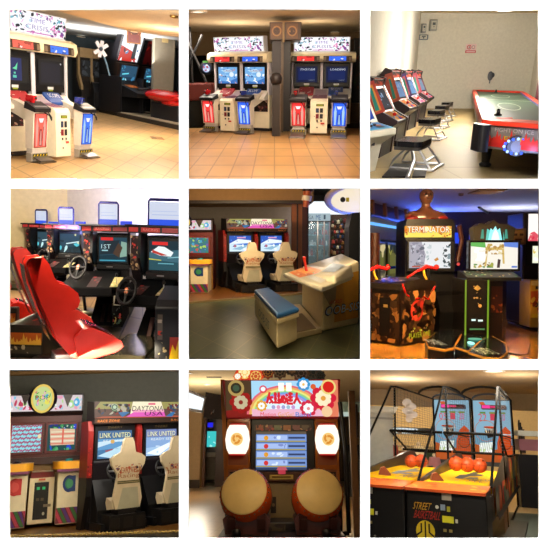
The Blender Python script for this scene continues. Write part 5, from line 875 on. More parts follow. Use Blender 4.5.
# ---- platform game with two player pads
t = Fr.thing('crystal_game', 'standing video game with a cyan crystal crown and wide bright screen', 'arcade machine', Vector((Fr.P(481, 300, y=9.9).x, 9.9, 0)))
u7 = 9.9/550; z7 = lambda py, d=0: 1.55-(py-255)*(9.9+d)/550; x7 = lambda px, d=0: (px-275)*(9.9+d)/550-206*u7
m = MB(); m.box((x7(468), x7(520)), (.0, .12), (z7(271), z7(240.5)), K('0c0a0e', 'g')); mo = m.build('monitor', t, .01)
m = MB(); m.art((x7(470), -.004, z7(269)), (47*u7, 0, 0), (0, 0, 26.5*u7), [('r', 0, 0, 1, 1, E('f4f0e4', 1.05)), ('p', [(0, .86), (.32, .8), (.3, 1), (0, 1)], E('58b858')), ('p', [(.7, .85), (1, .8), (1, 1), (.7, 1)], E('6088e0')), ('p', [(.28, .1), (.33, .1), (.34, .8), (.7, .85), (.72, .2), (.68, .2), (.66, .72), (.36, .7)], E('d8b868')), ('s', 24, 6, [E('c8a858'), E('e8d8a8'), E('b89048')], .05, (.3, .55, .7, .95)), ('s', 16, 4, [E('a0a848'), E('c8a040'), E('508838'), E('806838')], .05, (.05, .05, .5, .25)), ('p', [(.54, .05), (.6, .05), (.62, .35), (.56, .38)], E('3c2c34')), ('r', .85, .05, .97, .12, E('6080d0')), ('s', 9, 8, [E('ffffff', 1.1)], .1, (.05, .3, .28, .8))]); m.build('screen', mo)
m = MB(); m.prism([(x7(474), z7(241)), (x7(473), z7(228)), (x7(480), z7(223)), (x7(487), z7(225)), (x7(493), z7(220)), (x7(499), z7(224)), (x7(507), z7(224)), (x7(515), z7(228)), (x7(513), z7(241))], 'y', .02, .25, K('2c2820')); m.build('crown', t, .02)
m = MB(); m.art((x7(480), .016, z7(240)), (29*u7, 0, 0), (0, 0, 14*u7), [('p', [(.0, .1), (.04, .75), (.1, .75), (.12, .1)], E('389888')), ('p', [(.18, 0), (.22, .8), (.32, .7), (.34, 0)], E('60d0c8')), ('p', [(.26, 0), (.34, .85), (.42, .7), (.5, 1), (.58, .7), (.66, .85), (.74, 0)], E('98f8f8', 1.15)), ('p', [(.36, 0), (.42, .5), (.5, .8), (.6, .5), (.66, 0)], E('e8ffff', 1.2)), ('p', [(.82, .1), (.84, .75), (.9, .75), (.94, .1)], E('389888')), ('p', [(.76, 0), (.78, .6), (.82, .0)], E('50b8a8'))]); m.build('crystal_lamp', t)
D_ = -.42
m = MB(); m.prism([(-.3, z7(280, D_)), (-.42, z7(281, D_)), (-.42, z7(277.5, D_)), (-.0, z7(271)), (.1, z7(271)), (.1, z7(280))], 'x', x7(467, D_), x7(521, D_), K('12100f')); m.art((x7(467, D_), -.41, z7(277.5, D_)+.01), (x7(521, D_)-x7(467, D_), 0, 0), (0, .38, z7(271)-z7(277.5, D_)), [('s', 60, 3, ['5c8880', 'c8a848', '30404c', 'd8d0b8', '408858', '6c4c30'], .022)], e=.001); m.build('control_deck', t, .01)
m = MB(); m.box((x7(465.5, D_), x7(488, D_)), (D_, .3), (0.05, z7(279, D_)), K('15110f', 'g')); m.box((x7(489, -.1), x7(503, -.1)), (-.1, .3), (0.05, z7(279)), K('241410')); m.build('pillar', t, .01)
m = MB(); m.art((x7(491, -.1), -.105, z7(312)), (11*u7, 0, 0), (0, 0, 26*u7), [('r', 0, 0, 1, 1, '4c1c10'), ('s', 10, 3, ['903818', '2c1410', 'a85020'], .2)]); m.build('orange_panel', t)
m = MB(); m.art((x7(467.5, D_), D_-.005, z7(331, D_)), (18*u7, 0, 0), (0, 0, 48*u7), [('s', 5, 12, ['a87c40', 'c8a868'], .06, (.3, .5, .7, .9)), ('c', .66, .5, .09, 'c89858'), ('c', .35, .66, .05, 'b88850'), ('c', .5, .66, .05, 'b88850'), ('p', [(.3, .85), (.5, .92), (.7, .85), (.5, .8)], '9c7c40'), ('r', .2, .20, .42, .235, E('e0f8f0', 1.2)), ('r', .55, .19, .8, .225, E('e0f8f0', 1.2)), ('r', .1, .02, .9, .05, '3c7c68')]); m.build('pillar_art', t)
for px in (465.3, 487.8):
    m = MB(); m.box((x7(px, D_)-.010, x7(px, D_)+.010), (D_-.03, D_-.005), (.05, z7(280, D_)), E('7fa820', .75)); m.build('edge_light', t, label='yellow green glowing edge')
t = Fr.thing('player_platform', 'low dark two lobed foot platform with white edge lights under the crystal game', 'platform', Vector((0, 0, 0)))
def plat(pts, name, art=None):
    q = [Fr.P(x, y, z=.16) for x, y in pts]; m = MB(); m.hexa([Vector((v.x, v.y, 0)) for v in q], [Vector((v.x, v.y, .13)) for v in q], K('0c0c10')); m.build(name+'_base', t)
    c = sum(q, Vector())/len(q); m = MB(); m.hexa([Vector((v.x, v.y, .13)) for v in q], [Vector((v.x, v.y, .155)) for v in q], K('c88c38', 'g')); m.build(name+'_rim', t); m = MB(); m.hexa([Vector((c.x+(v.x-c.x)*.95, c.y+(v.y-c.y)*.91, .155)) for v in q], [Vector((c.x+(v.x-c.x)*.89, c.y+(v.y-c.y)*.93, .165)) for v in q], K('14181c', 'g')); m.build(name, t)
plat([(428, 347), (425, 340), (436, 332), (452, 328), (463, 329), (461, 334), (454, 348), (445, 350)], 'left_pad'.replace('left_', 'foot_'))
plat([(468, 352), (480, 341), (493, 336), (506, 343), (508, 352), (500, 358), (484, 357)], 'foot_pad')
plat([(455, 347), (462, 333), (487, 334), (480, 341), (468, 351)], 'centre_plate')
m = MB()
for (xa, ya), (xb, yb) in (((426, 344), (429, 349)), ((429.5, 349.6), (435, 351.3)), ((436, 351.5), (444, 352.6)), ((446, 353), (452, 352.4))):
    a, b = Fr.P(xa, ya, z=.07), Fr.P(xb, yb, z=.07); m.tube([a+Vector((0, -.06, 0)), b+Vector((0, -.06, 0))], .03, E('e8fff4', 1.3))
m.build('edge_lights', t, label='row of white lit strips')
m = MB(); a = Fr.P(471, 343, z=.18); m.ball(tuple(a), (.05, .1, .02), E('a0fff0', 1.4), 8); a = Fr.P(475, 339, z=.18); m.ball(tuple(a), (.12, .1, .015), E('48a890', 1), 8); m.build('pad_lamp', t, label='pale cyan lamp spots')
m = MB(); a, b = Fr.P(483, 354, z=.17), Fr.P(500, 354, z=.17); m.art(a, b-a, (0, .5, 0), [('t', 0, 0, 1, 1, 'PLAYER 2', '98a088')]); a, b = Fr.P(432, 344, z=.17), Fr.P(447, 345, z=.17); m.art(a, b-a, (0, .5, 0), [('t', 0, 0, 1, 1, 'PLAYER 1', '98a0a8')]); m.build('lettering', t)
# box with a face, to the right of the crown
m = MB(); m.box((-.16, .16), (0, .3), (-.16, .16), K('5c4430')); m.art((-.15, -.002, -.15), (.3, 0, 0), (0, 0, .3), [('r', .1, .1, .9, .9, '80603c'), ('r', .2, .55, .45, .7, '2c1c14'), ('r', .6, .55, .85, .7, '2c1c14'), ('r', .3, .25, .75, .35, '3c2418')]); Fr.single(m, 'cardboard_box', 'brown box behind the wide bright screen, right of the crystal crown', 'box', Fr.P(518, 236.5, y=11))
# ---- white and yellow machine cut by the right edge
t = Fr.thing('prize_machine', 'white topped prize machine with yellow orange front at the right edge', 'arcade machine', Vector((Fr.P(532, 300, y=11.6).x, 11.6, 0)))
u8 = 11.6/550; z8 = lambda py: 1.55-(py-255)*u8; x8 = lambda px: (px-532)*u8
m = MB(); m.box((x8(522), x8(560)), (0, .8), (.1, z8(213)), K('1c1418')); m.box((x8(519), x8(560)), (-.5, .0), (.08, z8(279)), K('8c6c28')); m.build('cabinet_body', t, .02)
m = MB(); m.art((x8(527), -.003, z8(241)), (24*u8, 0, 0), (0, 0, 27*u8), [('r', 0, 0, 1, 1, E('fdf4ec', 1.15)), ('p', [(0, .05), (.1, .3), (.25, .35), (.45, .2), (1, .15), (1, 0), (0, 0)], E('e85868')), ('s', 8, 4, [E('e03048'), E('f8b8b0')], .08, (.05, .05, .6, .35))]); m.build('marquee', t)
m = MB(); m.box((x8(524), x8(560)), (-.03, 0), (z8(266), z8(243)), K('0c0a0c')); m.art((x8(531), -.033, z8(263)), (24*u8, 0, 0), (0, 0, 17*u8), [('r', 0, 0, 1, 1, E('f0f4d8', 1.1)), ('s', 12, 3, [E('a8c860'), E('e8d068'), E('ffffff')], .1)]); m.build('screen', t)
m = MB(); m.art((x8(519.5), -.503, z8(315)), (34*u8, 0, 0), (0, 0, 36*u8), [('r', 0, 0, 1, 1, 'c89028'), ('p', [(0, .35), (.3, .5), (.7, .4), (1, .5), (1, .75), (0, .7)], 'b04818'), ('s', 16, 7, ['d8a838', 'a83c18', 'e8c058', '7c2c14'], .1, (0, .1, 1, .75)), ('r', .12, .76, .9, .84, '201810'), ('r', .0, .86, 1, .98, 'd8b868'), ('s', 6, 3, ['241810'], .05, (.1, .1, .4, .5)), ('r', .02, 0, .98, .1, 'c8a020')]); m.build('front_panel', t)
# dark machine silhouettes between
m = MB(); m.prism([(0, 0), (0, .9), (-.3, 1.1), (-.2, 1.6), (.3, 1.7), (.6, 1.5), (.6, 0)], 'x', -.35, .35, K('120e14')); m.art((-.25, -.31, 1.12), (.5, 0, 0), (0, .08, .3), [('r', 0, 0, 1, 1, E('26405c', .8)), ('s', 6, 3, [E('78c8d8'), E('40688c')], .1)]); Fr.single(m, 'driving_game', 'dark machine with a small bluish screen between the bust cabinet and the crystal game', 'arcade machine', Fr.P(458, 301), 15, 1, sc=(.8, .8, .95))
m = MB(); m.box((-.3, .3), (0, .5), (0, 1.0), K('110c12')); m.prism([(0, 1.0), (-.1, 1.3), (.2, 1.5), (.5, 1.3), (.5, 1.0)], 'x', -.25, .25, K('1c1420')); Fr.single(m, 'seat_game', 'low dark machine behind and right of the crystal game', 'arcade machine', Fr.P(511, 303), -10, 1.2)
for i, (px, py, hh, lb) in enumerate(((456, 238, 9, 'left'), (461, 240, 6, 'middle one'), (472, 237, 4, 'right'))):
    m = MB(); m.box((-.07, .07), (0, .05), (-.018*hh, .018*hh), E('2448e8', 1.0)); Fr.single(m, 'blue_lamp', 'small blue lamp on the dark back wall between the two screens, %s' % lb, 'lamp', Fr.P(px, py, y=16.8))
m = MB(); pts = [Fr.P(x, y, z=.012) for x, y in ((508, 322), (520, 326), (532, 330), (540, 331))]; m.tube(pts, .012, BLACK, 6); Fr.single(m, 'cable', 'thin black cable lying on the amber floor toward the right edge', 'cable', Vector((0, 0, 0)))
m = MB(); pts = [Fr.P(x, y, z=.012) for x, y in ((506, 352), (520, 355), (528, 354), (530, 344))]; m.tube(pts, .012, BLACK, 6); Fr.single(m, 'cable', 'black cable on the floor right of the foot platform', 'cable', Vector((0, 0, 0)))
# light
Fr.lamp(Vector((3.5, 16.6, 2.1)), (.1, -.55, .8), 2.6, 600, (.06, .14, 1), .3); Fr.lamp(Vector((6.8, 15.5, 1.9)), (0, -.2, 1), 1.5, 45, (.7, .8, 1), .4)
Fr.lamp(Fr.P(455, 194, y=6.5), (0, 1, -.5), 1.3, 22, (1, .72, .4)); Fr.lamp(Fr.P(450, 196, y=8.6), (0, .35, -1), 1.0, 150, (1, .66, .3)); Fr.lamp(Fr.P(410, 196, y=8), (-.1, .5, -.8), 1.0, 75, (1, .64, .28))
Fr.point(Fr.P(392, 200, y=9.0), 24, (1, .8, .5), .2); Fr.point(Fr.P(515, 300, y=11), 7, (1, .6, .3), .1); Fr.point(Fr.P(435, 191, y=9.5), 14, (1, .45, .35), .1)
# ================================================================ ROOM: close view of the music game and twin racer (lower left)
Gr = Room(0, 2, 445, 1.6, .5)
fy = 10.15
m = MB(); m.box((-9, 3), (5, 22), (-.05, 0), tiles('amber_wood_boards', '8c5c24', '7c5020', '4c2c10', 3.0, .9, 0, .28, .02)); Gr.struct('floor', m)
p, q = Gr.P(8, 538.5), Gr.P(180, 533.5)
m = MB(); m.hexa([p+Vector((-.5, -3, 0)), q+Vector((.5, -3, 0)), q+Vector((.5, 0, 0)), p+Vector((-.5, 0, 0))], [v+Vector((0, 0, .01)) for v in (p+Vector((-.5, -3, 0)), q+Vector((.5, -3, 0)), q+Vector((.5, 0, 0)), p+Vector((-.5, 0, 0)))], K('2c2418')); Gr.struct('floor', m)
dv = (q-p)/44; m = MB()
for i in range(46): a = p+dv*(i-1)+Vector((0, .06, .02)); m.tube([a, a+dv*.55+Vector((0, .07, .02)), a+dv*.9], .02, K('b8a060'), 6)
Gr.single(m, 'rope_edging', 'tan twisted rope edging along the front of the wooden floor', 'rope', Vector((0, 0, 0)))
m = MB(); m.box((-9, 3), (17.5, 17.7), (0, 6), K('7c7c74', 'f')); Gr.struct('wall_back', m)
zt = Gr.P(90, 373, y=17.3).z
m = MB(); m.box((-9, 3), (17.2, 17.5), (zt, zt+.1), K('a88050', 'f')); m.box((-9, 3), (16.8, 17.5), (zt+.1, zt+1), K('241a14', 'f')); Gr.struct('trim_4', m)
lab_s = [('r', 0, 0, 1, 1, E('8ce0e8', 1))]
for i in range(-3, 7):
    for j in range(7):
        x, y = i*.2+j*.07, j*.15
        lab_s += [('p', [(max(0, min(1, a)), max(0, min(1, b))) for a, b in ((x+.0, y-.01), (x+.13, y+.09), (x+.09, y+.13), (x-.04, y+.03))], E('a85078', .95)), ('p', [(max(0, min(1, a)), max(0, min(1, b))) for a, b in ((x+.12, y+.0), (x+.20, y+.065), (x+.165, y+.11), (x+.085, y+.05))], E('b86088', .95))]
lab_s = [s for s in lab_s if s[0] == 'r' or (max(p[0] for p in s[1])-min(p[0] for p in s[1]) > .03)]+[('c', .93, .55, .06, E('f0e0b0')), ('r', .0, .0, .02, 1, E('c05878'))]
menu_s = [('r', 0, 0, 1, 1, E('1c5050', .8)), ('s', 30, 5, [E('2448c8'), E('3c9858'), E('182c88'), E('58b070')], .1), ('p', [(.12, .2), (.95, .2), (.95, .8), (.06, .85)], E('e0c0a0'))]+[('r', .1, .24+i*.09, .95, .28+i*.09, E(c)) for i, c in enumerate(('e07868', 'f0e8d0', 'e88070', 'f0e8d0', 'e07060', 'e8e0c0'))]+[('r', .5, .22, .56, .82, E('e06858')), ('s', 5, 9, [E('f0f0e0')], .05, (.1, .85, .95, .95)), ('p', [(.15, .0), (.3, .15), (.35, .15), (.25, 0)], E('3c9858'))]
drum_pop(Gr, Gr.P(38.4, 520.6), 13.9, 1, (1.085, 2.6, 1.448), 'maroon music game with a round lit sign and two yellow pads on cream pedestals', lab_s, menu_s, rs=1.3)
dl = [('r', 0, 0, 1, 1, E('5c9cd0', 1)), ('p', [(0, 0), (1, 0), (1, .4), (0, .3)], E('3c78a8')), ('p', [(0, .1), (.9, .55), (1, .5), (.4, .0)], E('b8dcec', 1.1)), ('p', [(.0, .4), (.5, .58), (1, .62), (1, .7), (0, .6)], E('c8e4f4', 1.05)), ('r', 0, .7, 1, 1, E('406c9c')), ('t', .05, .72, .97, .9, 'LINK UNITED', '203040'), ('t', .04, .74, .96, .92, 'LINK UNITED', E('f0f0b0', 1.1)), ('t', .15, .58, .85, .67, 'READY SET', E('e8f0f0')), ('c', .42, .6, .06, E('e0b060')), ('p', [(.2, .28), (.42, .34), (.44, .3), (.24, .22)], E('a05058')), ('s', 6, 4, [E('ffffff', 1.1), E('a8d0e8')], .07, (.5, .1, .95, .5))]
dr_ = [('r', 0, 0, 1, 1, E('8cb0e0', 1)), ('p', [(0, 0), (1, 0), (1, .4), (0, .3)], E('a8ccf0')), ('p', [(0, .1), (.9, .55), (1, .5), (.4, .0)], E('e8f4ff', 1.15)), ('r', 0, .7, 1, 1, E('7888c0')), ('t', .05, .72, .97, .9, 'LINK UNITED', '304060'), ('t', .04, .74, .96, .92, 'LINK UNITED', E('f4f4c0', 1.1)), ('t', .15, .58, .85, .67, 'READY SET', E('f0f4f4')), ('s', 8, 4, [E('ffffff', 1.15), E('c8e0f8')], .1, (.3, .1, .95, .5))]
daytona(Gr, Gr.P(136.3, 523.7), 29, 1, (1.379, .76, 1.321), 'twin racing cabinet with cream white seats, cropped by the right edge, grey wall behind', dl, dr_, seat=(0, .18, .86))
m = MB(); p = Gr.P(86, 515); m.tube([Vector((0, 0, 0)), Vector((.1, -.2, .02)), Vector((.15, .1, .6)), Vector((.1, .3, 1.2))], .025, K('6c5030')); Gr.single(m, 'power_cable', 'thin brown cable hanging behind the cream pedestal by the red side panel', 'cable', p)
Gr.lamp(Gr.P(94, 375, y=6.5), (0, 1, -.4), 1.3, 115, (1, .86, .62)); Gr.lamp(Gr.P(60, 378, y=8.5), (0, .6, -.8), 1.2, 75, (1, .82, .55)); Gr.lamp(Gr.P(110, 378, y=12), (0, .9, -.3), 2.0, 130, (1, .93, .82)); Gr.point(Gr.P(88, 470, y=10.8), 8, (1, .6, .3), .1)
# ================================================================ ROOM: taiko style drum game (lower middle)
H = Room(1, 2, 455, 1.6)
t0 = 8.3; uh = t0/550; hz = lambda py, d=0: 1.6-(py-455)*(t0+d)/550; hx = lambda px, d=0: (px-274.5)*(t0+d)/550
m = MB(); m.box((-9, 9), (5, 39), (-.05, 0), tiles('pale_tan_floor_tiles', 'b08c60', 'a88458', '8c6c48', .45, 1.5, math.radians(14), .3, .02, .3)); H.struct('floor', m)
zc8 = 4.6
m = MB(); m.box((-9, 9), (5, 39), (zc8, zc8+.1), K('d8c49c', 'f')); H.struct('ceiling', m)
m = MB(); m.box((-9, 9), (38, 38.2), (0, 4.6), K('5c4c38', 'f')); H.struct('wall_back', m)
a, b = H.P(186, 440, y=30).x, H.P(201, 440, y=30).x
m = MB(); m.box((a-1, b), (30, 31), (0, 4.6), K('b8986c', 'f')).box((a-1, b+.02), (29.96, 30), (0, .4), K('3c2c1c')); H.struct('wall_left', m)
a = H.P(201, 440, y=31).x; b = H.P(229, 440, y=31).x
m = MB(); m.box((a, a+.25), (31, 31.6), (0, 4.6), K('5c3418')); m.box((b-.7, b+.6), (31, 31.6), (0, 4.6), K('3c2414')); H.struct('trim_posts', m)
t = H.thing('projector_screen', 'bright white glowing screen at the upper left corner', 'screen', H.P(190, 410, y=10.8))
m = MB(); A_ = [H.P(x, y, y=yy) for x, y, yy in ((186, 409, 10.2), (201.5, 411.5, 11.4), (204.5, 397.5, 11.4), (186, 390, 10.2))]; b0 = H.P(190, 410, y=10.8); m.quad([v-b0 for v in A_], E('eef6fa', 1.15)); m.build('panel', t); m = MB(); m.tube([v-b0+Vector((0, .03, 0)) for v in A_], .03, K('4c4440'), 6, True); m.build('frame', t)
t = H.thing('dark_television', 'dark unlit screen hanging beside the bright white screen', 'screen', H.P(211, 407, y=11.6))
m = MB(); m.hexa([(-.15, 0, -.22), (.36, .6, -.24), (.36, .65, -.24), (-.15, .06, -.22)], [(-.12, 0, .30), (.40, .6, .26), (.4, .65, .26), (-.12, .06, .30)], K('1c1614', 'g')); m.build('casing', t); m = MB(); m.art((-.1, -.005+.05, -.15), (.42, .5, 0), (0, 0, .38), [('s', 10, 4, ['4c3020', '3c3c3c', '6c4428'], .1)]); m.build('panel', t)
t = H.thing('video_game', 'distant machine with a small cyan screen and blue lamp in the doorway', 'arcade machine', H.P(208, 483), sc=1.85)
m = MB(); m.box((-.35, .35), (0, .6), (0, 2.1), K('3c2818')).box((-.36, .36), (-.3, 0), (.8, .95), K('a89c80')).box((-.25, .25), (-.2, 0), (.1, .8), K('6c6048')); m.build('cabinet_body', t, .02)
m = MB(); m.art((-.26, -.01, 1.12), (.52, 0, 0), (0, 0, .5), [('r', 0, 0, 1, 1, E('40c8c8', 1)), ('s', 8, 3, [E('a0f0e8'), E('208898'), E('48a048')], .12)]); m.build('screen', t); m = MB(); m.box((-.24, .1), (-.02, 0), (1.75, 1.9), E('2828e8', 1)); m.build('lamp_panel', t)
m = MB(); a = H.P(188, 480); b = H.P(226, 470.5); m.tube([a, b], .12, K('241c14')); H.single(m, 'floor_rail', 'low dark rail along the floor at the left, below the doorway', 'rail', Vector((0, 0, 0)))
downlight(H, 207, 384.3, zc8, 'small round bright ceiling light near the white screen', .12, 2.5)
downlight(H, 189, 373, zc8, 'round ceiling light cut by the top left corner', .12, 2.5)
m = MB(); m.box((-.3, .3), (-.1, .1), (-.02, 0), K('4c3c2c')); H.single(m, 'ceiling_vent', 'short dark slot vent on the ceiling near the round light', 'vent', H.P(214, 377, z=zc8))
# right-hand background
t = H.thing('wooden_post', 'tall brown wooden post standing right of the drum game', 'post', H.P(347, 540)*1.0+Vector((0, -1.5, 0)))
m = MB(); m.box((-.05, .07), (0, .12), (0, 2.75), K('5c3c20')); m.build('post', t, .01); m = MB(); m.box((.075, .11), (0, .12), (1.9, 2.5), K('2c2018')); m.build('hook_plate', t)
m = MB(); m.box((-.5, .6), (0, .8), (0, 2.0), K('14100e')); m.art((-.2, -.005, .9), (.5, 0, 0), (0, 0, 1.0), [('s', 10, 3, ['3c2818', '2c2c34', '8c3818'], .06)]); H.single(m, 'tall_cabinet', 'black machine beyond the wooden post at the right edge', 'arcade machine', H.P(360, 497), 0, 1.2)
m = MB(); m.box((-1.2, 1.2), (0, .1), (0, .35), K('6c8078')); m.box((-.3, .3), (-.02, 0), (-.15, 0), E('b8c8c0', .9)); H.single(m, 'shop_fascia', 'pale green grey lit shop front seen between the game and the wooden post', 'shop front', H.P(346, 412, y=20))
m = MB(); m.tube([(0, 0, 0), (.0, 0, 1.05), (-.06, 0, 1.7)], .03, K('1c1614')); m.tube([(.0, 0, 0), (-.15, 0, -.02)], .03, K('1c1614')); H.single(m, 'black_stand', 'thin black curved pole at the right side of the drum game', 'pole', H.P(349, 533, y=8.0))
# the game itself
t = H.thing('drum_game', 'wooden framed drum game with flowery lit title board and two round lanterns', 'arcade machine', Vector((0, t0, 0)))
wd = K('7c4420'); wd2 = K('96541f', 'g')
m = MB(); m.box((hx(228), hx(338)), (.15, 1.0), (.0, hz(421)), K('2c180e'))
for a, b in ((229, 251.5), (313, 335.5)): m.box((hx(a), hx(b)), (-.02, .16), (hz(500), hz(421)), wd); 
m.prism([(hx(221), hz(384)), (hx(225), hz(384)), (hx(233), hz(500)), (hx(229), hz(500))], 'y', .0, .8, wd2); m.build('cabinet_body', t, .01)
for a, b in ((229, 251.5), (313, 335.5)):
    m = MB(); x0, x1 = hx(a), hx(b); m.box((x0, x1), (-.05, -.02), (hz(468), hz(464)), wd2).box((x0, x1), (-.05, -.02), (hz(425), hz(421)), wd2).box((x0, x0+.03), (-.05, -.02), (hz(500), hz(421)), wd2).box((x1-.03, x1), (-.05, -.02), (hz(500), hz(421)), wd2).box((x0+.05, x1-.05), (-.025, -.02), (hz(495), hz(470)), K('0c0806')); m.build('side_frame', t, .004)
for px in (239.5, 324.5):
    m = MB(); r0 = 11*uh; cx, cz = hx(px), hz(441)
    prof = [(.0, -13*uh), (r0*.72, -13*uh), (r0*.95, -8*uh), (r0*1.06, 0), (r0*.95, 8*uh), (r0*.72, 13*uh), (0, 13*uh)]
    m.lathe(prof, (cx, -.08, cz), (0, 0, 1), E('fff6e4', 1.25)); ln = m.build('lantern', t, label='glowing white round lantern')
    m = MB(); 
    for s in (-1, 1): m.lathe([(0, 0), (r0*.74, 0), (r0*.6, s*.02), (0, s*.02)], (cx, -.08, cz+s*13*uh), (0, 0, 1), E('c02018', .9))
    m.build('lantern_cap', ln, label='red lantern cap')
    m = MB(); Y = -.08-r0*1.07; shp = [('c', .5, .5, .48, E('f4c878', 1.05))]
    for k in range(3):
        a = k*2.094; c_, s_ = math.cos(a), math.sin(a); pts = []
        for i in range(9): q = i/8; th = a+q*1.9; rr = .40-.12*q; pts.append((.5+rr*math.cos(th), .5+rr*math.sin(th)))
        for i in range(8, -1, -1): q = i/8; th = a+q*1.9; rr = .12+.16*q*0+.10*(1-q); pts.append((.5+rr*math.cos(th), .5+rr*math.sin(th)))
        shp.append(('p', pts, E('e09030', 1)))
    m.art((cx-6*uh, Y, cz-6*uh), (12*uh, 0, 0), (0, 0, 12*uh), shp); m.build('lantern_crest', ln)
# title board, leaning forward
m = MB(); tl, tr_, bl, br = (hx(222.5, -.28), -.28, hz(384.5, -.28)), (hx(340, -.28), -.28, hz(383.5, -.28)), (hx(228, -.1), -.1, hz(421.5, -.1)), (hx(336.5, -.1), -.1, hz(421.5, -.1))
B_ = lambda v, d: (v[0], v[1]+d, v[2]); m.hexa([bl, br, B_(br, .25), B_(bl, .25)], [tl, tr_, B_(tr_, .3), B_(tl, .3)], K('8c1c1c')); m.build('title_box', t, .01)
O = Vector(bl)+Vector((.03, -.035, .035)); X = Vector(br)-Vector(bl)-Vector((.06, 0, 0)); Y = (Vector(tl)+Vector(tr_)-Vector(bl)-Vector(br))*.5*.90
def flower(cx, cy, r, c1, c2, c3, n=8, lit=True, s=1.0):
    M_ = (lambda c, q=1.0: E(c, q*s)) if lit else (lambda c, q=1.0: c); q = X.length/Y.length; out = [('c', cx+r*.72*math.cos(i*2*math.pi/n), cy+q*r*.72*math.sin(i*2*math.pi/n), r*.34, M_(c1)) for i in range(n)]
    out += [('c', cx, cy, r*.78, M_(c1))]+[('c', cx+r*.42*math.cos(i*2*math.pi/n+.3), cy+q*r*.42*math.sin(i*2*math.pi/n+.3), r*.24, M_(c2)) for i in range(n)]+[('c', cx, cy, r*.34, M_(c2)), ('c', cx, cy, r*.2, M_(c3))]; return out
sh = [('r', 0, 0, 1, 1, E('f0d8d8', 1)), ('r', -.02, -.02, .22, 1.0, E('584028', .75)), ('p', [(-.02, -.02), (.22, -.02), (.22, .25), (-.02, .15)], E('8c1c18', .9)), ('r', .88, -.02, 1.02, 1.02, E('e88060', 1)), ('r', .22, -.0, .88, 1.0, E('a8d8f4', 1.05))]
for k, c in enumerate(('e86878', 'f0b060', 'f0e880', '90d890', '70a8e8', 'b898e0')):
    r = .36-.022*k; sh.append(('p', [(.53+r*math.cos(i*math.pi/14), .05+r*2.3*math.sin(i*math.pi/14)) for i in range(15)], E(c, 1)))
sh.append(('p', [(.53+.228*math.cos(i*math.pi/14), .05+.52*math.sin(i*math.pi/14)) for i in range(15)], E('d8f0f8', 1.1)))
sh += [('r', .22, -.0, .88, .2, E('f4b8d0', 1))]
sh += flower(.12, .40, .10, 'a81818', 'd8c8a0', '983028', 8, True, .85)+[('c', .08, .80, .075, E('c8a860', .8)), ('c', .08, .80, .05, E('383020', .8)), ('c', .08, .8, .03, E('486048', .8))]
sh += flower(.88, .52, .115, 'd81838', 'fff0c8', 'e8a040')+[('c', .93, .84, .07, E('f0d880', 1)), ('c', .93, .84, .052, E('d82018', 1)), ('c', .79, .85, .025, E('e06030')), ('c', .91, .15, .05, E('f8d0a0'))]
sh += flower(.74, .24, .075, 'd82848', 'ffffff', 'e89090')+flower(.31, .32, .05, 'e8a830', 'ffffff', 'e8c040')+flower(.70, .93, .06, '3898d8', 'ffffff', 'f0c060')+[('o', .33, .80, .035, .012, E('e83848')), ('c', .33, .8, .02, E('ffffff'))]
sh += [('t', .47, .74, .52, .98, '1', E('fffbe8', 1.2)), ('t', .54, .74, .59, .98, '1', E('fffbe8', 1.2))]
for x, w_, g in ((.36, .06, '太'), (.425, .06, '鼓'), (.49, .045, 'の'), (.54, .06, '達'), (.605, .065, '人')):
    # brush-stroke characters built from bars
    x1 = x+w_; bars = {'太': [((x, .56), (x1, .58)), ((x+w_*.5, .72), (x, .40)), ((x+w_*.45, .56), (x1, .40)), ((x+w_*.42, .45), (x+w_*.55, .40))], '鼓': [((x, .66), (x+w_*.5, .66)), ((x+w_*.25, .72), (x+w_*.25, .42)), ((x, .54), (x+w_*.5, .54)), ((x, .43), (x+w_*.5, .43)), ((x+w_*.55, .62), (x1, .62)), ((x+w_*.78, .72), (x+w_*.75, .52)), ((x+w_*.6, .52), (x1, .40)), ((x1, .52), (x+w_*.55, .40))],
      'の': [((x, .50), (x+w_*.3, .62)), ((x+w_*.3, .62), (x+w_*.9, .58)), ((x+w_*.9, .58), (x1, .48)), ((x1, .48), (x+w_*.6, .40)), ((x+w_*.6, .62), (x+w_*.3, .42)), ((x+w_*.3, .42), (x, .5))], '達': [((x, .68), (x+w_*.15, .6)), ((x, .56), (x+w_*.2, .54)), ((x+w_*.2, .54), (x+w_*.1, .43)), ((x, .41), (x1, .40)), ((x+w_*.3, .68), (x1, .68)), ((x+w_*.6, .73), (x+w_*.6, .45)), ((x+w_*.25, .58), (x1, .58)), ((x+w_*.3, .5), (x1, .5))], '人': [((x+w_*.5, .72), (x+w_*.4, .55)), ((x+w_*.4, .55), (x, .40)), ((x+w_*.45, .58), (x1, .40))]}[g]
    for (ax, ay), (bx_, by_) in bars:
        dx, dy = bx_-ax, (by_-ay)*.32; l = math.hypot(dx, dy); nx, ny = -dy/l*.006, dx/l*.006/.32
        sh.append(('p', [(ax-nx*1.8, ay-ny*1.8), (bx_-nx*1.8, by_-ny*1.8), (bx_+nx*1.8, by_+ny*1.8), (ax+nx*1.8, ay+ny*1.8)], E('e02030', 1)))
sh += [('r', .40, .26, .62, .36, E('f0f0ff', 1.1))]+[('c', .42+.045*i, .31, .018, E(c)) for i, c in enumerate(('a8a8d8', 'e8a0c0', 'a8a8d8', 'a0c8d8', 'c8a0d8'))]
sh += [('t', .30, .05, .44, .17, 'MotionHit'[:6], E('e83030')), ('t', .46, .05, .60, .17, 'Go!Go!', E('f0a020')), ('t', .62, .05, .76, .17, 'Band', E('2888d8'))]
m = MB(); m.art(O, X, Y, sh, e=.0008); m.build('title_panel', t, label='lit title panel with rainbow and red flowers')
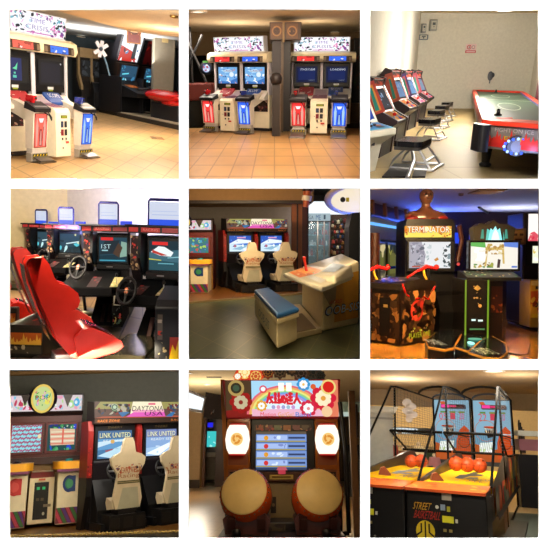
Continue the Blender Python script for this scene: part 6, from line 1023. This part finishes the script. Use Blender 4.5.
# topper flowers (thick plates) and dark leaves
def plate_flower(px, py, r, c1, c2, c3, lit, y=-.1):
    m = MB(); N = 32; cx, cz = hx(px, y), hz(py, y); pts = [(cx+r*uh*(1+.12*math.cos(8*a*2*math.pi/N))*math.cos(a*2*math.pi/N), cz+r*uh*(1+.12*math.cos(8*a*2*math.pi/N))*math.sin(a*2*math.pi/N)) for a in range(N)]
    m.prism(pts, 'y', y, y+.05, (c1, 'e', .9) if lit else K(c1)); E_ = (lambda c: E(c, 1)) if lit else (lambda c: c)
    m.art((cx-r*uh, y-.002, cz-r*uh), (2*r*uh, 0, 0), (0, 0, 2*r*uh), [('c', .5, .5, .38, E_(c2))]+[('c', .5+.25*math.cos(i*.785), .5+.25*math.sin(i*.785), .09, E_(c3)) for i in range(8)]+[('c', .5, .5, .13, E_(c3))]); m.build('topper_flower', t)
plate_flower(245, 377, 8.5, 'd83018', 'f8c060', 'fff0b0', True); plate_flower(256, 381, 7, 'e84820', 'f0d070', 'c85028', True, -.14); plate_flower(252, 371, 5, 'd87030', 'f0e090', 'ffffff', True, -.06); plate_flower(238, 381, 4, 'e86030', 'f8d080', 'ffffff', True, -.16)
plate_flower(268, 377, 6, 'a83c18', 'd89038', '5c3018', False); plate_flower(280, 376, 7, '5c3c28', '80604a', '30241c', False); plate_flower(301, 378, 8, '6c4434', '8c6c60', '3c2c28', False); plate_flower(313, 377, 8, '3c4c4c', '5c4c44', '2c3434', False, -.06); plate_flower(292, 374, 6, '2c1c14', '4c3424', '80583a', False, -.15); plate_flower(320, 380, 5, '4c3c38', '30484c', '241c1c', False, -.12)
# card strip, monitor
m = MB(); m.box((hx(252), hx(313)), (.0, .15), (hz(470), hz(421.5)), K('140e0c')); mo = m.build('monitor', t, .01)
m = MB(); sh = [('r', 0, 0, 1, 1, '3c2c20')]+[('r', .03+i*.16, .12, .16+i*.16, .88, c) for i, c in enumerate(('8c5030', '70403c', '6c6c48', '9c6438', '7c4c44', '60503c'))]+[('s', 16, 3, ['b88858', '3c2020', 'a84838'], .03)]; m.art((hx(255), -.003, hz(433)), (55*uh, 0, 0), (0, 0, 6*uh), sh); m.build('card_strip', t)
m = MB(); sh = [('r', 0, 0, 1, 1, E('5878b0', .9)), ('r', 0, .93, 1, 1, E('6c5c48', .8)), ('p', [(0, .0), (1, .0), (1, .06), (0, .06)], E('304060'))]
for i in range(4):
    y = .08+i*.215; sh += [('r', .0, y, 1, y+.19, E('7898d8', 1)), ('r', .02, y+.04, .62, y+.17, E('a8c0f0', 1.05)), ('r', .0, y, .98, y+.03, E('b8a850', .9)), ('r', .64, y+.08, .97, y+.13, E('384468')), ('c', .2, y+.1, .045, E(('d83838', 'e8a030', 'd83838', 'e8a030')[i])), ('s', 3, i, [E('d8e8ff', 1.1), E('8090d0')], .05, (.3, y+.04, .6, y+.16))]
sh += [('p', [(.4, 0), (.62, 0), (.58, .09), (.44, .09)], E('c05868')), ('r', .44, -.1, .58, 0, E('b83848'))]
m.art((hx(257), -.005, hz(468.5)), (48*uh, 0, 0), (0, 0, 35*uh), sh); m.build('screen', mo)
m = MB(); m.box((hx(252), hx(313)), (-.06, .1), (hz(478), hz(470)), K('4c2814')); m.art((hx(270), -.063, hz(476.5)), (22*uh, 0, 0), (0, 0, 4*uh), [('r', 0, 0, 1, 1, 'b89840'), ('r', .1, .3, .9, .7, '6c5020')]); m.build('shelf', t, .005)
m = MB(); m.box((hx(252), hx(313)), (.02, .12), (hz(515), hz(478)), K('8c7450')); m.art((hx(271), .016, hz(506)), (5*uh, 0, 0), (0, 0, 14*uh), [('r', 0, 0, 1, 1, '2c2018'), ('c', .5, .5, .3, '6c5438')]); m.build('centre_panel', t)
# base with red flower print
m = MB(); m.box((hx(222, -1.1), hx(341, -1.1)), (-1.1, .1), (0, hz(526, -1.1)), K('241410')); m.box((hx(250), hx(316)), (-.5, .1), (hz(521), hz(510)), K('1c100c')); m.build('base', t, .02)
yb = -1.103; zb0 = hz(526, -1.1)-.32; sh = [('r', 0, 0, 1, 1, '5c1c14'), ('p', [(0, .9), (1, .9), (1, 1), (0, 1)], 'a82c1c')]
for i, (x, c1, c2) in enumerate(((.06, 'b02818', 'd8b060'), (.2, 'c83820', 'e0c888'), (.5, '2c3020', '80803c'), (.68, 'c02c1c', '4c1c14'), (.84, 'a82818', 'd8a850'), (.97, 'c83020', 'e0b870'))): sh += [('c', x, .7, .055, c1), ('c', x, .7, .035, c2), ('c', x, .7, .015, c1)]
m = MB(); m.art((hx(222, -1.1), yb, zb0), (hx(341, -1.1)-hx(222, -1.1), 0, 0), (0, 0, .32), sh); m.art((hx(266), -.503, hz(520)), (18*uh, 0, 0), (0, 0, 9*uh), [('r', 0, 0, 1, 1, '5c4c34'), ('s', 10, 2, ['b88848', '3c2c20', '8c5c40'], .15)]); m.build('base_print', t)
for px in (240, 322):
    m = MB(); m.lathe([(0, 0), (.05, 0), (.06, .05), (.03, .08)], (hx(px, -1), -1.0, hz(526, -1.1)), (0, 0, 1), K('1a1210')); m.tube([(hx(px, -1.1)-.04, -1.12, hz(529, -1.1)), (hx(px, -1.1)+.04, -1.12, hz(529, -1.1))], .04, K('6c5c48', 'm')); m.build('stick_holder', t)
def drum(px, py, r, tilt, label):
    d0 = -.85; c = Vector((hx(px, d0), d0, hz(py, d0))); n = Vector((tilt, -.86, .42)).normalized(); rr = r*(t0+d0)/550
    d = H.thing if 0 else None
    m = MB(); m.lathe([(rr*.96, 0), (rr*1.06, -.04), (rr*1.12, -.16), (rr*1.10, -.28), (rr*.96, -.38), (0, -.38)], c, n, K('c04818', 'g'), 40); dd = m.build('drum_shell', t, label=label)
    m = MB(); m.lathe([(0, .012), (rr*.93, .012), (rr*.97, .0), (rr*1.0, -.03), (rr*1.04, -.06), (rr*1.0, -.065)], c, n, K('d0ac68', 'p'), 40); m.build('drum_head', dd, label='worn tan drum head')
    m = MB(); u = n.cross(Vector((0, 0, 1))).normalized(); v = n.cross(u)
    for i in range(30): a = i*2*math.pi/30; m.ball(tuple(c+(u*math.cos(a)+v*math.sin(a))*rr*1.05-n*.03), .010, K('6c5430', 'm'), 6)
    m.build('tack_ring', dd)
    m = MB(); b0 = c-n*.3; s = 1
    for q in (-1, 1): m.prism([(c.y-.05, hz(520, d0)), (c.y-.1, hz(510, d0)), (c.y+.12, hz(503, d0)), (c.y+.4, hz(500, d0)), (c.y+.55, hz(520, d0))], 'x', b0.x+q*rr*.62-.05, b0.x+q*rr*.62+.05, K('3c1a12'))
    m.prism([(b0.x-rr*1.0, hz(511, d0)), (b0.x-rr*.75, hz(506, d0)), (b0.x, hz(513, d0)), (b0.x+rr*.75, hz(506, d0)), (b0.x+rr*1.0, hz(511, d0)), (b0.x+rr*.85, hz(527, d0)), (b0.x-rr*.85, hz(527, d0))], 'y', c.y-.02, c.y+.5, K('4c2014')); m.build('drum_cradle', dd, .01)
drum(246, 487, 22, -.13, 'left orange red drum body'); drum(316.5, 487, 22, .10, 'right orange red drum body')
H.lamp(H.P(275, 376, y=6.25), (0, 1, -.6), 1.2, 26, (1, .78, .46)); H.lamp(H.P(230, 376, y=9.5), (-.2, .7, -.8), 1.5, 150, (1, .84, .6)); H.point(H.P(200, 425, y=24), 380, (1, .86, .66), .3); H.point(H.P(205, 400, y=9), 14, (1, .86, .62), .2); H.point(H.P(352, 430, y=17), 160, (1, .78, .5), .2)
# ================================================================ ROOM: basketball hoop machines (lower right)
I = Room(2, 2, 440, 1.7, .5)
m = MB(); m.box((-6, 12), (5, 17), (-.05, 0), K('46504a')).box((-6, 12), (17, 32), (-.05, 0), K('b89c6c')); I.struct('floor', m)
m = MB(); m.box((-8, 14), (5, 22), (3.6, 3.7), K('c0a888', 'f')); I.struct('ceiling', m)
m = MB(); m.box((-8, 14), (21.9, 22), (3.0, 3.7), K('a89070', 'f')); m.box((-8, 14), (22, 34), (4.2, 4.3), K('e0c898', 'f')); I.struct('ceiling', m)
m = MB(); m.box((-10, 18), (33, 33.2), (0, 5), K('c8ac78', 'f')); I.struct('wall_back', m)
downlight(I, 494, 370.5, 3.6, 'bright round ceiling light at the top of the basketball room', .22, 3)
# background shop things
m = MB(); m.box((-.9, .5), (0, 1.0), (0, 2.35), K('9c9c98')).prism([(-.95, 2.35), (-1.0, 2.5), (.62, 2.5), (.55, 2.35)], 'y', -.1, 1.1, K('a8a8a4')).box((-.92, .52), (-.03, 0), (2.2, 2.25), K('7c7c7c')); I.single(m, 'grey_kiosk', 'pale grey kiosk with a moulded cornice behind the hoop frames at the left edge', 'kiosk', Vector((I.P(372, 440, y=14).x, 14, 0)), sc=(1, 1, 1))
r = random.Random(8)
names = ['white', 'red', 'dark blue', 'brown', 'grey', 'black', 'cream', 'orange', 'green', 'pink']; cols = ['d8d0c8', '8c3028', '2c3c5c', '6c4830', '70747c', '1c1c20', 'd8c49c', 'b8602c', '3c5438', 'a86c74']
for i in range(10):
    m = MB(); px = 388+i*5.2; h = r.uniform(1.0, 1.6); m.prism([(-.22, 0), (-.26, h*.6), (-.14, h), (.14, h), (.26, h*.6), (.22, 0)], 'y', 0, .3, K(cols[i])); m.ball((0, .15, h+.06), .07, K('c8b8a0'), 8)
    I.single(m, 'clothes_stand', '%s garment on a display stand seen through the left hoop cage' % names[i], 'clothes stand', Vector((I.P(px, 450, y=19+(i % 3)).x, 19+(i % 3), 0)), group='garment stands behind the cages')
m = MB(); m.box((-2.2, 2.2), (0, .4), (2.0, 2.25), K('5c6c70')).box((-2.2, 2.2), (-.05, 0), (1.5, 1.56), K('a89878')); m.art((-2, -.005, 2.02), (4, 0, 0), (0, 0, .2), [('r', .1, 0, .5, 1, E('e0f0f4', 1)), ('s', 14, 3, ['3c4c58', 'c8b890', '80582c'], .03)]); I.single(m, 'shop_counter', 'long grey shop shelf behind the left hoop cage', 'shop fitting', Vector((I.P(418, 440, y=23).x, 23, 0)))
m = MB(); m.box((-.55, .5), (0, .5), (0, 1.5), K('14141a')).box((-.5, .5), (-.02, .5), (1.62, 1.95), K('8c5c6c')).box((-.5, .5), (-.02, .5), (2.05, 2.2), K('c8d0d0')); I.single(m, 'dark_counter', 'black counter with pinkish sign board above at the right edge', 'shop fitting', Vector((I.P(536, 440, y=18.5).x, 18.5, 0)))
m = MB(); m.box((-.05, .05), (0, .1), (0, 4.2), K('d8c090')); I.single(m, 'white_figure', 'slim white bottle shaped stand at the right behind the cages', 'stand', Vector((I.P(528, 440, y=20.5).x, 20.5, 0)), sc=(1, 1, .3))
SC = (1.166, 6.19, 1.294); O_ = I.P(407.7, 560); AI = -16.1
blk = K('141416', 'f')
def hoop_machine(off, label, right=False, disp='05'):
    a = math.radians(AI); at = O_+Vector((math.cos(a)*SC[0]*off, math.sin(a)*SC[0]*off, 0))
    t = I.thing('hoop_machine', label, 'arcade machine', at, AI, 1, 'hoop shooting machines')
    m = MB(SC); m.box((0.0, 1), (0, .12), (0, .80), K('0c0c0e')); m.box((.0, .03), (0, 1.5), (.35, .8), K('1c1814')).box((.97, 1.0), (0, 1.5), (.42, .72), K('2a2420')); m.build('front_cabinet', t, .008)
    m = MB(SC); m.art((0, -.002, 0), (1, 0, 0), (0, 0, .8), [('t', .08, .70, .30, .80, 'STREET', 'c8982c', .03), ('t', .09, .58, .42, .69, 'BASKETBALL', 'b02820', .03), ('c', .24, .41, .12, 'c8b020', .15), ('p', [(.23, .25), (.25, .25), (.25, .55), (.23, .55)], '14140c'), ('p', [(.13, .34), (.2, .40), (.2, .52), (.18, .52), (.18, .41), (.13, .37)], '14140c'), ('p', [(.35, .34), (.28, .40), (.28, .52), (.30, .52), (.30, .41), (.35, .37)], '14140c'),
        ('r', 0.46, .86, 0.58, .95, '9c9484'), ('r', 0.44, .72, 0.50, .80, '8ca0b8'), ('r', 0.52, .71, 0.56, .78, 'a8a830'), ('r', 0.46, .56, 0.60, .65, 'c8c828'), ('r', 0.62, .57, 0.65, .62, 'b8b8b0'), ('c', .40, .76, .022, 'd8d8d0'), ('r', 0.47, .44, 0.51, .48, '8c7c48'), ('r', 0.54, .44, 0.58, .48, '8c7c48'), ('r', 0.48, .26, 0.55, .36, 'c0c0b8'), ('c', .62, .28, .015, '707068')], e=.004); m.build('front_print', t)
    m = MB(SC); fl_ = [('r', 0, 0, 1, 1, 'd86820'), ('s', 30, 5+int(off*3), ['e8a030', 'c83c18', 'f0b838', 'a82c18', 'e87828'], .05)]; m.art((0, -.02, .80), (1, 0, 0), (0, .16, .03), fl_); m.box((0, 1), (-.02, .13), (.77, .80), K('b84818')); m.build('front_lip', t)
    m = MB(SC); m.prism([(.12, .72), (.12, .82), (.75, .90), (1.3, .80), (1.3, .6)], 'x', .06, .97, K('d8a410', 'f')); 
    m.art((.10, .14, .832), (.85, 0, 0), (0, .55, .07), [('r', 0, 0, 1, 1, ('f0bc10', 'f')), ('p', [(.36, .30), (.50, .30), (.56, .5), (.74, .56), (.76, .68), (.60, .70), (.64, .82), (.50, .84), (.44, .6), (.34, .55)], '1c1408'), ('p', [(.54, .30), (.74, .34), (.74, .42), (.58, .40)], '1c1408'), ('t', .62, .1, .95, .3, 'SHOOT', '2c1c08', .05), ('s', 8, 3, ['d86018', 'c84c18'], .05, (0, 0, 1, .15))], e=.004)
    m.build('ball_ramp', t)
    m = MB(SC); m.hexa([(.0, .12, .80), (.06, .12, .80), (.06, 1.2, .80), (.0, 1.2, .80)], [(.0, .2, .86), (.06, .2, .86), (.06, 1.0, 1.18), (.0, 1.0, 1.18)], K('2a2018')); m.build('divider_panel', t)
    # backboard and picture
    y = 1.58; m = MB(SC); m.box((.04, .98), (y, y+.06), (.85, 2.40), K('3c3c40'))
    m.art((.05, y-.004, .95), (.92, 0, 0), (0, 0, 1.42), [('r', 0, 0, 1, 1, E('6ca0bc', .9)), ('p', [(0, .45), (1, .5), (1, 1), (0, 1)], E('8cb8d0', .9)), ('p', [(0, 0), (1, 0), (1, .28), (.55, .2), (0, .28)], E('c85c20', .8)), ('p', [(.60, .05), (.98, .05), (.98, .5), (.85, .58), (.7, .5), (.6, .3)], E('d8501c', .85)), ('o', .82, .3, .16, .02, E('3c1c14', .8)), ('p', [(.1, .12), (.5, .18), (.55, .32), (.14, .3)], E('e8f0e8', 1.05)), ('s', 12, 4, [E('c8e0a0', 1), E('ffffff', 1.05)], .06, (.12, .14, .55, .32)), ('p', [(.28, .5), (.55, .52), (.5, .4), (.36, .38)], E('241c20', .8)), ('p', [(.3, .58), (.6, .56), (.58, .52), (.28, .54)], E('a8c0c8')), ('p', [(.16, .97), (.3, .98), (.42, .86), (.3, .86)], E('c85820')),
        ('t', .14, .66, .36, .78, disp, E('d04050', 1)), ('r', .18, .78, .34, .81, E('588838')), ('t', .46, .67, .6, .78, '1', E('c83850')), ('r', .44, .78, .62, .81, E('788838')), ('t', .72, .67, .86, .78, '20', E('d83878')), ('r', .70, .78, .88, .81, E('788838')), ('o', .32, .5, .3, .015, E('c07048')), ('r', 0, .44, 1, .455, E('c8dce4'))], e=.004); m.build('backboard', t, label='lit blue picture backboard')
    m = MB(SC); m.box((.3, .9), (y-.10, y-.02), (2.15, 2.24), K('3c1020')); m.art((.32, y-.104, 2.16), (.4, 0, 0), (0, 0, .07), [('r', 0, 0, .5, 1, E('f03898', 1.1)), ('r', .52, .2, .95, .8, E('e02868', 1))]) ; m.build('score_display', t, label='pink lit score display')
    m = MB(SC); c = Vector((.5, y-.16, 1.72)); m.tube([c+Vector((.12*math.cos(q*math.pi/10), .06*math.sin(q*math.pi/10), 0)) for q in range(20)], .02, K('c84818'), 6, True); m.box((.44, .56), (y-.1, y), (1.70, 1.76), K('c0c0b8')); hp = m.build('hoop', t)
    m = MB(SC)
    for q in range(10):
        a0 = q*math.pi/5; m.tube([c+Vector((.12*math.cos(a0), .06*math.sin(a0), 0)), c+Vector((.07*math.cos(a0+.3), .035*math.sin(a0+.3), -.16))], .007, K('e0dccc'), 4)
    m.build('net', hp)
    # cage frame
    rr = .024
    for x in ((0, 1) if right else (0,)):
        m = MB(SC); m.tube([(x, .15, .82), (x, .55, 1.95), (x, .66, 2.28), (x, .75, 2.32), (x, 1.6, 2.40)], rr, blk); m.tube([(x, .72, .05), (x, .72, 2.28)], rr, blk); m.tube([(x, 1.6, 0), (x, 1.6, 2.4)], rr*1.2, blk); m.tube([(x, .64, 1.5), (x, .95, 1.15), (x, 1.6, 1.1)], rr, blk); m.tube([(x, .02, .03), (x, 1.6, .03)], rr, blk); m.tube([(x, .66, 1.5), (x, 1.6, 1.5)], rr*.7, blk); m.build('side_frame', t)
    m = MB(SC); m.tube([(0, .64, 1.5), (1, .64, 1.5)], rr*1.2, blk); m.tube([(0, .85, 1.18), (1, .85, 1.18)], rr*1.2, blk); m.build('front_bar', t)
    m = MB(SC); m.tube([(.5-.5*math.cos(q*math.pi/10), 1.2, 2.36+.17*math.sin(q*math.pi/10)) for q in range(11)], rr*1.4, blk); m.tube([(.5-.42*math.cos(q*math.pi/10), 1.5, 2.38+.12*math.sin(q*math.pi/10)) for q in range(11)], rr*1.2, K('2c3848', 'g')); m.build('top_arch', t)
    m = MB(SC)
    for i in range(1, 22):
        z = 1.2+i*.05; m.tube([(0, .66, z), (0, 1.58, z)], .004, K('3c3c3c'), 3)
        if right: m.tube([(1, .66, z), (1, 1.58, z)], .004, K('3c3c3c'), 3)
    for i in range(14):
        m.tube([(0, .7+i*.065, 1.2), (0, .7+i*.065, 2.3)], .0035, K('3c3c3c'), 3)
    for i in range(1, 26): m.tube([(i/26, .75, 1.19), (i/26, .66, 1.49)], .004, K('2c2c2c'), 3)
    m.build('net_mesh', t)
    if right:
        m = MB(SC); m.art((1.003, .16, .44), (0, 1.4, 0), (0, 0, .72), [('p', [(0, .0), (1, .0), (1, 1), (.36, 1), (.0, .52)], '6c6050'), ('s', 46, 3, ['c83c20', 'a82c1c', 'd8b048', '3c4c38', 'e06428', '8c8474', '2c2c30'], .06, (.02, .02, .98, .5)), ('s', 40, 8, ['d84420', 'c83018', '3c3430', 'c8a040', '486048'], .07, (.38, .4, .98, .95)), ('r', 0, 0, 1, .12, '14141a')], e=.003); m.build('side_print', t, label='side panel with red flame print')
        m = MB(SC); m.art((1.003, .55, .02), (0, .5, 0), (0, 0, .42), [('r', 0, 0, .3, 1, '8c5c30'), ('r', .3, 0, .5, 1, 'b08048')]); m.build('inner_board', t)
    return t
hoop_machine(0, 'nearer right hoop machine, black front, lit blue backboard and gold lettering', True, '22')
hoop_machine(-1.03, 'left hoop machine of the joined pair, its front cropped by the left edge', False, '05')
# a third machine behind, seen edge-on
t = I.thing('edge_on_machine', 'third hoop machine standing behind the pair, seen edge-on at the right', 'arcade machine', I.P(524, 494), -12, 3.0)
m = MB(); m.tube([(0, 0, 0), (0, 0, 2.6), (.05, .3, 2.75), (.1, .9, 2.7)], .035, blk); m.tube([(.12, .5, 0), (.12, .5, 2.7)], .035, blk); m.tube([(.25, 1.2, 0), (.25, 1.2, 2.6)], .03, blk); m.tube([(0, 0, .5), (.25, 1.2, .5)], .03, blk); m.build('frame', t)
m = MB(); m.box((.02, .2), (.1, 1.0), (.85, 1.5), K('b08c64')); m.box((.02, .2), (.1, 1.0), (1.5, 2.4), K('3c3434')); m.build('side_print', t)
# basketballs
def ball(px, py, y, r, label):
    m = MB(); m.ball((0, 0, 0), r, K('c85024', 'p'), 20)
    rr = r*1.002
    for ax in range(4):
        pts = []
        for i in range(28):
            a = i*2*math.pi/28; p = {0: (math.cos(a), math.sin(a), 0), 1: (math.cos(a), 0, math.sin(a)), 2: (.6+.0*a, .8*math.cos(a), .8*math.sin(a)), 3: (-.6, .8*math.cos(a), .8*math.sin(a))}[ax]; pts.append(Vector(p)*rr)
        m.tube(pts, r*.025, K('2c1410'), 4, True)
    I.single(m, 'basketball', label, 'ball', I.P(px, py, y=y), 25, 1, 'basketballs in the hoop machines')
def ydep(px, py, z): return I.P(px, py, z=z).y
for px, py, rp, lb in ((411, 461, 6.2, 'left basketball at the back of the left machine'), (421, 461, 6.4, 'right basketball at the back of the left machine'), (456, 463.5, 7, 'leftmost basketball of the row in the right machine'), (467, 464.5, 7.3, 'middle basketball of the row in the right machine'), (479.5, 465.5, 7, 'rightmost basketball of the row in the right machine')):
    y = 11.2 if px < 430 else 10.6; ball(px, py, y, rp*y/550*.93, lb)
for px, py, lb in ((384, 475, 'small orange cone shaped ball corner in the left machine'), (436.5, 481, 'orange corner piece left of the yellow ramp in the right machine')):
    m = MB(); m.prism([(-.13, 0), (-.08, .16), (.02, .19), (.16, .04), (.17, 0)], 'y', 0, .25, K('a04c20')); I.single(m, 'corner_block', lb, 'block', I.P(px, py, y=8.9), 0, 1, None, .02, .62)
m = MB(); m.hexa([(0, 0, 0), (.28, 0, 0), (.34, .45, 0), (.06, .5, 0)], [(0, 0, .01), (.28, 0, .01), (.34, .45, .02), (.06, .5, .01)], K('c8a078')); m.art((.05, .1, .022), (.22, 0, 0), (0, .3, 0), [('s', 6, 2, ['c84820', 'a83018'], .2)]); I.single(m, 'paper_scrap', 'crumpled orange and tan paper scrap on the dark green floor', 'litter', I.P(503, 535.5))
m = MB(); m.box((0, .55), (0, 1.6), (0, .07), K('2c2c28')); I.single(m, 'floor_mat', 'dark flat plate on the floor beside the right hoop machine', 'mat', I.P(490, 545), AI, 2.2)
m = MB(); m.ball((0, 0, 0), (.42, .02, .42), K('9a92a0')); 
m = MB()
for i, (x, z, rx) in enumerate(((-.05, .2, .13), (.05, .1, .16), (-.04, -.02, .15), (.07, -.12, .17), (.0, -.24, .1))): m.prism([(x+rx*math.cos(a*math.pi/5), z+.1*math.sin(a*math.pi/5)) for a in range(10)], 'y', 0, .01, K('a49c98'))
I.single(m, 'emblem_decal', 'pale violet emblem hanging inside the left cage net', 'emblem', I.P(409, 410, y=12), sc=.75)
I.lamp(I.P(454, 374, y=6.4), (0, 1, -.4), 1.3, 95, (1, .88, .7)); I.lamp(I.P(440, 376, y=9.0), (0, .5, -.8), 1.5, 120, (1, .87, .68)); I.lamp(I.P(505, 384, y=13), (-.1, .4, -.8), 2, 240, (1, .86, .64)); I.lamp(I.P(460, 400, y=24), (0, .8, .3), 4, 800, (1, .88, .7)); I.point(I.P(400, 400, y=18), 130, (1, .86, .68), .3); I.point(I.P(532, 470, y=9.2), 5, (1, .85, .7), .1); I.point(I.P(520, 400, y=16), 60, (1, .85, .65), .3)
# ---------------------------------------------------------------- trim what would run on into the neighbouring shaft
bpy.context.view_layer.update()
for o in list(bpy.data.objects):
    if o.type != 'MESH' or '_r' not in o: continue
    r = o['_r']; x0, y0, x1, y1 = tube_px(r % 3, r//3, 2.0)
    a, b, c, d = ray(x0, y0), ray(x1, y0), ray(x1, y1), ray(x0, y1); ctr = ray((x0+x1)/2, (y0+y1)/2)
    planes = []
    for p, q in ((a, b), (b, c), (c, d), (d, a)):
        n = p.cross(q).normalized()
        if n.dot(ctr) > 0: n = -n
        planes.append((Vector((0, 0, 0)), n))
    planes.append((Vector((0, BOARD+.06, 0)), Vector((0, -1, 0)))); planes.append((Vector((0, 39.5, 0)), Vector((0, 1, 0))))
    M = o.matrix_world.copy(); Mi = M.inverted(); ws = [M @ v.co for v in o.data.vertices]; kill = False; cut = []
    for p, n in planes:
        dd = [(v-p).dot(n) for v in ws]
        if min(dd) > -1e-4: kill = True; break
        if max(dd) > 1e-4: cut.append((p, n))
    if kill: 
        if not kids(o): bpy.data.objects.remove(o)
        else: o.data = bpy.data.meshes.new('empty')
        continue
    if cut:
        o.data = o.data.copy(); bm = bmesh.new(); bm.from_mesh(o.data)
        for p, n in cut:
            ln = (M.to_3x3().transposed() @ n).normalized()
            bmesh.ops.bisect_plane(bm, geom=bm.verts[:]+bm.edges[:]+bm.faces[:], plane_co=Mi @ p, plane_no=ln, clear_outer=True)
        n_f = len(bm.faces); bm.to_mesh(o.data); bm.free()
        if not n_f and not kids(o): bpy.data.objects.remove(o)
for o in list(bpy.data.objects):
    if o.type == 'EMPTY' and not kids(o): bpy.data.objects.remove(o)
for o in bpy.data.objects:
    if '_r' in o: del o['_r']
